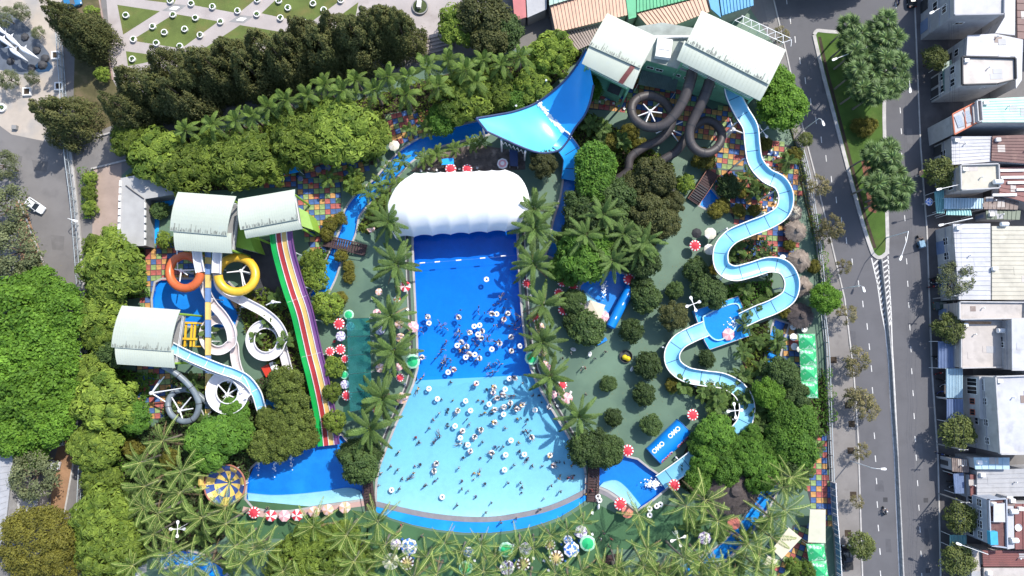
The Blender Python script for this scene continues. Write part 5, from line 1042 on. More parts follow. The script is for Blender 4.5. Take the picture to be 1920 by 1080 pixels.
def onb(t, a, rr=rB): return ax0+ad*t+an*(rr*math.cos(a))+Vector((0, 0, rr*math.sin(a)*.95))
part('hull', MB().grid(lambda u, v: onb(u*AL, math.pi*v), 12, 24, .06), M_inf, s, smooth=True, world=True); part('end_wall', MB().add([onb(.05, math.pi*k/16, rB*.98) for k in range(17)], [tuple(range(17))]).add([onb(AL-.05, math.pi*k/16, rB*.98) for k in range(17)], [tuple(range(17))]), M_inf, s, world=True)
part('seam', MB().tube([onb(.1, math.pi*k/16, rB+.03) for k in range(17)], .06, 5).tube([onb(AL-.1, math.pi*k/16, rB+.03) for k in range(17)], .06, 5), M_navy, s, world=True)
def letters(text, size):
    cu = bpy.data.curves.new('letters', 'FONT'); cu.body = text; cu.size = size; cu.align_x = 'CENTER'; cu.align_y = 'CENTER'; cu.offset = size*.03
    ob = bpy.data.objects.new('letters', cu); COL.objects.link(ob); dg = bpy.context.evaluated_depsgraph_get(); me = bpy.data.meshes.new_from_object(ob.evaluated_get(dg)); vs = [v.co.copy() for v in me.vertices]; fs = [tuple(p.vertices) for p in me.polygons]
    bpy.data.objects.remove(ob); bpy.data.curves.remove(cu); bpy.data.meshes.remove(me); return vs, fs
LV, LF = letters('OMO', 1.25)
M_let = mat('letter_white', (.8,.8,.82), .5, .03, 1); M_letr = mat('letter_red', (.6,.05,.09), .5, .05, 1)
for t, a0, m in ((AL*.22, 1.05, 0), (AL*.72, 1.05, 0), (AL*.22, 2.5, 1), (AL*.72, 2.5, 1)):
    sg = 1; mb = MB()
    if m: mb.add([onb(t+sg*v.x*1.14, a0+v.y*1.14/rB, rB+.03) for v in LV], LF, 0)
    blob = [onb(t+1.5*math.cos(w), a0+.36*math.sin(w)/1, rB+.02) for w in np.linspace(0, 2*math.pi, 25)[:-1]]
    if m: part('letter_shadow', MB().add([onb(t+v.x*1.06+.06, a0+v.y*1.06/rB-.02, rB+.035) for v in LV], LF), M_let, s, world=True)
    part('lettering', MB().add([onb(t+sg*v.x, a0+v.y/rB, rB+.05) for v in LV], LF), [M_let, M_letr][m], s, world=True)
# the blue covered stall left of the towers, and small blue tarps
awning('blue_tarp', 'blue tarpaulin awning under the trees by the coloured tiles', [(517,318),(562,310),(563,322),(520,330)], 2.6, M_blued); awning('blue_tarp', 'small blue tarpaulin behind the white tent', [(828,298),(850,296),(851,308),(828,309)], 2.3, M_blued)
awning('blue_tarp', 'dark blue panel under the boomerang slide wall', [(955,280),(971,283),(971,312),(956,311)], 1.6, M_navy)
# ------------------------------------------------------------------ parasols
def sm(n, c, v=.08): return mat(n, c, .75, v, 1.2)
F_red = sm('fabric_red', (.58,.04,.06)); F_white = sm('fabric_white', (.74,.71,.69)); F_pink = sm('fabric_pink', (.66,.30,.33)); F_palep = sm('fabric_pale_pink', (.74,.52,.52)); F_peach = sm('fabric_peach', (.66,.40,.26)); F_green = sm('fabric_green', (.02,.40,.15)); F_paleg = sm('fabric_pale_green', (.33,.60,.42))
F_blue = sm('fabric_blue', (.06,.18,.58)); F_tan = sm('fabric_tan', (.45,.35,.15)); F_brown = sm('fabric_brown', (.09,.06,.045)); F_purp = sm('fabric_purple', (.20,.14,.30)); F_lav = sm('fabric_lavender', (.48,.45,.56)); F_cream = sm('fabric_cream', (.60,.57,.46)); F_black = sm('fabric_black', (.025,.025,.028)); F_coral = sm('fabric_coral', (.62,.20,.15)); F_lime = sm('fabric_lime', (.35,.55,.08))
UM = {}
def uproto(k, mats, n, alt, segs=1):
    nn = n*segs; mb = MB(); prof = [(1.0,-.36),(.98,-.26),(.72,-.15),(.38,-.04),(.02,.07)]
    def cell(r, j):
        a = 2*math.pi*j/nn; c = math.cos(math.pi/n)/math.cos((a % (2*math.pi/n))-math.pi/n) if segs > 1 else 1; return r*c*math.cos(a), r*c*math.sin(a)
    vs = [(*cell(r, j), z) for r, z in prof for j in range(nn)]; o = len(mb.v); mb.v.extend(vs)
    for i in range(len(prof)-1):
        for j in range(nn): mb.f.append((i*nn+j, i*nn+(j+1) % nn, (i+1)*nn+(j+1) % nn, (i+1)*nn+j)); mb.m.append(alt(i, j))
    rb = MB()
    for q in range(n): a = 2*math.pi*q/n; rb.tube([(.97*math.cos(a), .97*math.sin(a), -.27), (.05*math.cos(a), .05*math.sin(a), .03)], .012, 4)
    UM[k] = (mb.mesh('canopy', mats), rb.mesh('rib_frame', M_steel))
uproto('redwhite', [F_red, F_white], 8, lambda i, j: j % 2)
uproto('pink', [F_palep, F_pink], 8, lambda i, j: j % 2)
uproto('red', [F_red, F_white], 10, lambda i, j: 1 if (i <= 1 and j % 2 == 0) else 0, 2)
uproto('peach', [F_peach, F_palep], 8, lambda i, j: j % 2)
uproto('green', [F_green, F_paleg, F_white], 10, lambda i, j: 0 if i >= 2 else (1 if i == 1 or j % 2 else 2), 2)
uproto('blue', [F_blue, F_white], 8, lambda i, j: (j+(i > 1)) % 2 if j % 4 < 2 else (i % 2), 2)
uproto('brown', [F_tan, F_brown, F_white], 10, lambda i, j: (0 if i > 1 else 2) if (j % 4 in (1, 2)) else (1 if i <= 2 else 0), 4)
uproto('purple', [F_purp, F_lav, F_white], 8, lambda i, j: (i+j) % 3, 2)
uproto('lavender', [F_lav, F_white, F_purp], 8, lambda i, j: (0, 1, 0, 2)[(j+i) % 4], 2)
uproto('cream', [F_cream, F_white], 8, lambda i, j: 1 if j % 4 == 0 else 0); uproto('black', [F_black, F_brown], 8, lambda i, j: 0); uproto('coral', [F_coral, F_palep], 12, lambda i, j: 1 if (i == 0 and j % 2) else 0)
uproto('ring', [F_white, F_pink, F_purp], 8, lambda i, j: (2, 0, 1, 0)[min(i, 3)]); uproto('lime', [F_lime, F_peach], 8, lambda i, j: 0 if j < 5 else 1); uproto('whiteu', [F_white, F_cream], 8, lambda i, j: 0)
POLE = MB().tube([(0,0,0),(0,0,1)], .03, 6).mesh('pole', M_steel); UBASE = MB().lathe([(.02,.1),(.2,.09),(.26,0)], 12).mesh('base', M_grey)
ULOOK = dict(redwhite='red and white striped parasol', pink='pale pink parasol', red='red parasol with white edge ticks', peach='peach coloured parasol', green='pale green parasol with dark middle', blue='blue and white parasol', brown='tan and brown petal-striped parasol', purple='purple patterned parasol',
             lavender='lavender and white parasol', cream='cream parasol', black='black parasol', coral='coral red parasol', ring='ringed pink parasol', lime='lime and orange parasol', whiteu='plain white parasol')
for k, L in dict(redwhite=[(507,968,11),(556,967,11),(759,537,11),(744,561,7)], pink=[(532,968,11),(748,537,8),(706,587,8),(774,613,11),(747,688,8),(1028,690,7),(1063,747,11),(1037,740,8),(1132,593,11),(1367,627,12)],
    red=[(475,962,11),(635,607,11),(638,655,10),(618,659,9),(647,673,8),(650,742,10),(707,765,11),(750,708,8),(988,531,9),(1003,592,11),(1055,722,9),(1048,549,9),(1055,528,10),(1075,537,9),(1057,580,11),(1180,523,11),(1300,778,11),(1178,845,11),(1265,910,11),(1164,946,12),(845,316,11),(876,316,10),(1304,460,11)],
    peach=[(614,957,11),(588,961,11),(646,952,11),(710,547,7),(748,608,9),(750,633,9),(712,690,9),(753,747,11),(1012,613,9),(1018,660,9),(1052,735,7),(1022,682,7),(695,428,8)],
    green=[(773,678,14),(997,671,13),(949,1032,14),(1102,1020,15),(873,1066,13),(653,590,10),(645,703,8)], blue=[(766,1027,16),(878,1036,10),(1072,1032,15),(1065,1013,9),(1744,378,8)], brown=[(763,1057,13),(982,1058,13),(1043,1047,14),(1032,1022,10)],
    purple=[(656,612,9),(638,630,10),(646,721,9),(951,1066,14),(1322,1010,12)], lavender=[(741,1022,11),(985,1030,12),(1090,998,12),(712,618,10)], cream=[(732,1055,16),(738,272,11),(1333,437,12),(1331,467,11),(1500,655,6)],
    coral=[(1377,982,12),(1177,961,11)], black=[(1307,437,10)], ring=[(942,306,11)], lime=[(1732,325,8)]).items():
    for x, y, r in L:
        big = r > 12.5; h = 2.75 if big else 2.45; p = P(x, y, h); rad = r*.108
        o = thing('parasol', None, 'parasol', (p.x, p.y, .016), rng.uniform(0, 6.28), 'parasols around the park')
        cm, rm = UM[k]; c = link('canopy', cm, o, (0, 0, h), scale=rad); c.rotation_euler = (rng.uniform(-.09, .09), rng.uniform(-.09, .09), 0); link('rib_frame', rm, c); link('pole', POLE, o, scale=(1, 1, h)); link('base', UBASE, o)
        later(o, ULOOK[k], 'road' if x > 1700 else ('palm' if y > 940 else 'side'))
# chairs, loungers and round tables
CH = (MB().box((0,0,.42), (.44,.44,.04)), MB().box((0,.21,.68), (.44,.04,.5)), MB().box((.19,.19,.2), (.04,.04,.4)).box((-.19,.19,.2), (.04,.04,.4)).box((.19,-.19,.2), (.04,.04,.4)).box((-.19,-.19,.2), (.04,.04,.4)))
CHM = {}
for cn, c in (('white', (.7,.7,.7)), ('blue', (.03,.12,.42)), ('red', (.5,.04,.04))): CHM[cn] = [b.mesh(n, mat('chair_'+cn, c, .5, .05, 1)) for n, b in zip(('seat', 'backrest', 'leg_frame'), CH)]
def chair(x, y, cn, marks='side'):
    p = P(x, y); o = thing('chair', None, 'chair', (p.x, p.y, .016), rng.uniform(0, 6.28), 'plastic chairs'); [link(n, m_, o) for n, m_ in zip(('seat', 'backrest', 'leg_frame'), CHM[cn])]; later(o, f'small {cn} plastic chair', marks)
for x, y, cn in [(700,560,'white'),(718,600,'white'),(700,640,'white'),(756,650,'white'),(765,580,'white'),(700,720,'red'),(760,720,'white'),(735,700,'white'),(660,655,'red'),(628,640,'red'),(625,668,'red'),(652,690,'white'),(995,555,'white'),(1008,598,'white'),(1020,615,'white'),(1000,690,'white'),(1070,735,'white'),(1045,760,'white'),(1052,720,'red'),(1060,690,'red'),
    (745,1045,'white'),(755,1010,'blue'),(775,1045,'blue'),(720,1030,'white'),(900,1010,'white'),(962,1020,'white'),(965,1050,'blue'),(1000,1045,'white'),(1020,1050,'white'),(1060,1050,'blue'),(1085,1012,'blue'),(1052,1018,'blue'),(1110,1000,'white'),(1078,1000,'white'),(890,1050,'white'),(860,1055,'white'),(1028,1068,'white'),
    (1120,180,'white'),(1135,188,'white'),(1150,195,'white'),(1160,200,'blue'),(1170,205,'white'),(1178,192,'red'),(1165,185,'blue'),(1430,300,'white'),(1440,290,'white'),(1448,300,'white'),(1455,310,'red'),(1438,310,'white'),(1426,312,'white'),(1444,283,'white'),(1458,295,'white'),(1430,390,'white'),(1452,380,'white'),(1442,372,'red'),(1420,372,'red'),
    (1436,280,'white'),(1446,276,'red'),(1452,288,'white'),(1422,288,'white'),(1428,296,'white'),(1434,306,'red'),(1450,318,'white'),(1420,320,'white'),(1462,304,'white'),(1442,318,'white'),(1456,324,'white'),(1464,318,'red'),(1418,385,'white'),(1426,380,'red'),(1436,388,'white'),(1448,390,'white'),(1456,372,'white'),(1440,362,'white'),(1462,386,'red'),(1124,192,'white'),(1142,176,'white'),(1132,200,'red'),(1156,190,'white'),(1182,200,'white'),(820,320,'white'),(805,318,'white'),(862,318,'white'),(895,316,'white'),(790,322,'white'),(620,338,'blue'),(560,332,'blue'),(585,345,'red'),(1110,960,'white'),(480,960,'red')]: chair(x, y, cn, 'palm' if y > 940 else 'side')
for x, y, r in [(1487,613,6),(1508,617,6),(1488,632,7),(1490,650,7),(1468,483,6),(615,315,6),(563,335,5),(597,318,6)]:
    p = P(x, y, .75); o = thing('round_table', None, 'table', (p.x, p.y, .016), group='round tables on the tiles'); mt = M_white if x > 1400 else mat('table_blue_grey', (.18,.2,.33), .6, .1, 1)
    part('table_top', MB().lathe([(.0,.76),(r*.108,.75),(r*.108,.7),(.0,.69)], 18), mt, o); part('leg', MB().tube([(0,0,0),(0,0,.7)], .06, 6).lathe([(.02,.06),(.35,.03),(.36,0)], 10), M_steel, o); later(o, ('round white table' if x > 1400 else 'round blue-grey table')+' on the coloured tiles')
for k, (x, y) in enumerate([(625,958),(612,952),(760,964)]): pass
# ------------------------------------------------------------------ swim rings
M_ring = mat('swim_ring_white', (.72,.71,.70), .45, .06, 2, spec=.5); M_ringb = mat('swim_ring_valve', (.05,.05,.06), .5, .1, 2)
def torus(R0, r, n=18, k=8):
    mb = MB()
    for i in range(n):
        for j in range(k): a, b = 2*math.pi*i/n, 2*math.pi*j/k; mb.v.append(((R0+r*math.cos(b))*math.cos(a), (R0+r*math.cos(b))*math.sin(a), r*.85*math.sin(b)))
    for i in range(n):
        for j in range(k): mb.f.append((i*k+j, ((i+1) % n)*k+j, ((i+1) % n)*k+(j+1) % k, i*k+(j+1) % k)); mb.m.append(0)
    return mb
TOR = torus(.38, .2).mesh('tube', M_ring, smooth=True); VAL = MB().box((.42,0,.17), (.07,.07,.04)).mesh('valve', M_ringb); HAND = MB().tube([(.22,.5,.08),(.3,.48,.2),(.0,.58,.2),(-.08,.58,.08)], .02, 5).mesh('handle', M_ringb)
def ring(x, y, z, look, marks, grp, tilt=0, sc=1.0):
    p = P(x, y, z); o = thing('swim_ring', None, 'swim ring', p, rng.uniform(0, 6.28), grp, sc); 
    if tilt: o.rotation_euler.x = tilt
    link('tube', TOR, o); link('valve', VAL, o); link('handle', HAND, o); later(o, look, marks); return o
DEEP = [(802,594),(804,606),(860,595),(922,588),(931,589),(952,588),(945,599),(889,612),(899,610),(881,624),(904,621),(896,627),(902,634),(865,642),(857,648),(875,650),(880,664),(890,665),(873,670),(899,672),(937,644),(922,655),(958,632),(959,658),(975,649),(791,670),(851,693),(840,698)]
SHAL = [(955,710),(965,709),(893,719),(804,729),(926,726),(925,736),(947,730),(943,740),(932,746),(820,748),(873,752),(957,756),(979,759),(917,758),(945,763),(858,770),(882,770),(927,768),(969,767),(1003,769),(944,777),(1030,763),(927,792),(853,799),(867,808),(902,806),(863,821),(890,819),(997,820),(958,826),(877,834),(882,846),(922,849),(948,853),(818,869),(814,883),(983,852),(1031,854),(1038,873),(946,881),(734,919),(829,932)]
RIDERS = []
for i, (x, y) in enumerate(DEEP+SHAL):
    rid = (i*7) % 10 < 6; w = 'deep water' if i < len(DEEP) else 'pale shallows'
    if y == 932: rid = False
    ring(x, y, .03, ('swim ring with a rider in ' if rid else 'empty swim ring in ')+w, PW, 'white swim rings afloat')
    if rid: RIDERS.append((x, y))
for x, y, t in [(1116,895,0),(1119,902,0),(1121,931,0),(1124,938,0),(1238,946,.2),(1231,949,.3),(1218,954,.2),(1218,966,0),(1075,655,1.0),(1106,664,.9),(1185,692,1.0),(1122,950,1.45)]: ring(x, y, .45 if t < .5 else .7, 'white swim ring on the deck', S_, 'white swim rings on the deck', t)
ring(912, 524, .03, 'lone empty swim ring in deep water', PW, 'white swim rings afloat')
# float line and small floats
s = thing('float_line', 'line of white floats across the deep end of the pool', 'float line', P(870,487)); fl = PL([(775,494,-.05),(820,491,-.05),(870,487,-.05),(920,483,-.05),(972,478,-.05)])
part('rope', MB().tube(fl, .018, 5), M_pblue, s, world=True)
for x, y in [(820,491),(860,488),(905,484),(944,480),(792,493)]: part('float', MB().tube([P(x-5,y+.4,-.03), P(x+5,y-.4,-.03)], .14, 7), M_white, s, world=True)
# ------------------------------------------------------------------ people: one continuous body each
M_skin = mat('skin', (.33,.19,.125), .6, .08, 3); M_hair = mat('hair_black', (.014,.012,.011), .5, .1, 3)
def cloth(name, cols):
    m = bpy.data.materials.new(name); n, l = nodes(m); oi = n.new('ShaderNodeObjectInfo'); cr = n.new('ShaderNodeValToRGB'); cr.color_ramp.interpolation = 'CONSTANT'
    e = cr.color_ramp.elements; e[0].color = (*cols[0], 1); e[1].position = 1/len(cols); e[1].color = (*cols[1], 1)
    for i, c in enumerate(cols[2:], 2): x = e.new(i/len(cols)); x.color = (*c, 1)
    l.new(oi.outputs['Random'], cr.inputs['Fac']); l.new(cr.outputs['Color'], n['Principled BSDF'].inputs['Base Color']); n['Principled BSDF'].inputs['Roughness'].default_value = .8; return m
M_shirt = cloth('shirt', [(.02,.022,.035),(.03,.035,.08),(.025,.02,.02),(.04,.06,.2),(.4,.05,.06),(.5,.5,.5),(.02,.02,.03),(.08,.03,.06),(.55,.32,.06),(.03,.03,.05)])
M_short = cloth('shorts', [(.02,.02,.025),(.03,.03,.07),(.12,.12,.13),(.02,.02,.03)])
def skin_person(joints, edges, cut=None):
    """joints {name: ((x,y,z), radius)}; a skin grown over the skeleton, coloured by the nearest bone"""
    ks = list(joints); me = bpy.data.meshes.new('body'); me.from_pydata([joints[k][0] for k in ks], [(ks.index(a), ks.index(b)) for a, b in edges], []); ob = bpy.data.objects.new('body', me); COL.objects.link(ob)
    sk = ob.modifiers.new('s', 'SKIN'); sk.use_smooth_shade = True; ob.modifiers.new('u', 'SUBSURF').levels = 1
    for i, k in enumerate(ks): me.skin_vertices[0].data[i].radius = (joints[k][1],)*2; me.skin_vertices[0].data[i].use_root = (k == 'hip')
    dg = bpy.context.evaluated_depsgraph_get(); out = bpy.data.meshes.new_from_object(ob.evaluated_get(dg)); bpy.data.objects.remove(ob); bpy.data.meshes.remove(me)
    for m_ in (M_skin, M_shirt, M_short): out.materials.append(m_)
    def near(c):
        best = None
        for a, b in edges:
            A, B = Vector(joints[a][0]), Vector(joints[b][0]); d = B-A; t = max(0, min(1, (c-A).dot(d)/max(d.length_squared, 1e-9))); q = ((A+d*t)-c).length/(lerp(joints[a][1], joints[b][1], t))
            if best is None or q < best[0]: best = (q, a, b, t)
        return best
    for p in out.polygons:
        q, a, b, t = near(p.center); e = {a, b}
        p.material_index = 1 if (e <= {'hip', 'waist', 'chest', 'neckb', 'shL', 'shR'} and 'hip' not in e) or (e & {'shL', 'shR'} and e & {'elL', 'elR'} and t < .55) else 2 if ('hip' in e or (e & {'knL', 'knR'} and e & {'thL', 'thR'} and t < .75)) else 0
        p.use_smooth = True
    return out
E_ = [('hip','waist'),('waist','chest'),('chest','neckb'),('neckb','head'),('head','top'),('neckb','shL'),('neckb','shR'),('shL','elL'),('elL','haL'),('haL','fiL'),('shR','elR'),('elR','haR'),('haR','fiR'),('hip','thL'),('hip','thR'),('thL','knL'),('knL','anL'),('anL','toL'),('thR','knR'),('knR','anR'),('anR','toR')]
def J(hip, waist, chest, neckb, head, top, L, R_, lL, lR):
    d = dict(hip=(hip,.13), waist=(waist,.12), chest=(chest,.15), neckb=(neckb,.07), head=(head,.095), top=(top,.085))
    for s_, A in (('L', L), ('R', R_)):
        for k, p, r in zip(('sh','el','ha','fi'), A, (.065,.045,.036,.03)): d[k+s_] = (p, r)
    for s_, A in (('L', lL), ('R', lR)):
        for k, p, r in zip(('th','kn','an','to'), A, (.095,.065,.045,.04)): d[k+s_] = (p, r)
    return d
stand = J((0,0,.92),(0,0,1.08),(0,0,1.26),(0,0,1.42),(0,.02,1.55),(0,.01,1.66), [(-.2,0,1.38),(-.29,.03,1.1),(-.32,.12,.86),(-.32,.16,.77)], [(.2,0,1.38),(.29,.0,1.1),(.33,.08,.86),(.33,.12,.77)], [(-.1,0,.86),(-.12,.03,.48),(-.13,0,.08),(-.14,.16,.04)], [(.1,0,.86),(.13,-.02,.48),(.14,-.06,.08),(.15,.1,.04)])
walk = J((0,0,.92),(0,.01,1.08),(0,.03,1.26),(0,.04,1.42),(0,.07,1.55),(0,.07,1.66), [(-.2,.03,1.38),(-.27,-.1,1.12),(-.28,-.02,.88),(-.28,.04,.81)], [(.2,.04,1.38),(.27,.16,1.14),(.26,.33,.95),(.26,.41,.92)], [(-.1,0,.86),(-.11,.2,.5),(-.11,.22,.09),(-.12,.37,.06)], [(.1,0,.86),(.11,-.06,.48),(.12,-.32,.16),(.12,-.24,.04)])
arms = J((0,0,.92),(0,0,1.08),(0,0,1.26),(0,0,1.42),(0,.02,1.55),(0,.01,1.66), [(-.2,0,1.38),(-.45,.1,1.3),(-.6,.3,1.32),(-.64,.38,1.33)], [(.2,0,1.38),(.47,.06,1.32),(.66,.22,1.36),(.72,.29,1.37)], [(-.1,0,.86),(-.13,.03,.48),(-.14,0,.08),(-.15,.16,.04)], [(.1,0,.86),(.13,-.02,.48),(.14,-.04,.08),(.15,.12,.04)])
swim = J((0,-.1,.0),(0,.06,.01),(0,.24,.02),(0,.4,.03),(0,.52,.08),(0,.62,.10), [(-.2,.36,.02),(-.36,.58,.0),(-.26,.8,-.02),(-.22,.88,-.02)], [(.2,.36,.02),(.42,.3,.0),(.5,.08,-.04),(.52,.0,-.04)], [(-.1,-.16,0),(-.17,-.52,-.04),(-.13,-.92,-.08),(-.12,-1.06,-.06)], [(.1,-.16,0),(.2,-.5,-.1),(.18,-.88,-.06),(.18,-1.02,-.04)])
loll = J((0,-.02,.02),(0,.12,.08),(0,.28,.2),(0,.42,.29),(0,.55,.38),(0,.64,.43), [(-.2,.38,.26),(-.42,.22,.24),(-.55,.0,.2),(-.58,-.07,.19)], [(.2,.38,.26),(.44,.26,.24),(.6,.08,.2),(.64,.01,.19)], [(-.1,-.08,.06),(-.16,-.42,.28),(-.17,-.82,.12),(-.17,-.92,.2)], [(.1,-.08,.06),(.18,-.44,.26),(.24,-.82,.1),(.25,-.92,.18)])
ride = J((0,-.1,.78),(0,-.06,.93),(0,.02,1.1),(0,.08,1.25),(0,.12,1.38),(0,.12,1.48), [(-.2,.06,1.21),(-.3,.24,1.0),(-.28,.46,.96),(-.28,.53,.95)], [(.2,.06,1.21),(.3,.24,1.0),(.28,.46,.96),(.28,.53,.95)], [(-.12,-.02,.76),(-.2,.34,.66),(-.18,.26,.26),(-.18,.4,.22)], [(.12,-.02,.76),(.2,.34,.66),(.18,.26,.26),(.18,.4,.22)])
crouch = J((0,-.06,.42),(0,.0,.57),(0,.08,.73),(0,.14,.87),(0,.18,.99),(0,.18,1.09), [(-.2,.12,.83),(-.36,.22,.66),(-.3,.44,.6),(-.28,.51,.59)], [(.2,.12,.83),(.38,.2,.68),(.36,.42,.64),(.34,.5,.63)], [(-.1,-.02,.4),(-.2,.32,.44),(-.18,.1,.08),(-.19,.25,.04)], [(.1,-.02,.4),(.21,.3,.42),(.19,.08,.08),(.2,.23,.04)])
PP = {k: skin_person(j, E_) for k, j in dict(crouch=crouch, stand=stand, walk=walk, arms=arms, swim=swim, loll=loll, ride=ride).items()}
def hairm(j, long=False):
    c = Vector(j['head'][0]).lerp(Vector(j['top'][0]), .6); ax = (Vector(j['top'][0])-Vector(j['head'][0])).normalized(); mb = MB().lathe([(.118,-.05),(.128,.02),(.10,.09),(.05,.125),(.004,.135)], 10); M = Vector((0, 0, 1)).rotation_difference(ax).to_matrix()
    if long: mb.tube([(0,-.08,.05),(0,-.13,-.1),(0,-.12,-.22)], [.08,.07,.02], 6)
    mb.v = [tuple(c+M @ Vector(v)) for v in mb.v]; return mb.mesh('hair', M_hair, smooth=True)
HR = {k: (hairm(j), hairm(j, True)) for k, j in dict(crouch=crouch, stand=stand, walk=walk, arms=arms, swim=swim, loll=loll, ride=ride).items()}
CAPM = mat('sun_hat', (.6,.5,.3), .8, .1, 2)
def person(kind, x, y, z, look, marks, grp, child=False, rz=None):
    p = P(x, y, z); sc = rng.uniform(.68, .8) if child else rng.uniform(.94, 1.04); o = thing('person', None, 'person', p, rng.uniform(0, 6.28) if rz is None else rz, grp, sc)
    link('body', PP[kind], o); link('hair', HR[kind][rng.random() < .4], o); later(o, look, marks); return o
for x, y in RIDERS: person('loll', x, y, .16, 'person lounging in a swim ring', PW, 'people lounging in swim rings')
WD = [(830,610),(825,605),(790,615),(785,610),(840,618),(835,615),(862,610),(862,622),(858,622),(862,630),(866,626),(835,645),(832,655),(828,660),(838,640),(817,672),(833,674),(840,672),(830,680),(836,680),(845,676),(845,688),(862,657),(868,660),(865,655),(870,655),(897,585),(909,587),(895,648),(900,655),(890,640),(918,630),(928,640),(935,638),(930,680),(936,678),(925,682),(941,682),(918,685),(915,686),(920,699),(929,697),(945,578),(958,578),(960,607),(965,610),(970,602),(975,612),(972,592),(966,618),(955,611),(926,611),(932,611),(795,705),(790,710),(898,576),(940,556),(948,562),(925,572),(935,570),(864,582),(780,606),(792,622),(804,611),(914,636),(901,641),(892,675),(880,655),(869,652)]
for i, (x, y) in enumerate(WD): person(rng.choice(('arms', 'stand', 'stand', 'walk')), x, y, -1.25 if i % 4 else -1.05, 'dark-clothed bather in deep blue water', PW, 'bathers in the deep water') if i % 8 else person('swim', x, y, -.12, 'person swimming flat in deep water', PW, 'bathers in the deep water')
WS = [(783,731),(828,749),(842,766),(825,774),(838,773),(852,781),(876,785),(812,787),(806,802),(840,793),(840,800),(879,795),(823,813),(824,819),(815,828),(819,824),(786,829),(783,830),(781,818),(896,805),(914,729),(897,749),(907,751),(946,745),(960,742),(955,763),(966,760),(922,776),(909,772),(902,778),(971,784),(977,783),(990,785),(986,795),(980,718),(982,810),(988,810),(995,807),(947,803),(905,828),(930,836),(936,837),(944,836),(972,830),(975,845),(1015,755),(1000,742),(1010,740),(861,832),(850,751),(828,690),(845,717),
      (750,845),(745,849),(734,873),(747,879),(714,886),(778,874),(777,885),(754,897),(769,896),(712,909),(751,914),(790,869),(815,900),(822,896),(800,908),(797,910),(861,876),(902,857),(870,856),(889,885),(899,886),(889,899),(868,901),(911,905),(867,915),(878,919),(894,930),(858,945),(912,959),(922,941),(953,904),(976,904),(978,913),(978,922),(964,871),(997,873),(1043,866),(1050,866),(1057,866),(1070,872),(1074,870),(1049,891),(1047,896),(1064,895),(1068,895),(1076,890),(1074,896),(1033,909),(1051,920),(1020,934),(1099,888),(1098,905),(987,861),(975,843),(922,857),(874,832),(988,862),(1017,874)]
for i, (x, y) in enumerate(WS):
    dep = wave_depth(*P(x, y)[:2])+.1
    if i % 12 == 0 and y < 900: person('swim', x, y, -.14, 'person floating flat in the shallows', PW, 'bathers in the shallows')
    else: person(rng.choice(('crouch', 'crouch', 'crouch', 'stand', 'walk')) if y < 940 else 'walk', x, y, -dep, 'child wading in pale shallows' if i % 4 == 1 else 'dark-clothed wader in the pale shallows', PW, 'bathers in the shallows', i % 4 == 1)
for x, y, k, l in [(940,977,'walk','person in dark clothes on the blue apron'),(968,970,'arms','person with arms out on the blue apron'),(1013,953,'walk','person in pale clothes at the beach kerb'),(754,982,'walk','person by the apron edge near the coconut palms'),(1097,925,'stand','person on the apron beside the dark footbridge'),(697,937,'arms','person in red on the timber footbridge'),(1109,917,'walk','person on the dark footbridge'),(1070,662,'stand','person carrying a white ring on the green deck'),(1134,660,'walk','person walking past the blue bench on the green deck'),(1115,672,'stand','person standing on the open green deck'),(1098,739,'walk','person walking near the round trees on the green deck'),(1090,689,'arms','person with arms out on the green deck'),(1096,690,'walk','person beside a companion on the green deck'),(1054,671,'walk','person near the pool palms on the green deck'),(792,1003,'walk','person in white on the turf above the blue parasol'),(750,994,'stand','person standing beside the turf edge'),
    (1125,1008,'walk','person walking on the dark turf'),(1145,1008,'stand','person standing on the dark turf'),(1140,1022,'walk','person crossing the dark turf below the others'),(1131,997,'walk','person near the large green parasol'),(504,951,'stand','person standing on the pale pool steps'),(1332,845,'walk','person in the trees near the splash banner'),(1740,40,'walk','person in orange on the far pavement'),(1100,470,'walk','person beneath the palms on the deck'),(1283,720,'walk','person under the slide bend'),(1394,690,'walk','person behind the lowest slide bend')]:
    o = person(k, x, y, .02, None, S_, 'people walking on the decks'); o['label'] = l; PENDING.pop()
s = thing('toy_cart', 'round dark tub with bright yellow toys beside a round tree', 'play tub', P(1173,668))
part('tub', MB().lathe([(1.2,0),(1.35,.55),(1.25,.55),(1.15,.12),(0,.1)], 20), M_greyd, s)
for dx, dy in ((-.3,-.2),(.35,-.5)): part('yellow_toy', MB().lathe([(.0,1.15),(.35,1.0),(.55,.7),(.4,.3),(0,.15)], 10, (dx, dy, .1)), mat('toy_yellow', (.68,.50,.02), .5, .1, 1), s, smooth=True)
s = thing('blue_bench', 'small blue bench under the leafy tree by the wading pool', 'bench', P(1128,640))
part('seat', MB().box((0,0,.5), (2.2,.7,.1), .5), M_inf, s); part('leg', MB().box((-.7,-.4,.23), (.1,.5,.45), .5), M_steel, s); part('leg', MB().box((.7,.35,.23), (.1,.5,.45), .5), M_steel, s)
# splashes and jets
fm = MB()
for cx, cy, sx, sy, n in [(1225,907,7,4,170),(1133,540,2.5,8,60),(1376,605,7,5,60),(515,868,1.8,9,50),(546,862,1.6,8,40),(484,872,1.4,8,30),(610,822,4,3,30),(1064,400,3,8,30)]:
    for k in range(n): p = P(cx+rng.gauss(0, sx), cy+rng.gauss(0, sy), .02 if cx != 1376 else 1.95); q = rng.uniform(.04, .2); fm.lathe([(q,0),(q*.7,q*.3),(.01,q*.4)], 5, p)
struct('splash', fm, M_foam, 'stuff')
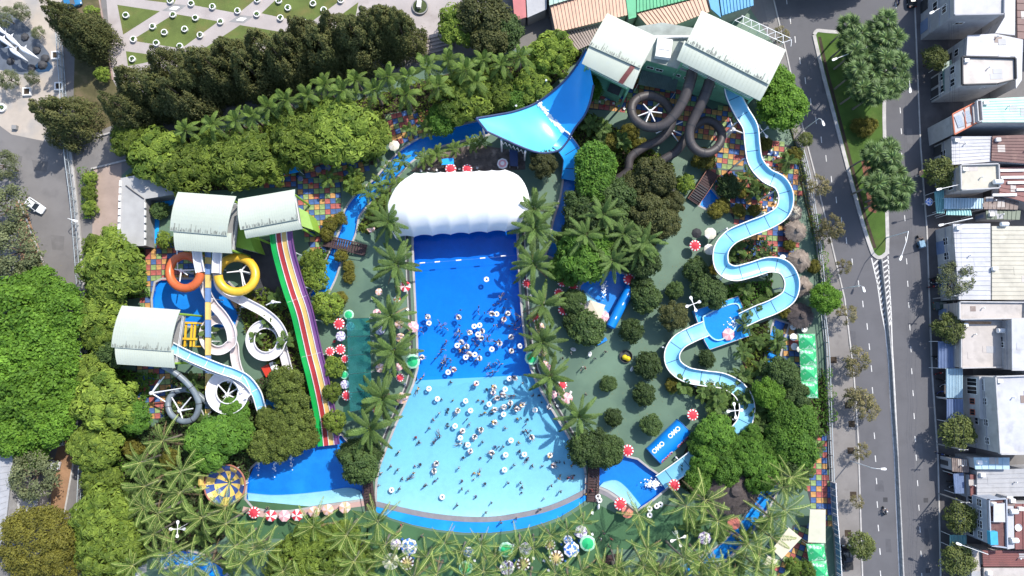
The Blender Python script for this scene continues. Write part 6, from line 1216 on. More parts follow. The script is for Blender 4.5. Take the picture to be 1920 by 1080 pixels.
# ------------------------------------------------------------------ white four-blade mist fans
def paddle():
    mb = MB(); pr = [(0,.05),(.5,.07),(.9,.1),(1.15,.24),(1.4,.33),(1.62,.28),(1.75,.12)]
    return mb.add([(x, w, .03) for x, w in pr]+[(x, -w, .03) for x, w in pr]+[(x, w, -.03) for x, w in pr]+[(x, -w, -.03) for x, w in pr], [(i+1, i, i+7, i+8) for i in range(6)]+[(i+14, i+15, i+22, i+21) for i in range(6)]+[(i, i+1, i+15, i+14) for i in range(6)]+[(i+8, i+7, i+21, i+22) for i in range(6)]+[(6, 13, 27, 20)])
PAD = paddle().mesh('blade', M_white)
for x, y, rz, lb in [(1300,570,.35,'white four-blade fan on a pole beside the catch pool'),(1378,770,.1,'white four-blade fan on a pole over the last slide bend'),(1272,1010,.3,'white four-blade fan on a pole above the dark turf'),(333,992,0,'white four-blade fan on a pole among the coconut palms'),(1430,246,.6,'white four-blade fan beside the pale blue slide near the tower')]:
    p = P(x, y, 5); s = thing('pole_fan', lb, 'fan', (p.x, p.y, 0), rz, 'white four-blade pole fans'); part('pole', MB().tube([(0,0,0),(0,0,5)], [.09,.06], 8), M_steel, s); part('hub', MB().lathe([(.0,5.15),(.14,5.1),(.16,4.95),(0,4.9)], 10), M_steel, s)
    for k in range(4): b = link('blade', PAD, s, (0, 0, 5.03), k*math.pi/2, .95)
# ------------------------------------------------------------------ street side: houses, awnings, market hall
def wall_m(n, c): return mat(n, c, .8, .12, .5, .1, stain=((c[0]*.6, c[1]*.6, c[2]*.58), .45, .56, .6))
W_wh = wall_m('wall_white', (.43,.42,.42)); W_gr = wall_m('wall_grey', (.33,.33,.35)); W_be = wall_m('wall_beige', (.42,.37,.34)); W_bl = wall_m('wall_bluegrey', (.33,.36,.42)); W_mint = wall_m('wall_mint', (.38,.55,.48)); W_or = wall_m('wall_orange', (.5,.16,.09))
def sheetroof(n, c, st=None): return mat(n, c, .55, .12, .35, spec=.4, stain=st or ((c[0]*.6, c[1]*.6, c[2]*.6), .4, .55, .6))
R_wh = sheetroof('roof_white', (.44,.44,.465)); R_cr = sheetroof('roof_cream', (.45,.42,.345)); R_be = sheetroof('roof_beige', (.43,.39,.36)); R_ma = sheetroof('roof_maroon', (.13,.06,.055), ((.2,.11,.09), .6, .55, .7)); R_red = sheetroof('roof_rust', (.19,.075,.068), ((.12,.06,.055), .5, .56, .6)); R_gr = sheetroof('roof_grey', (.36,.36,.37)); R_mint = sheetroof('roof_mint', (.42,.62,.53)); R_lb = sheetroof('roof_light_blue', (.38,.52,.60)); R_db = sheetroof('roof_stripe_blue', (.16,.22,.36)); R_ol = sheetroof('roof_olive', (.16,.19,.14)); R_br = sheetroof('roof_brown', (.2,.15,.13), ((.3,.25,.22), .8, .55, .7))
R_sal = sheetroof('roof_salmon', (.56,.36,.255), ((.45,.27,.19), .3, .55, .6)); R_grn = sheetroof('roof_green', (.08,.36,.18)); R_paleg = sheetroof('roof_pale_green', (.35,.48,.40)); R_blu = sheetroof('roof_blue', (.06,.28,.48)); R_pk = sheetroof('roof_pink_red', (.45,.14,.14)); R_perg = sheetroof('pergola_slat', (.30,.235,.20))
def ribs(o, px, h, m, n, along=0, hh=.09, w=.1, name='roof_rib'):
    """raised seams across a flat roof, running from edge 0-1 to edge 3-2 (along=0) or from 0-3 to 1-2"""
    q = PL(px[:4], h); mb = MB()
    for k in range(1, n):
        u = k/n; a, b = (q[0].lerp(q[1], u), q[3].lerp(q[2], u)) if along == 0 else (q[0].lerp(q[3], u), q[1].lerp(q[2], u)); mb.sweep([a, b], [(-w/2,.002),(w/2,.002),(w*.3,hh),(-w*.3,hh)])
    part(name, mb, m, o, world=True, kind='stuff')
def parapet(o, px, h, m, hh=.5, t=.22, skip=()):
    q = PL(px, h); q.append(q[0])
    for i in range(len(px)):
        if i in skip: continue
        d = (q[i+1]-q[i]).normalized()*(t/2+.003*i); part('parapet', MB().sweep([q[i]+d, q[i+1]-d], [(-t/2,.003),(t/2,.003),(t/2,hh-.004*i),(-t/2,hh-.004*i)]), m, o, world=True)
def west(gw):
    """the wall that faces the avenue, counter-clockwise ends"""
    g = gw if sum(p[0]*q[1]-q[0]*p[1] for p, q in zip(gw, gw[1:]+gw[:1])) > 0 else gw[::-1]; E = list(zip(g, g[1:]+g[:1]))
    return min(E, key=lambda e: e[0][0]+e[1][0]), min((e for e in E), key=lambda e: e[0][1]+e[1][1])
def tank(o, px, py, h, L=1.8, r=.5): p = P(px, py, h); part('water_tank', MB().lathe([(.01,0),(r,.1),(r,L*.9),(r*.8,L),(.01,L)], 14) if False else MB().tube([p+Vector((-L/2,0,r)), p+Vector((-L/2+.1,0,r)), p+Vector((L/2-.1,0,r)), p+Vector((L/2,0,r))], [r*.7, r, r, r*.7], 14), M_steel, o, smooth=True, world=True); part('tank_stand', MB().box(p+Vector((0,0,.02)), (L*.8, r*1.6, .12)), M_greyd, o, world=True)
def acbox(o, px, py, h): part('air_conditioner', MB().box(P(px, py, h)+Vector((0,0,.3)), (.9,.7,.6)), M_white, o, world=True)
GS = 'shophouses along the avenue'
H = {}
def house(key, label, px, h, wm, rm, wins=(), swins=(), par=None, rib=0, along=0, cat='house', name='shophouse', grp=GS):
    o, gw = slab_block(name, label, cat, px, h, wm, rm, group=grp); H[key] = o; we, se = west(gw)
    for u, z, w, hh in wins: window(o, we[0], we[1], u, z, w, hh)
    for u, z, w, hh in swins: window(o, se[0], se[1], u, z, w, hh)
    if par: parapet(o, px, h, par)
    (x0, y0), (x1, y1) = we; L = math.hypot(x1-x0, y1-y0); t = Vector((x1-x0, y1-y0, 0)).normalized(); n = Vector((t.y, -t.x, 0)); ang = math.atan2(t.y, t.x); m0 = Vector((*we[0], 0)); k = 0; loc = tuple(o.location)
    while 3.2*(k+1) < h-.8: k += 1; part('floor_band', MB().box(m0.lerp(Vector((*we[1], 0)), .5)+n*-.1+Vector((0, 0, 3.2*k)), (L-.5, .2, .18)), W_gr, o, world=True) if abs(ang) < 0 else part('floor_band', MB().box(m0.lerp(Vector((*we[1], 0)), .5)+n*-.1+Vector((0, 0, 3.2*k)), (L-.5, .2, .18), ang), W_gr, o, world=True)
    for u in ((.27, .73) if L > 5 else (.5,)): part('shutter', MB().box(m0.lerp(Vector((*we[1], 0)), u)+n*-.12+Vector((0, 0, 1.25)), (min(2.6, L*.36), .12, 2.5), ang), R_db if rng.random() < .5 else M_greyd, o, world=True)
    q = PL(px[:4], h)
    if h > 3.5:
        for k in range(rng.randrange(1, 4)):
            u, v = rng.uniform(.1, .7), rng.uniform(.1, .75); c = q[0].lerp(q[1], u).lerp(q[3].lerp(q[2], u), v); part('roof_patch', MB().box(c+Vector((0, 0, .02+.012*k)), (rng.uniform(1, 2.6), rng.uniform(.8, 1.6), .03), rng.choice((0, .03, -.04))), rng.choice((R_gr, R_be, R_br, rm)), o, world=True)
        c = q[0].lerp(q[2], rng.uniform(.25, .6)); part('vent_pipe', MB().tube([c, c+Vector((0, 0, .7))], .09, 7).lathe([(.16,.66),(.12,.8),(.01,.84)], 8, c), M_steel, o, world=True)
        if rng.random() < .6: acbox(o, px[0][0]+8, px[0][1]+8, h)
    if rib: ribs(o, px, h, rm, rib, along)
    return o
house('a', 'tall grey shophouse at the top with a plain pale roof', [(1787,-60),(1882,-60),(1880,28),(1787,30)], 11, W_gr, R_gr, [(.3,8,1.6,1.3),(.7,8,1.6,1.3),(.5,5,2,1.4)], [(.35,7.5,1.6,.9)], W_gr)
house('a2', 'white low annex roof behind the tall grey shophouse', [(1884,-60),(1904,-60),(1903,66),(1866,62),(1884,32)], 7, W_wh, R_wh); house('a3', 'dark maroon roof in the top corner', [(1906,-60),(1990,-60),(1990,78),(1908,72)], 6, W_gr, R_ma, rib=10, along=1)
house('b2', 'white sheet roof behind the parapet house', [(1814,66),(1866,63),(1918,74),(1916,150),(1905,166),(1904,106),(1812,104)], 7.5, W_wh, R_wh, [(.5,4,1.4,1.2)])
house('b', 'white parapet house with green balconies beside the street tree', [(1802,107),(1902,110),(1903,150),(1868,158),(1803,160)], 10, W_wh, R_be, [(.25,7,1.4,1.5),(.7,7,1.4,1.5),(.25,3.6,1.4,1.5),(.7,3.6,1.4,1.5)], [(.8,8,.6,.6)], M_greyd)
awning('balcony_roof', 'green glass balcony roof of the parapet house', [(1766,120),(1784,112),(1790,160),(1770,172)], 4.5, mat('green_glass', (.12,.2,.17), .3, .2, 1), cat='balcony')
o = house('c', 'mint green shop roof with an orange-framed front', [(1838,186),(1990,178),(1990,229),(1842,229)], 9, W_wh, R_mint, rib=9, along=1); parapet(o, [(1828,190),(1836,190),(1839,228),(1831,230)], 9, W_wh, .7)
o2, gw = slab_block('shop_front', 'white shop front with orange frame and grille windows', 'building', [(1786,214),(1829,192),(1832,230),(1790,252)], 8.5, W_wh, W_wh, group=GS)
fr = MB(); q = PL([(1786,214),(1829,192),(1832,230),(1790,252)], 8.52)
for a, b in ((q[0], q[1]), (q[1], q[2]), (q[2], q[3]), (q[3], q[0]), (q[0].lerp(q[1], .5), q[3].lerp(q[2], .5)), (q[0].lerp(q[1], .78), q[3].lerp(q[2], .78))): fr.tube([a, b], .16, 5)
part('orange_frame', fr, W_or, o2, world=True)
for u in (.24, .62): c = q[0].lerp(q[1], u).lerp(q[3].lerp(q[2], u), .5); part('grille_window', MB().box(c+Vector((0,0,.06)), (1.3,2.4,.1), .3), mat('grille', (.25,.3,.36), .5, .3, 6), o2, world=True)
house('d', 'white corrugated roof below the mint green roof', [(1784,256),(1860,255),(1858,303),(1785,309)], 6, W_wh, R_wh, [(.5,3,1.6,1.6)], rib=8, along=1); house('d2', 'dark maroon corrugated roof beside the white corrugated one', [(1861,255),(1990,250),(1990,312),(1859,301)], 6.3, W_gr, R_ma, rib=9, along=1)
house('e', 'beige flat roof terrace with white edges and a water tank', [(1799,310),(1870,308),(1872,353),(1800,357)], 8, W_be, R_cr, [(.3,5,1.4,1.4),(.7,5,1.4,1.4)], par=W_wh); tank(H['e'], 1868, 342, 8.2)
house('e2', 'rusty stepped roofs with white gutters beside the beige terrace', [(1874,314),(1990,310),(1990,396),(1874,366)], 5, W_gr, R_red, rib=7, along=1)
for k, (y, x0) in enumerate([(320,1874),(333,1876),(343,1888),(356,1905),(366,1860)]): part('gutter', MB().sweep(PL([(x0,y,5.05+.01*k),(x0+45,y-.5,5.05+.01*k)]), [(-.25,0),(.25,0),(.25,.25),(-.25,.25)]), M_white, H['e2'], world=True)
awning('awning_roof', 'light blue awning sheet below the beige terrace', [(1771,371),(1844,372),(1843,391),(1770,392)], 3.8, R_lb, ribs=14); awning('awning_roof', 'teal awning sheet at the pavement corner', [(1752,360),(1770,356),(1771,400),(1756,400)], 3.2, mat('teal_sheet', (.2,.42,.42), .6, .15, .8), ribs=5); awning('awning_roof', 'aqua lower awning strip beside the light blue sheet', [(1775,393),(1820,393),(1822,404),(1774,403)], 3.3, mat('aqua_sheet', (.3,.55,.55), .6, .1, .8), ribs=9)
house('f', 'brown patched roof beside the light blue awning', [(1846,370),(1912,371),(1908,393),(1845,392)], 4, W_gr, R_br, rib=8); house('f2', 'mossy olive roof above the dark gap', [(1849,395),(1914,395),(1912,412),(1850,411)], 3.6, W_gr, R_ol, rib=8)
house('g', 'long white roof facing the avenue', [(1787,420),(1857,419),(1858,562),(1798,562)], 6, W_wh, R_wh, [(.2,3,1.4,1.4),(.4,3,1.4,1.4),(.6,3,1.4,1.4),(.8,3,1.4,1.4)], rib=16, along=1); house('g2', 'big cream ribbed roof behind the long white roof', [(1860,424),(1990,424),(1990,562),(1860,562)], 6.2, W_wh, R_cr, rib=17, along=1); tank(H['g2'], 1880, 421, 6.2, 1.6, .45); acbox(H['g2'], 1863, 504, 6.2)
house('h', 'beige upper terrace behind the round green street tree', [(1797,566),(1920,567),(1919,597),(1797,599)], 6.4, W_be, R_be, par=W_wh); house('h2', 'beige lower terrace with dark pipes and a water tank', [(1800,601),(1890,602),(1888,688),(1800,690)], 5, W_be, R_be, [(.5,2.6,1.5,1.5)], par=W_wh); tank(H['h2'], 1874, 620, 5.2, 1.7, .5); acbox(H['h2'], 1888, 625, 5.2)
part('drain_pipe', MB().sweep(PL([(1878,632,5.05),(1882,660,5.05),(1884,680,5.05)]), [(-.14,0),(.14,0),(.14,.18),(-.14,.18)]), M_greyd, H['h2'], world=True); part('tile_strip', MB().sheet(PL([(1806,599,5.02),(1860,601,5.02),(1858,608,5.02),(1806,608,5.02)]), 5.02), mat('orange_tiles', (.45,.26,.14), .7, .3, 2), H['h2'], world=True)
house('h3', 'high plain white roof beside the lower terrace', [(1897,598),(1990,598),(1990,695),(1898,695)], 8, W_gr, R_wh, [(.5,5,1,1.2)])
house('i', 'white three-storey house with dark windows and a terracotta pilaster', [(1864,706),(1990,702),(1990,851),(1873,851)], 9.6, W_wh, R_wh, [(.12,6.0,2.2,1.0),(.34,3.6,1.2,1.0),(.34,6.4,1.2,1.0),(.62,3.6,1.2,1.0),(.62,6.4,1.2,1.0),(.86,6.4,1.2,1.0)], par=W_wh)
fr_ = MB(); a = P(1804,706); b = P(1804.5,786)
i_o, i_w = slab_block('house_front', 'pale projecting front of the three-storey house with two wide window bays', 'building', [(1836,706),(1861,707),(1866,786),(1838,786)], 6.0, W_wh, W_wh, group=GS); we, se = west(i_w)
for u in (.14, .34): window(i_o, we[0], we[1], u, 3.6, 1.4, 2.8)
for u in (.6, .86): window(i_o, we[0], we[1], u, 3.6, 1.0, 1.3, fm=W_or)
part('pilaster', MB().box(P(1824,746)+Vector((0,0,2.9)), (.5, 8.6, 5.8)), mat('terracotta', (.38,.14,.11), .8, .15, 1), i_o, world=True)
for x, y0, y1, hh, m, lb in [(1789,691,746,3.2,R_lb,'pale blue awning in front of the three-storey house'),(1790,748,790,3.1,R_db,'blue striped awning behind the leafy street tree'),(1774,640,690,3.0,R_db,'dark blue striped awning beside parked motorbikes'),(1762,1003,1022,2.8,mat('teal_sheet'),'small teal awning near the last street trees') if False else (1796,1003,1024,2.8,MATS['teal_sheet'],'small teal awning near the last street trees')]:
    awning('awning_roof', lb, [(x-15,y0),(x+16,y0),(x+16,y1),(x-15,y1)], hh, m, ribs=11)
house('j', 'long grey roof with a light blue strip', [(1832,882),(1990,876),(1990,930),(1832,931)], 5, W_gr, R_gr, [(.5,2.6,1.2,1.2)], rib=6, along=1); house('j2', 'light blue sheet strip over the dark passage', [(1826,858),(1893,858),(1893,880),(1829,880)], 6, W_gr, R_lb, rib=5)
house('j3', 'weathered wooden lean-to roof on the pavement', [(1785,859),(1817,862),(1817,886),(1786,884)], 4, W_gr, R_br, rib=9); awning('awning_roof', 'slatted blue awning below the weathered lean-to', [(1787,888),(1806,886),(1808,925),(1790,925)], 3.2, R_db, ribs=12); house('j4', 'rusty little roof beside the long grey roof', [(1819,890),(1830,890),(1830,930),(1820,930)], 4.4, W_gr, R_red)
house('k', 'narrow blue-grey shophouse with stacked dark windows', [(1852,936),(1884,934),(1886,1026),(1855,1022)], 9, W_bl, R_ma, [(.14,6.4,1.3,1.2),(.14,3.8,1.3,1.2),(.38,6.4,1.3,1.2),(.38,3.8,1.3,1.2),(.62,6.4,1.3,1.2),(.62,3.8,1.3,1.2),(.86,6.4,1.3,1.2),(.86,3.8,1.3,1.2)], [(.4,6,1.2,1.2)], W_bl)
awning('roof_canopy', 'white canopy on the blue-grey shophouse terrace', [(1863,944),(1884,944),(1885,979),(1863,979)], 9.9, R_wh); part('blue_cover', MB().box(P(1861,1008,9.5), (1.4,2.4,.9)), mat('cyan_tarp', (.05,.33,.5), .5, .1, 1), H['k'], world=True)
house('l', 'white walled roof strip with water tanks', [(1888,930),(1900,930),(1902,1028),(1889,1030)], 8, W_wh, R_wh); tank(H['l'], 1897, 958, 8.1, 1.5, .5); tank(H['l'], 1898, 1012, 8.1, 1.5, .5); house('l2', 'rusty red roof with a dish beside the white strip', [(1903,945),(1990,945),(1990,1030),(1904,1030)], 7, W_wh, R_red, rib=6); part('dish', MB().lathe([(.01,.0),(.5,.18),(.7,.4)], 14, P(1907,988,7.2)), M_white, H['l2'], world=True)
house('m', 'wide maroon roof at the bottom corner', [(1842,1032),(1990,1034),(1990,1062),(1844,1062)], 5, W_be, R_red, rib=7, along=1); house('m2', 'grey beige roof at the bottom edge', [(1845,1065),(1990,1065),(1990,1160),(1846,1160)], 5, W_be, R_be, rib=6, along=1); house('m3', 'pale front strip of the maroon roof house', [(1820,1032),(1838,1032),(1842,1160),(1826,1160)], 4.4, W_wh, R_be)
house('n', 'tall plain wall house past the top of the picture', [(1750,-60),(1782,-60),(1780,34),(1756,38)], 4.6, W_gr, MATS['teal_sheet'], par=W_gr)
# market hall at the top
GM = 'ribbed market hall roofs'
for lb, px, h, m, n, al in [('salmon market roof, the wider piece beside the grey pergola', [(1032,12),(1172,-30),(1177,28),(1042,61)], 5, R_sal, 22, 0), ('salmon market roof between the two largest tower roofs', [(1195,26),(1322,-6),(1330,22),(1226,62)], 5, R_sal, 18, 0), ('green ribbed market roof', [(1194,-34),(1300,-60),(1310,-6),(1194,23)], 5.4, R_grn, 18, 0), ('plain green market strip', [(1170,-30),(1192,-36),(1193,32),(1179,36)], 5.2, R_grn, 0, 0),
    ('bright blue plain market strip', [(1324,-20),(1344,-24),(1352,33),(1333,16)], 5.2, R_blu, 0, 0), ('blue ribbed market roof', [(1346,-30),(1410,-44),(1413,10),(1354,29)], 5.4, R_blu, 10, 0), ('pale green market roof at the top edge', [(1028,-60),(1168,-80),(1170,-32),(1030,10)], 5.6, R_paleg, 16, 0), ('pinkish red low roof at the top edge', [(958,-40),(983,-40),(987,32),(965,39)], 4, R_pk, 0, 0), ('grey flat roof beside the pinkish red one', [(985,-40),(1025,-40),(1025,17),(989,33)], 4.2, R_gr, 0, 0)]:
    o, gw = slab_block('market_roof', lb, 'market hall', px, h, W_be, m, group=GM)
    if n: ribs(o, px, h, m, n, al, .16, .22)
s = thing('pergola', 'grey-brown slatted pergola roof beside the blue boomerang slide top', 'pergola', P(1085,72)); pq = PL([(1046,64),(1122,40),(1134,72),(1074,98)], 3.6)
for k in range(15): part('slat', MB().sweep([pq[0].lerp(pq[1], (k+.5)/15), pq[3].lerp(pq[2], (k+.5)/15)], [(-.19,0),(.19,0),(.19,.12),(-.19,.12)]), R_perg, s, world=True)
for v in (.1, .9): part('beam', MB().sweep([pq[0].lerp(pq[3], v)-Vector((0,0,.25)), pq[1].lerp(pq[2], v)-Vector((0,0,.25))], [(-.1,0),(.1,0),(.1,.22),(-.1,.22)]), M_wood, s, world=True)
for p in pq: part('post', MB().tube([(p.x, p.y, 0), (p.x, p.y, 3.6)], .1, 6), M_wood, s, world=True)
s = thing('roof_frame', 'white lattice steel frame behind the largest tower roof', 'frame', P(1420,45))
for k in range(7): a = P(1378+k*15, 38+k*7, 9); b = P(1394+k*15, 30+k*7.4, 9); part('strut', MB().tube([a, b], .055, 5).tube([b, P(1393+k*15, 45+k*7, 9)], .055, 5).tube([a, (a.x, a.y, 0)], .06, 5), M_steel, s, world=True)
for off in (0, -9): part('rail', MB().tube(PL([(1378+off*-1.4,38+off,9),(1470+off*-1.4,81+off,9)]), .07, 6), M_steel, s, world=True)
# ------------------------------------------------------------------ left side: hall, fences, plaza furniture
o, gw = slab_block('long_hall', 'long pale roof hall at the lower edge of the dirt verge', 'hall', [(-120,806),(4,812),(27,826),(20,900),(10,985),(0,1030),(-120,1100)], 6, W_wh, R_gr); ribs(o, [(-110,812),(22,830),(8,985),(-110,1060)], 6, R_gr, 14, 1)
slab_block('small_shed', 'small grey shed roof behind the greyish tree by the dirt verge', 'shed', [(32,930),(72,930),(66,978),(30,985)], 3.4, W_wh, R_gr); slab_block('kiosk', 'little white kiosk roof by the coloured tiles at the bottom', 'kiosk', [(238,1058),(262,1060),(262,1082),(238,1084)], 2.8, W_wh, R_wh)
def fence(label, px, h, m, step=2.6, rails=(.1, .55, 1.0), pick=0, panel=None, grp=None):
    pts = smoothpath(PL(px), 3); c = pts[len(pts)//2]; o = thing('fence', label, 'fence', (c.x, c.y, 0), group=grp)
    for f in rails: part('rail', MB().sweep([p+Vector((0, 0, h*f)) for p in pts], [(-.06,-.05),(.06,-.05),(.06,.05),(-.06,.05)]), m, o, world=True)
    acc = 9; pm = None; pk = MB()
    for a, b in zip(pts, pts[1:]):
        L = (b-a).length; n = max(1, int(L/.3))
        for k in range(n):
            p = a.lerp(b, k/n); acc += L/n
            if acc >= step:
                acc = 0
                if pm is None: pm = MB().box((0,0,h*.52), (.16,.16,h*1.04)).mesh('post', m)
                link('post', pm, o, (p.x-c.x, p.y-c.y, 0))
            if pick: pk.box(p+Vector((0, 0, h*.5)), (.035,.035,h*.9))
    if pick: part('picket', pk, m, o, world=True, kind='stuff')
    if panel:
        for k in range(0, len(pts)-1): a, b = pts[k], pts[k+1]; part('panel', MB().sweep([a.lerp(b, .03), b.lerp(a, .03)], [(-.02,.15),(.02,.15),(.02,h*.95),(-.02,h*.95)]), panel, o, world=True)
    return o
M_fence = mat('fence_steel', (.38,.42,.44), .5, .15, 1, spec=.5)
fence('long grey steel fence between the lane and the paver walk', [(131,256),(137,310),(146,380),(152,450),(158,530),(163,610),(167,690)], 2.6, M_fence, pick=1, grp='grey steel fences'); fence('grey steel fence along the plaza forecourt above the lane', [(117,60),(120,110),(124,165),(127,232)], 2.2, M_fence, pick=1, grp='grey steel fences'); fence('grey steel fence beside the lower tree column', [(162,860),(159,920),(156,1000),(152,1090)], 2.4, M_fence, pick=1, grp='grey steel fences')
for px in ([(130.5,258),(145,382),(158,534),(166,690)],): struct('fence_plinth', MB().sweep(PL(px), [(-.28,0),(.28,0),(.28,.45),(-.28,.45)]), M_kerb)
fence('white steel fence with blue panels along the avenue pavement', [(1556,902),(1559,960),(1564,1020),(1568,1090)], 2.6, M_steel, 1.2, (.1,.98), panel=mat('blue_panel', (.12,.24,.38), .6, .4, 1.0, stain=((.45,.5,.52), .6, .55, .7))); fence('thin grey fence between the green tents and the pavement', [(1539,590),(1546,660),(1549,740),(1552,830),(1555,900)], 2.2, M_fence, pick=1); fence('thin grey fence behind the thatched huts', [(1492,262),(1511,330),(1532,468),(1540,560)], 2.0, M_fence, pick=1)
struct('boundary_wall', MB().sweep(PL([(1489,262),(1508.5,330),(1530.5,470),(1543.5,560),(1553.5,800),(1560.5,960),(1569,1110)]), [(-.12,0),(.12,0),(.12,.6),(-.12,.6)]), M_grey)
RP = MB().lathe([(.42,.0),(.62,.0),(.68,.55),(.5,.55),(.45,.38),(0,.38)], 16).mesh('pot', M_white); pmb, _ = crown(.42, .4, 8, .4, 160, .2); PLT = pmb.mesh('plant', L_lush)
for x, y in [(321,3),(360,8),(400,14),(447,22),(326,29),(368,35),(415,42),(288,51),(310,62),(348,56),(377,67),(252,75),(295,82),(339,88),(483,28),(524,3),(541,16),(527,35),(571,43),(588,8),(608,20),(640,2),(484,1),(238,30),(250,112)]:
    p = P(x, y); o = thing('ring_planter', None, 'planter', p, rng.uniform(0, 6), 'round white planters on the lawns'); link('pot', RP, o); link('plant', PLT, o, (0, 0, .55)); later(o, 'round white lawn planter')
s = thing('plaza_planter', 'big round grassy planter holding a white slab stone', 'planter', P(788,14)); part('rim', MB().lathe([(1.5,.0),(1.72,0),(1.72,.5),(1.5,.5),(1.5,.35)], 28), M_grey, s); part('grass_bed', MB().lathe([(1.5,.4),(0,.55)], 28), mat('planter_grass', (.06,.08,.03), .95, .3, 3), s); part('slab', MB().box((-.1,.3,1.0), (.8,1.8,1.0), -.1), M_white, s)
for x, y, lb in [(107,105,'white square tree planter beside the fish sculpture pool'),(113,163,'white square tree planter below the other at the forecourt fence'),(53,173,'white square tree planter nearest the round ring planter')]:
    s = thing('square_planter', lb, 'planter', P(x, y), .05, 'white square tree planters')
    for k in range(4): w = link('side', MB().box((.75,0,.3), (.22,1.72 if k % 2 == 0 else 1.28,.6)).mesh('side', M_white), s, rz=k*math.pi/2)
    part('earth', MB().box((0,0,.2), (1.27,1.27,.3)), M_soil, s)
s = thing('ring_planter', 'large round white ring planter at the forecourt edge', 'planter', P(6,203)); part('pot', MB().lathe([(.5,0),(.85,0),(.9,.55),(.55,.55),(.5,.3),(0,.3)], 20), M_white, s); link('plant', PLT, s, (0,0,.4))
s = thing('stone_block', 'small grey stone block on the tan forecourt', 'stone', P(30,240)); part('block', MB().prism([(-.5,-.4),(.5,-.45),(.55,.4),(-.45,.45)], 0, .7), M_grey, s)
s = thing('fish_sculpture', 'group of white leaping fish sculptures over the dark basin', 'sculpture', P(45,85)); M_fish = mat('fish_white', (.78,.78,.78), .5, .05, 1)
for a, b, r in [((36,88),(73,110),.5),((18,90),(53,115),.45),((12,62),(44,92),.5),((-4,66),(32,94),.45),((-6,48),(16,68),.45)]:
    A, B = P(*a, 2.2), P(*b, 2.0); pts = [A.lerp(B, t)+Vector((0, 0, 1.2*math.sin(math.pi*t))) for t in np.linspace(0, 1, 9)]
    d = (B-A).normalized(); nrm = Vector((-d.y, d.x, 0)); f = part('fish', MB().tube(pts, [r*k for k in (.12,.35,.7,.95,1,.9,.7,.4,.08)], 10), M_fish, s, smooth=True, world=True); o_ = A
    tl = link('tail', MB().add([A, A-d*.9+nrm*.7, A-d*.6, A-d*.9-nrm*.7, A+Vector((0,0,.12))], [(0,1,2),(0,2,3),(4,2,1),(4,3,2)]).mesh('tail', M_fish, tuple(s.location)), f)
    fi = link('fin', MB().add([pts[4]+nrm*r*.8, pts[4]+nrm*(r+.7)-d*.4, pts[3]+nrm*r*.8, pts[4]+nrm*r*.8+Vector((0,0,.15))], [(0,1,2),(3,2,1)]).mesh('fin', M_fish, tuple(s.location)), f)
for px, py in [(28,92),(60,128),(80,122),(20,115),(48,70),(70,95),(85,110),(10,80)]:
    p = P(px, py); struct('basin_rock', MB().lathe([(rng.uniform(.7,1.3),-.1),(rng.uniform(.6,.9),.4),(.2,.7),(.01,.75)], 7, p), M_greyd)
struct('basin_water', MB().sheet(PL([(62,128),(72,116),(90,115),(99,124),(92,134),(72,136)]), .016), mat('basin_water', (.02,.05,.1), .1, .2, 1, spec=.6))
# ------------------------------------------------------------------ lamps and poles
def lamp(label, base, head, h=9, rise=.9, grp='street lamps'):
    b, e = P(*base), P(*head, h); s = thing('street_lamp', label, 'street lamp', b, group=grp); d = e-b; d.z = 0; d = d.normalized() if d.length > .3 else Vector((1, 0, 0)); top = Vector((b.x, b.y, h*rise))
    part('pole', MB().tube([(b.x, b.y, 0), (b.x, b.y, h*.5), top], [.13,.1,.08], 8), M_steel, s, world=True); part('arm', MB().tube([top, top.lerp(e, .4)+Vector((0,0,.35)), e+Vector((0,0,.05))], [.07,.055,.05], 7), M_steel, s, world=True)
    part('lamp_head', MB().prism([tuple((e+d*x+Vector((-d.y, d.x, 0))*y)[:2]) for x, y in ((-.1,-.16),(.7,-.24),(.95,-.12),(.95,.12),(.7,.24),(-.1,.16))], h, h+.16), M_white, s, world=True)
lamp('street lamp arching from the pavement tree line near the top avenue tree', (1503,246), (1542,228)); lamp('street lamp arching over the avenue below the island', (1575,542), (1618,539)); lamp('street lamp reaching over the avenue between two small street trees', (1595,864), (1652,879))
lamp('street lamp on the island grass, arm towards the park', (1606,113), (1568,110), 9); lamp('street lamp on the island under the fan palms, arm towards the shops', (1660,168), (1706,166), 9); lamp('street lamp standing past the island tip', (1661,446), (1690,480), 9)
lamp('street lamp by the tall grey shophouse', (1772,23), (1750,22), 9); lamp('street lamp above the teal awning', (1782,356), (1764,354), 8); lamp('street lamp beside the blue-grey shophouse', (1806,1019), (1801,1021), 8); lamp('street lamp by the end of the long white roof', (1780,421), (1768,421), 8)
lamp('twin lamp on the lane fence beside the bright hedge', (146,415), (138,413), 3.6)
for x, y, lb in [(1757,832,'wooden power pole beside the lane mouth of the shops'),(1760,925,'leaning utility pole in front of the blue awning'),(1757,22,'utility pole by the tall grey shophouse'),(1750,560,'utility pole by the parked motorbikes')]:
    s = thing('power_pole', lb, 'utility pole', P(x, y), group='utility poles'); part('pole', MB().tube([(0,0,0),(0,0,8.5)], [.16,.11], 8), M_grey, s); part('crossarm', MB().box((0,0,8.0), (1.8,.12,.12)), M_grey, s)
    for k in (-.8, 0, .8): part('insulator', MB().lathe([(.06,8.06),(.08,8.2),(.01,8.26)], 6, (k,0,0)), M_white, s)
s = thing('power_cables', 'thin dark power cables strung along the shop fronts', 'cable', P(1785,540))
for k, x in enumerate((1778,1783,1787,1795)):
    pts = [P(x+i*.8, -40+i*58, 8.2-.35*math.sin(math.pi*((i*.5) % 1))) for i in range(21)]; part('cable', MB().tube(pts, .016, 4), M_greyd, s, world=True)
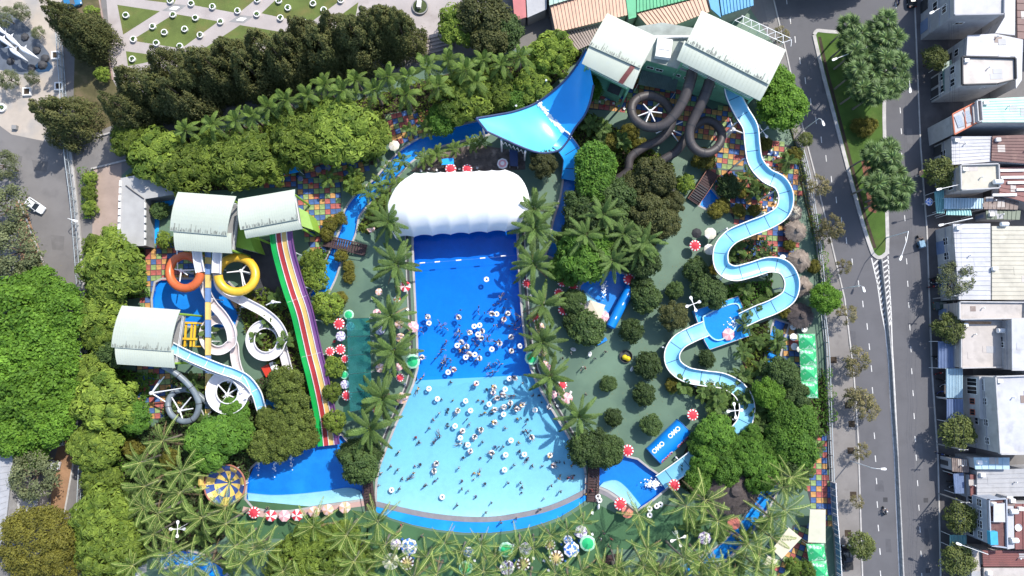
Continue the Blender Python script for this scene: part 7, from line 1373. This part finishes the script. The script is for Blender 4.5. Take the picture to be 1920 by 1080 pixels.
# ------------------------------------------------------------------ vehicles
M_tyre = mat('tyre', (.02,.02,.02), .85, .1, 3); M_rim = mat('rim', (.4,.4,.42), .4, .1, 3); M_hl = mat('headlight', (.7,.7,.66), .15, .05, 3, spec=.6); M_tl = mat('tail_light', (.35,.01,.01), .3, .05, 3)
def car(label, px, py, ang, paint, L=4.4, W=1.78, name='car', cat='car', bed=False, hgt=1.45, grp=None):
    s = thing(name, label, cat, P(px, py), ang, grp); h = L/2; body = MB()
    def sec(x, w, z0, z1): return [(x,-w,z0),(x,-w*1.0,z1-.12),(x,-w*.86,z1),(x,w*.86,z1),(x,w,z1-.12),(x,w,z0)]
    st = [(-h,.72,.38,.72),(-h+.12,.86,.3,.86),(-h+.7,.89,.26,.92),(0,.89,.24,.92),(h-1.2,.89,.26,.90),(h-.35,.84,.28,.78),(h-.05,.68,.34,.62)]; vs = []
    for x, w, a, b in st: vs += sec(x, w*W/1.78, a, b)
    body.add(vs, [(i*6+j, i*6+(j+1) % 6, (i+1)*6+(j+1) % 6, (i+1)*6+j) for i in range(6) for j in range(6)]+[tuple(range(6))[::-1], tuple(range(36, 42))]); part('body', body, paint, s, smooth=True)
    c0, c1, c2, c3 = (-h+.35, -h+.95, h-2.1, h-1.35) if not bed else (-.55, -.35, h-2.3, h-1.55); w0, w1 = .8*W/1.78, .64*W/1.78
    part('cabin_glass', MB().add([(c0,-w0,.9),(c3,-w0,.9),(c3,w0,.9),(c0,w0,.9),(c1,-w1,hgt-.04),(c2,-w1,hgt-.04),(c2,w1,hgt-.04),(c1,w1,hgt-.04)], [(0,1,5,4),(1,2,6,5),(2,3,7,6),(3,0,4,7),(4,5,6,7)]), M_glass, s)
    part('roof_panel', MB().box(((c1+c2)/2,0,hgt-.01), (c2-c1+.1, w1*2+.06, .06)), paint, s)
    for sg in (-1, 1):
        part('pillar', MB().tube([(c3,sg*w0,.9),(c2,sg*w1,hgt-.03)], .04, 5), paint, s); part('pillar', MB().tube([(c0,sg*w0,.9),(c1,sg*w1,hgt-.03)], .05, 5), paint, s); part('pillar', MB().tube([((c0+c3)/2,sg*(w0+.01),.9),((c1+c2)/2,sg*w1,hgt-.03)], .035, 5), paint, s)
        part('headlight', MB().box((h-.2,sg*.58,.66), (.26,.34,.14)), M_hl, s); part('tail_light', MB().box((-h+.06,sg*.6,.72), (.1,.28,.16)), M_tl, s); part('wing_mirror', MB().box((c3-.1,sg*(W/2+.08),.95), (.14,.2,.12)), paint, s)
        for x in (-h+.85, h-.85): w = part('wheel', MB().tube([(x,sg*(W/2-.2),.32),(x,sg*(W/2-.01),.32)], .32, 16), M_tyre, s); link('rim', MB().tube([(x,sg*(W/2-.02),.32),(x,sg*(W/2+.01),.32)], .19, 10).mesh('rim', M_rim), w)
    part('windscreen_wiper', MB().tube([(c3+.03,-.3,.93),(c3-.15,.25,1.02)], .012, 4), M_tyre, s)
    if bed: part('cargo_cover', MB().box((-h+.85,0,.95), (1.5,1.5,.06)), mat('bed_cover', (.02,.02,.02), .6, .2, 2), s)
    return s
P_wh = mat('paint_white', (.72,.72,.72), .25, .02, 1, spec=.5, coat=.6); P_bk = mat('paint_black', (.012,.011,.014), .25, .05, 1, spec=.5, coat=.4); P_gr = mat('paint_pale_grey', (.5,.52,.54), .3, .04, 1, spec=.5, coat=.5)
car('white car driving on the left lane', 70, 387, R(-33), P_wh)['label'] = 'white car driving on the worn asphalt lane by the dirt verge'
car('pale grey hatchback parked on the orange dirt verge', 98, 870, R(170), P_gr, 4.0); car('black pickup parked on the avenue pavement beside a street tree', 1586, 1043, R(94), P_bk, 5.0, 1.85, 'pickup_truck', 'pickup', True, 1.65); car('dark car at the top edge of the avenue', 1706, -2, R(92), P_bk); car('dark green car parked under the grey street tree by the shops', 1766, 573, R(3), mat('paint_green', (.03,.06,.05), .3, .05, 1, coat=.4)); car('blue pickup at the top edge of the plaza grass', 138, 8, R(15), mat('paint_blue', (.03,.16,.32), .3, .05, 1, coat=.4), 4.2)
car('parked car half under the big bright shade trees', 113, 818, R(100), P_gr, 4.0)
BK = [('wheel', MB().tube([(-.62,-.06,.28),(-.62,.06,.28)], .28, 14), M_tyre), ('wheel', MB().tube([(.62,-.06,.28),(.62,.06,.28)], .28, 14), M_tyre), ('body', MB().tube([(-.75,0,.62),(-.3,0,.6),(.1,0,.42),(.4,0,.55),(.5,0,.85)], [.1,.17,.14,.16,.1], 8), 0), ('seat', MB().box((-.32,0,.78), (.75,.26,.1)), M_tyre), ('handlebar', MB().tube([(.42,-.33,1.0),(.48,0,.96),(.42,.33,1.0)], .03, 6), M_tyre), ('headlight', MB().lathe([(.09,0),(.07,.1),(0,.12)], 8, (.6,0,.86)), M_hl)]
BKM = {}
for cn, c in (('black', (.015,.015,.018)), ('red', (.3,.02,.02)), ('blue', (.03,.06,.25)), ('white', (.6,.6,.6))): BKM[cn] = [(n, mb.mesh(n, m or mat('bike_'+cn, c, .3, .05, 2))) for n, mb, m in BK]
def bike(label, px, py, ang, cn, grp='motorbikes parked by the shops', lt=None):
    s = thing('motorbike', label, 'motorbike', P(px, py), ang, grp); [link(n, me, s) for n, me in BKM[cn]]
    if label is None: later(s, f'{cn} motorbike parked by the shops', RD)
    return s
for i, (x, y) in enumerate([(1747,522),(1752,526),(1757,520),(1749,531),(1755,534),(1761,530),(1744,538),(1753,668),(1758,674),(1763,680),(1766,688),(1757,700),(1761,712),(1765,722),(1760,735),(1765,742),(1782,890),(1781,902),(1783,911),(1760,850),(1770,852),(1762,190),(1748,610),(1768,598)]): bike(None, x, y, rng.uniform(-.4, .4), ('black','red','black','white','blue')[i % 5])
for x, y, a, cn, l1, l2 in [(1510,203,R(-80),'black','black motorbike on the avenue beside the island','rider in dark clothes on the avenue beside the island'),(1656,957,R(100),'white','white motorbike on the open avenue','rider in a pale helmet on the open avenue'),(1682,4,R(95),'blue','blue motorbike at the top of the avenue','rider at the top of the avenue')]:
    bike(l1, x, y, a, cn, 'motorbikes on the avenue'); o = person('ride', x, y, 0, None, RD, 'motorbike riders', rz=a-math.pi/2); o['label'] = l2; PENDING.pop(); o.scale = (1.05,)*3
    link('helmet', MB().lathe([(.13,-.08),(.15,.03),(.11,.12),(.01,.16)], 12, (0,.12,1.44)).mesh('helmet', P_wh), o)
s = thing('cargo_trike', 'blue covered cargo trike on the avenue near the island tip', 'cargo trike', P(1722,455), R(105)); part('box', MB().box((-.5,0,.75), (1.5,1.1,.7)), mat('tarp_slate', (.10,.18,.26), .7, .3, 3), s); part('cover', MB().prism([(-1.2,-.5),(.2,-.6),(.3,.5),(-1.1,.6)], 1.1, 1.25), mat('trike_cover', (.2,.32,.42), .7, .3, 3), s); part('saddle', MB().box((.75,0,.8), (.3,.24,.1)), M_tyre, s); part('handlebar', MB().tube([(1.1,-.35,1.0),(1.15,.35,1.0)], .03, 6), M_tyre, s)
for x, y in ((-.7,-.6),(-.7,.6),(1.2,0)): part('wheel', MB().tube([(x,y-.05,.33),(x,y+.05,.33)], .33, 14), M_tyre, s)
o = person('ride', 1722.7, 451, .08, None, RD, 'motorbike riders', rz=R(15)); o['label'] = 'rider on the blue covered cargo trike'; PENDING.pop()
# ------------------------------------------------------------------ landmarks for the labels

for nm, x, y, s in [('the white vaulted tent',860,385,(A_,S_,W_)),('the orange tube slide',347,510,(A_,)),('the yellow tube slide',445,514,(A_,)),('the four-lane rainbow slide',575,640,(A_,S_,W_)),
    ('the striped funnel slide',428,908,(A_,W_)),('the white car on the lane',70,387,(A_,)),('the pale grey hatchback',98,870,(A_,)),('the small tower roof',272,630,(A_,)),('the flat concrete roof',250,395,(A_,)),
    ('the fish sculpture',40,70,(A_,)),('the round plaza planter',788,14,(A_,)),('the garden steps',822,90,(A_,)),('the blue boomerang slide',1000,225,(A_,S_)),('the brown tube loops',1260,230,(A_,)),
    ('the largest pale tower roof',1380,100,(A_,)),('the teal shade net',672,680,(A_,S_,W_)),('the beige square canopy',1117,582,(A_,S_,W_)),('the inflatable splash banner',1250,830,(A_,S_,W_)),('the catch pool platform',1352,600,(A_,)),
    ('the big thatched roof',1377,918,(A_,W_)),('the row of green tents',1515,690,(A_,)),('the black pickup',1585,1043,(A_,RD)),('the timber footbridge',690,915,(A_,S_,PW,W_)),
    ('the dark ring-laden footbridge',1112,895,(A_,S_,PW,W_)),('the dry wooden bridge',650,460,(A_,S_)),('the stepped dark bridge',1315,355,(A_,)),('the curved beach kerb',885,972,(PW,W_)),
    ('the pool colour line',890,708,(PW,)),('the float line',870,486,(PW,)),('the mint green shop roof',1880,208,(RD,A_)),('the big cream roof',1890,490,(RD,A_)),('the three-storey house',1880,775,(RD,A_)),
    ('the maroon terrace roof',1890,1045,(RD,A_)),('the island tip',1648,478,(RD,)),('the island corner',1532,62,(RD,)),('the flat cream canopy',1530,985,(A_,)),('the salmon market roof',1100,30,(A_,)),
    ('the rider on the avenue',1656,957,(RD,)),('the grassy diamond lawns',330,60,(A_,)),('the lower turf edge',700,1075,(W_,)),('the bottom plank deck',1147,1062,(A_,W_)),('the lone white grove fan',333,992,(A_,W_))]:
    landmark(nm, x, y, s)
label_all()
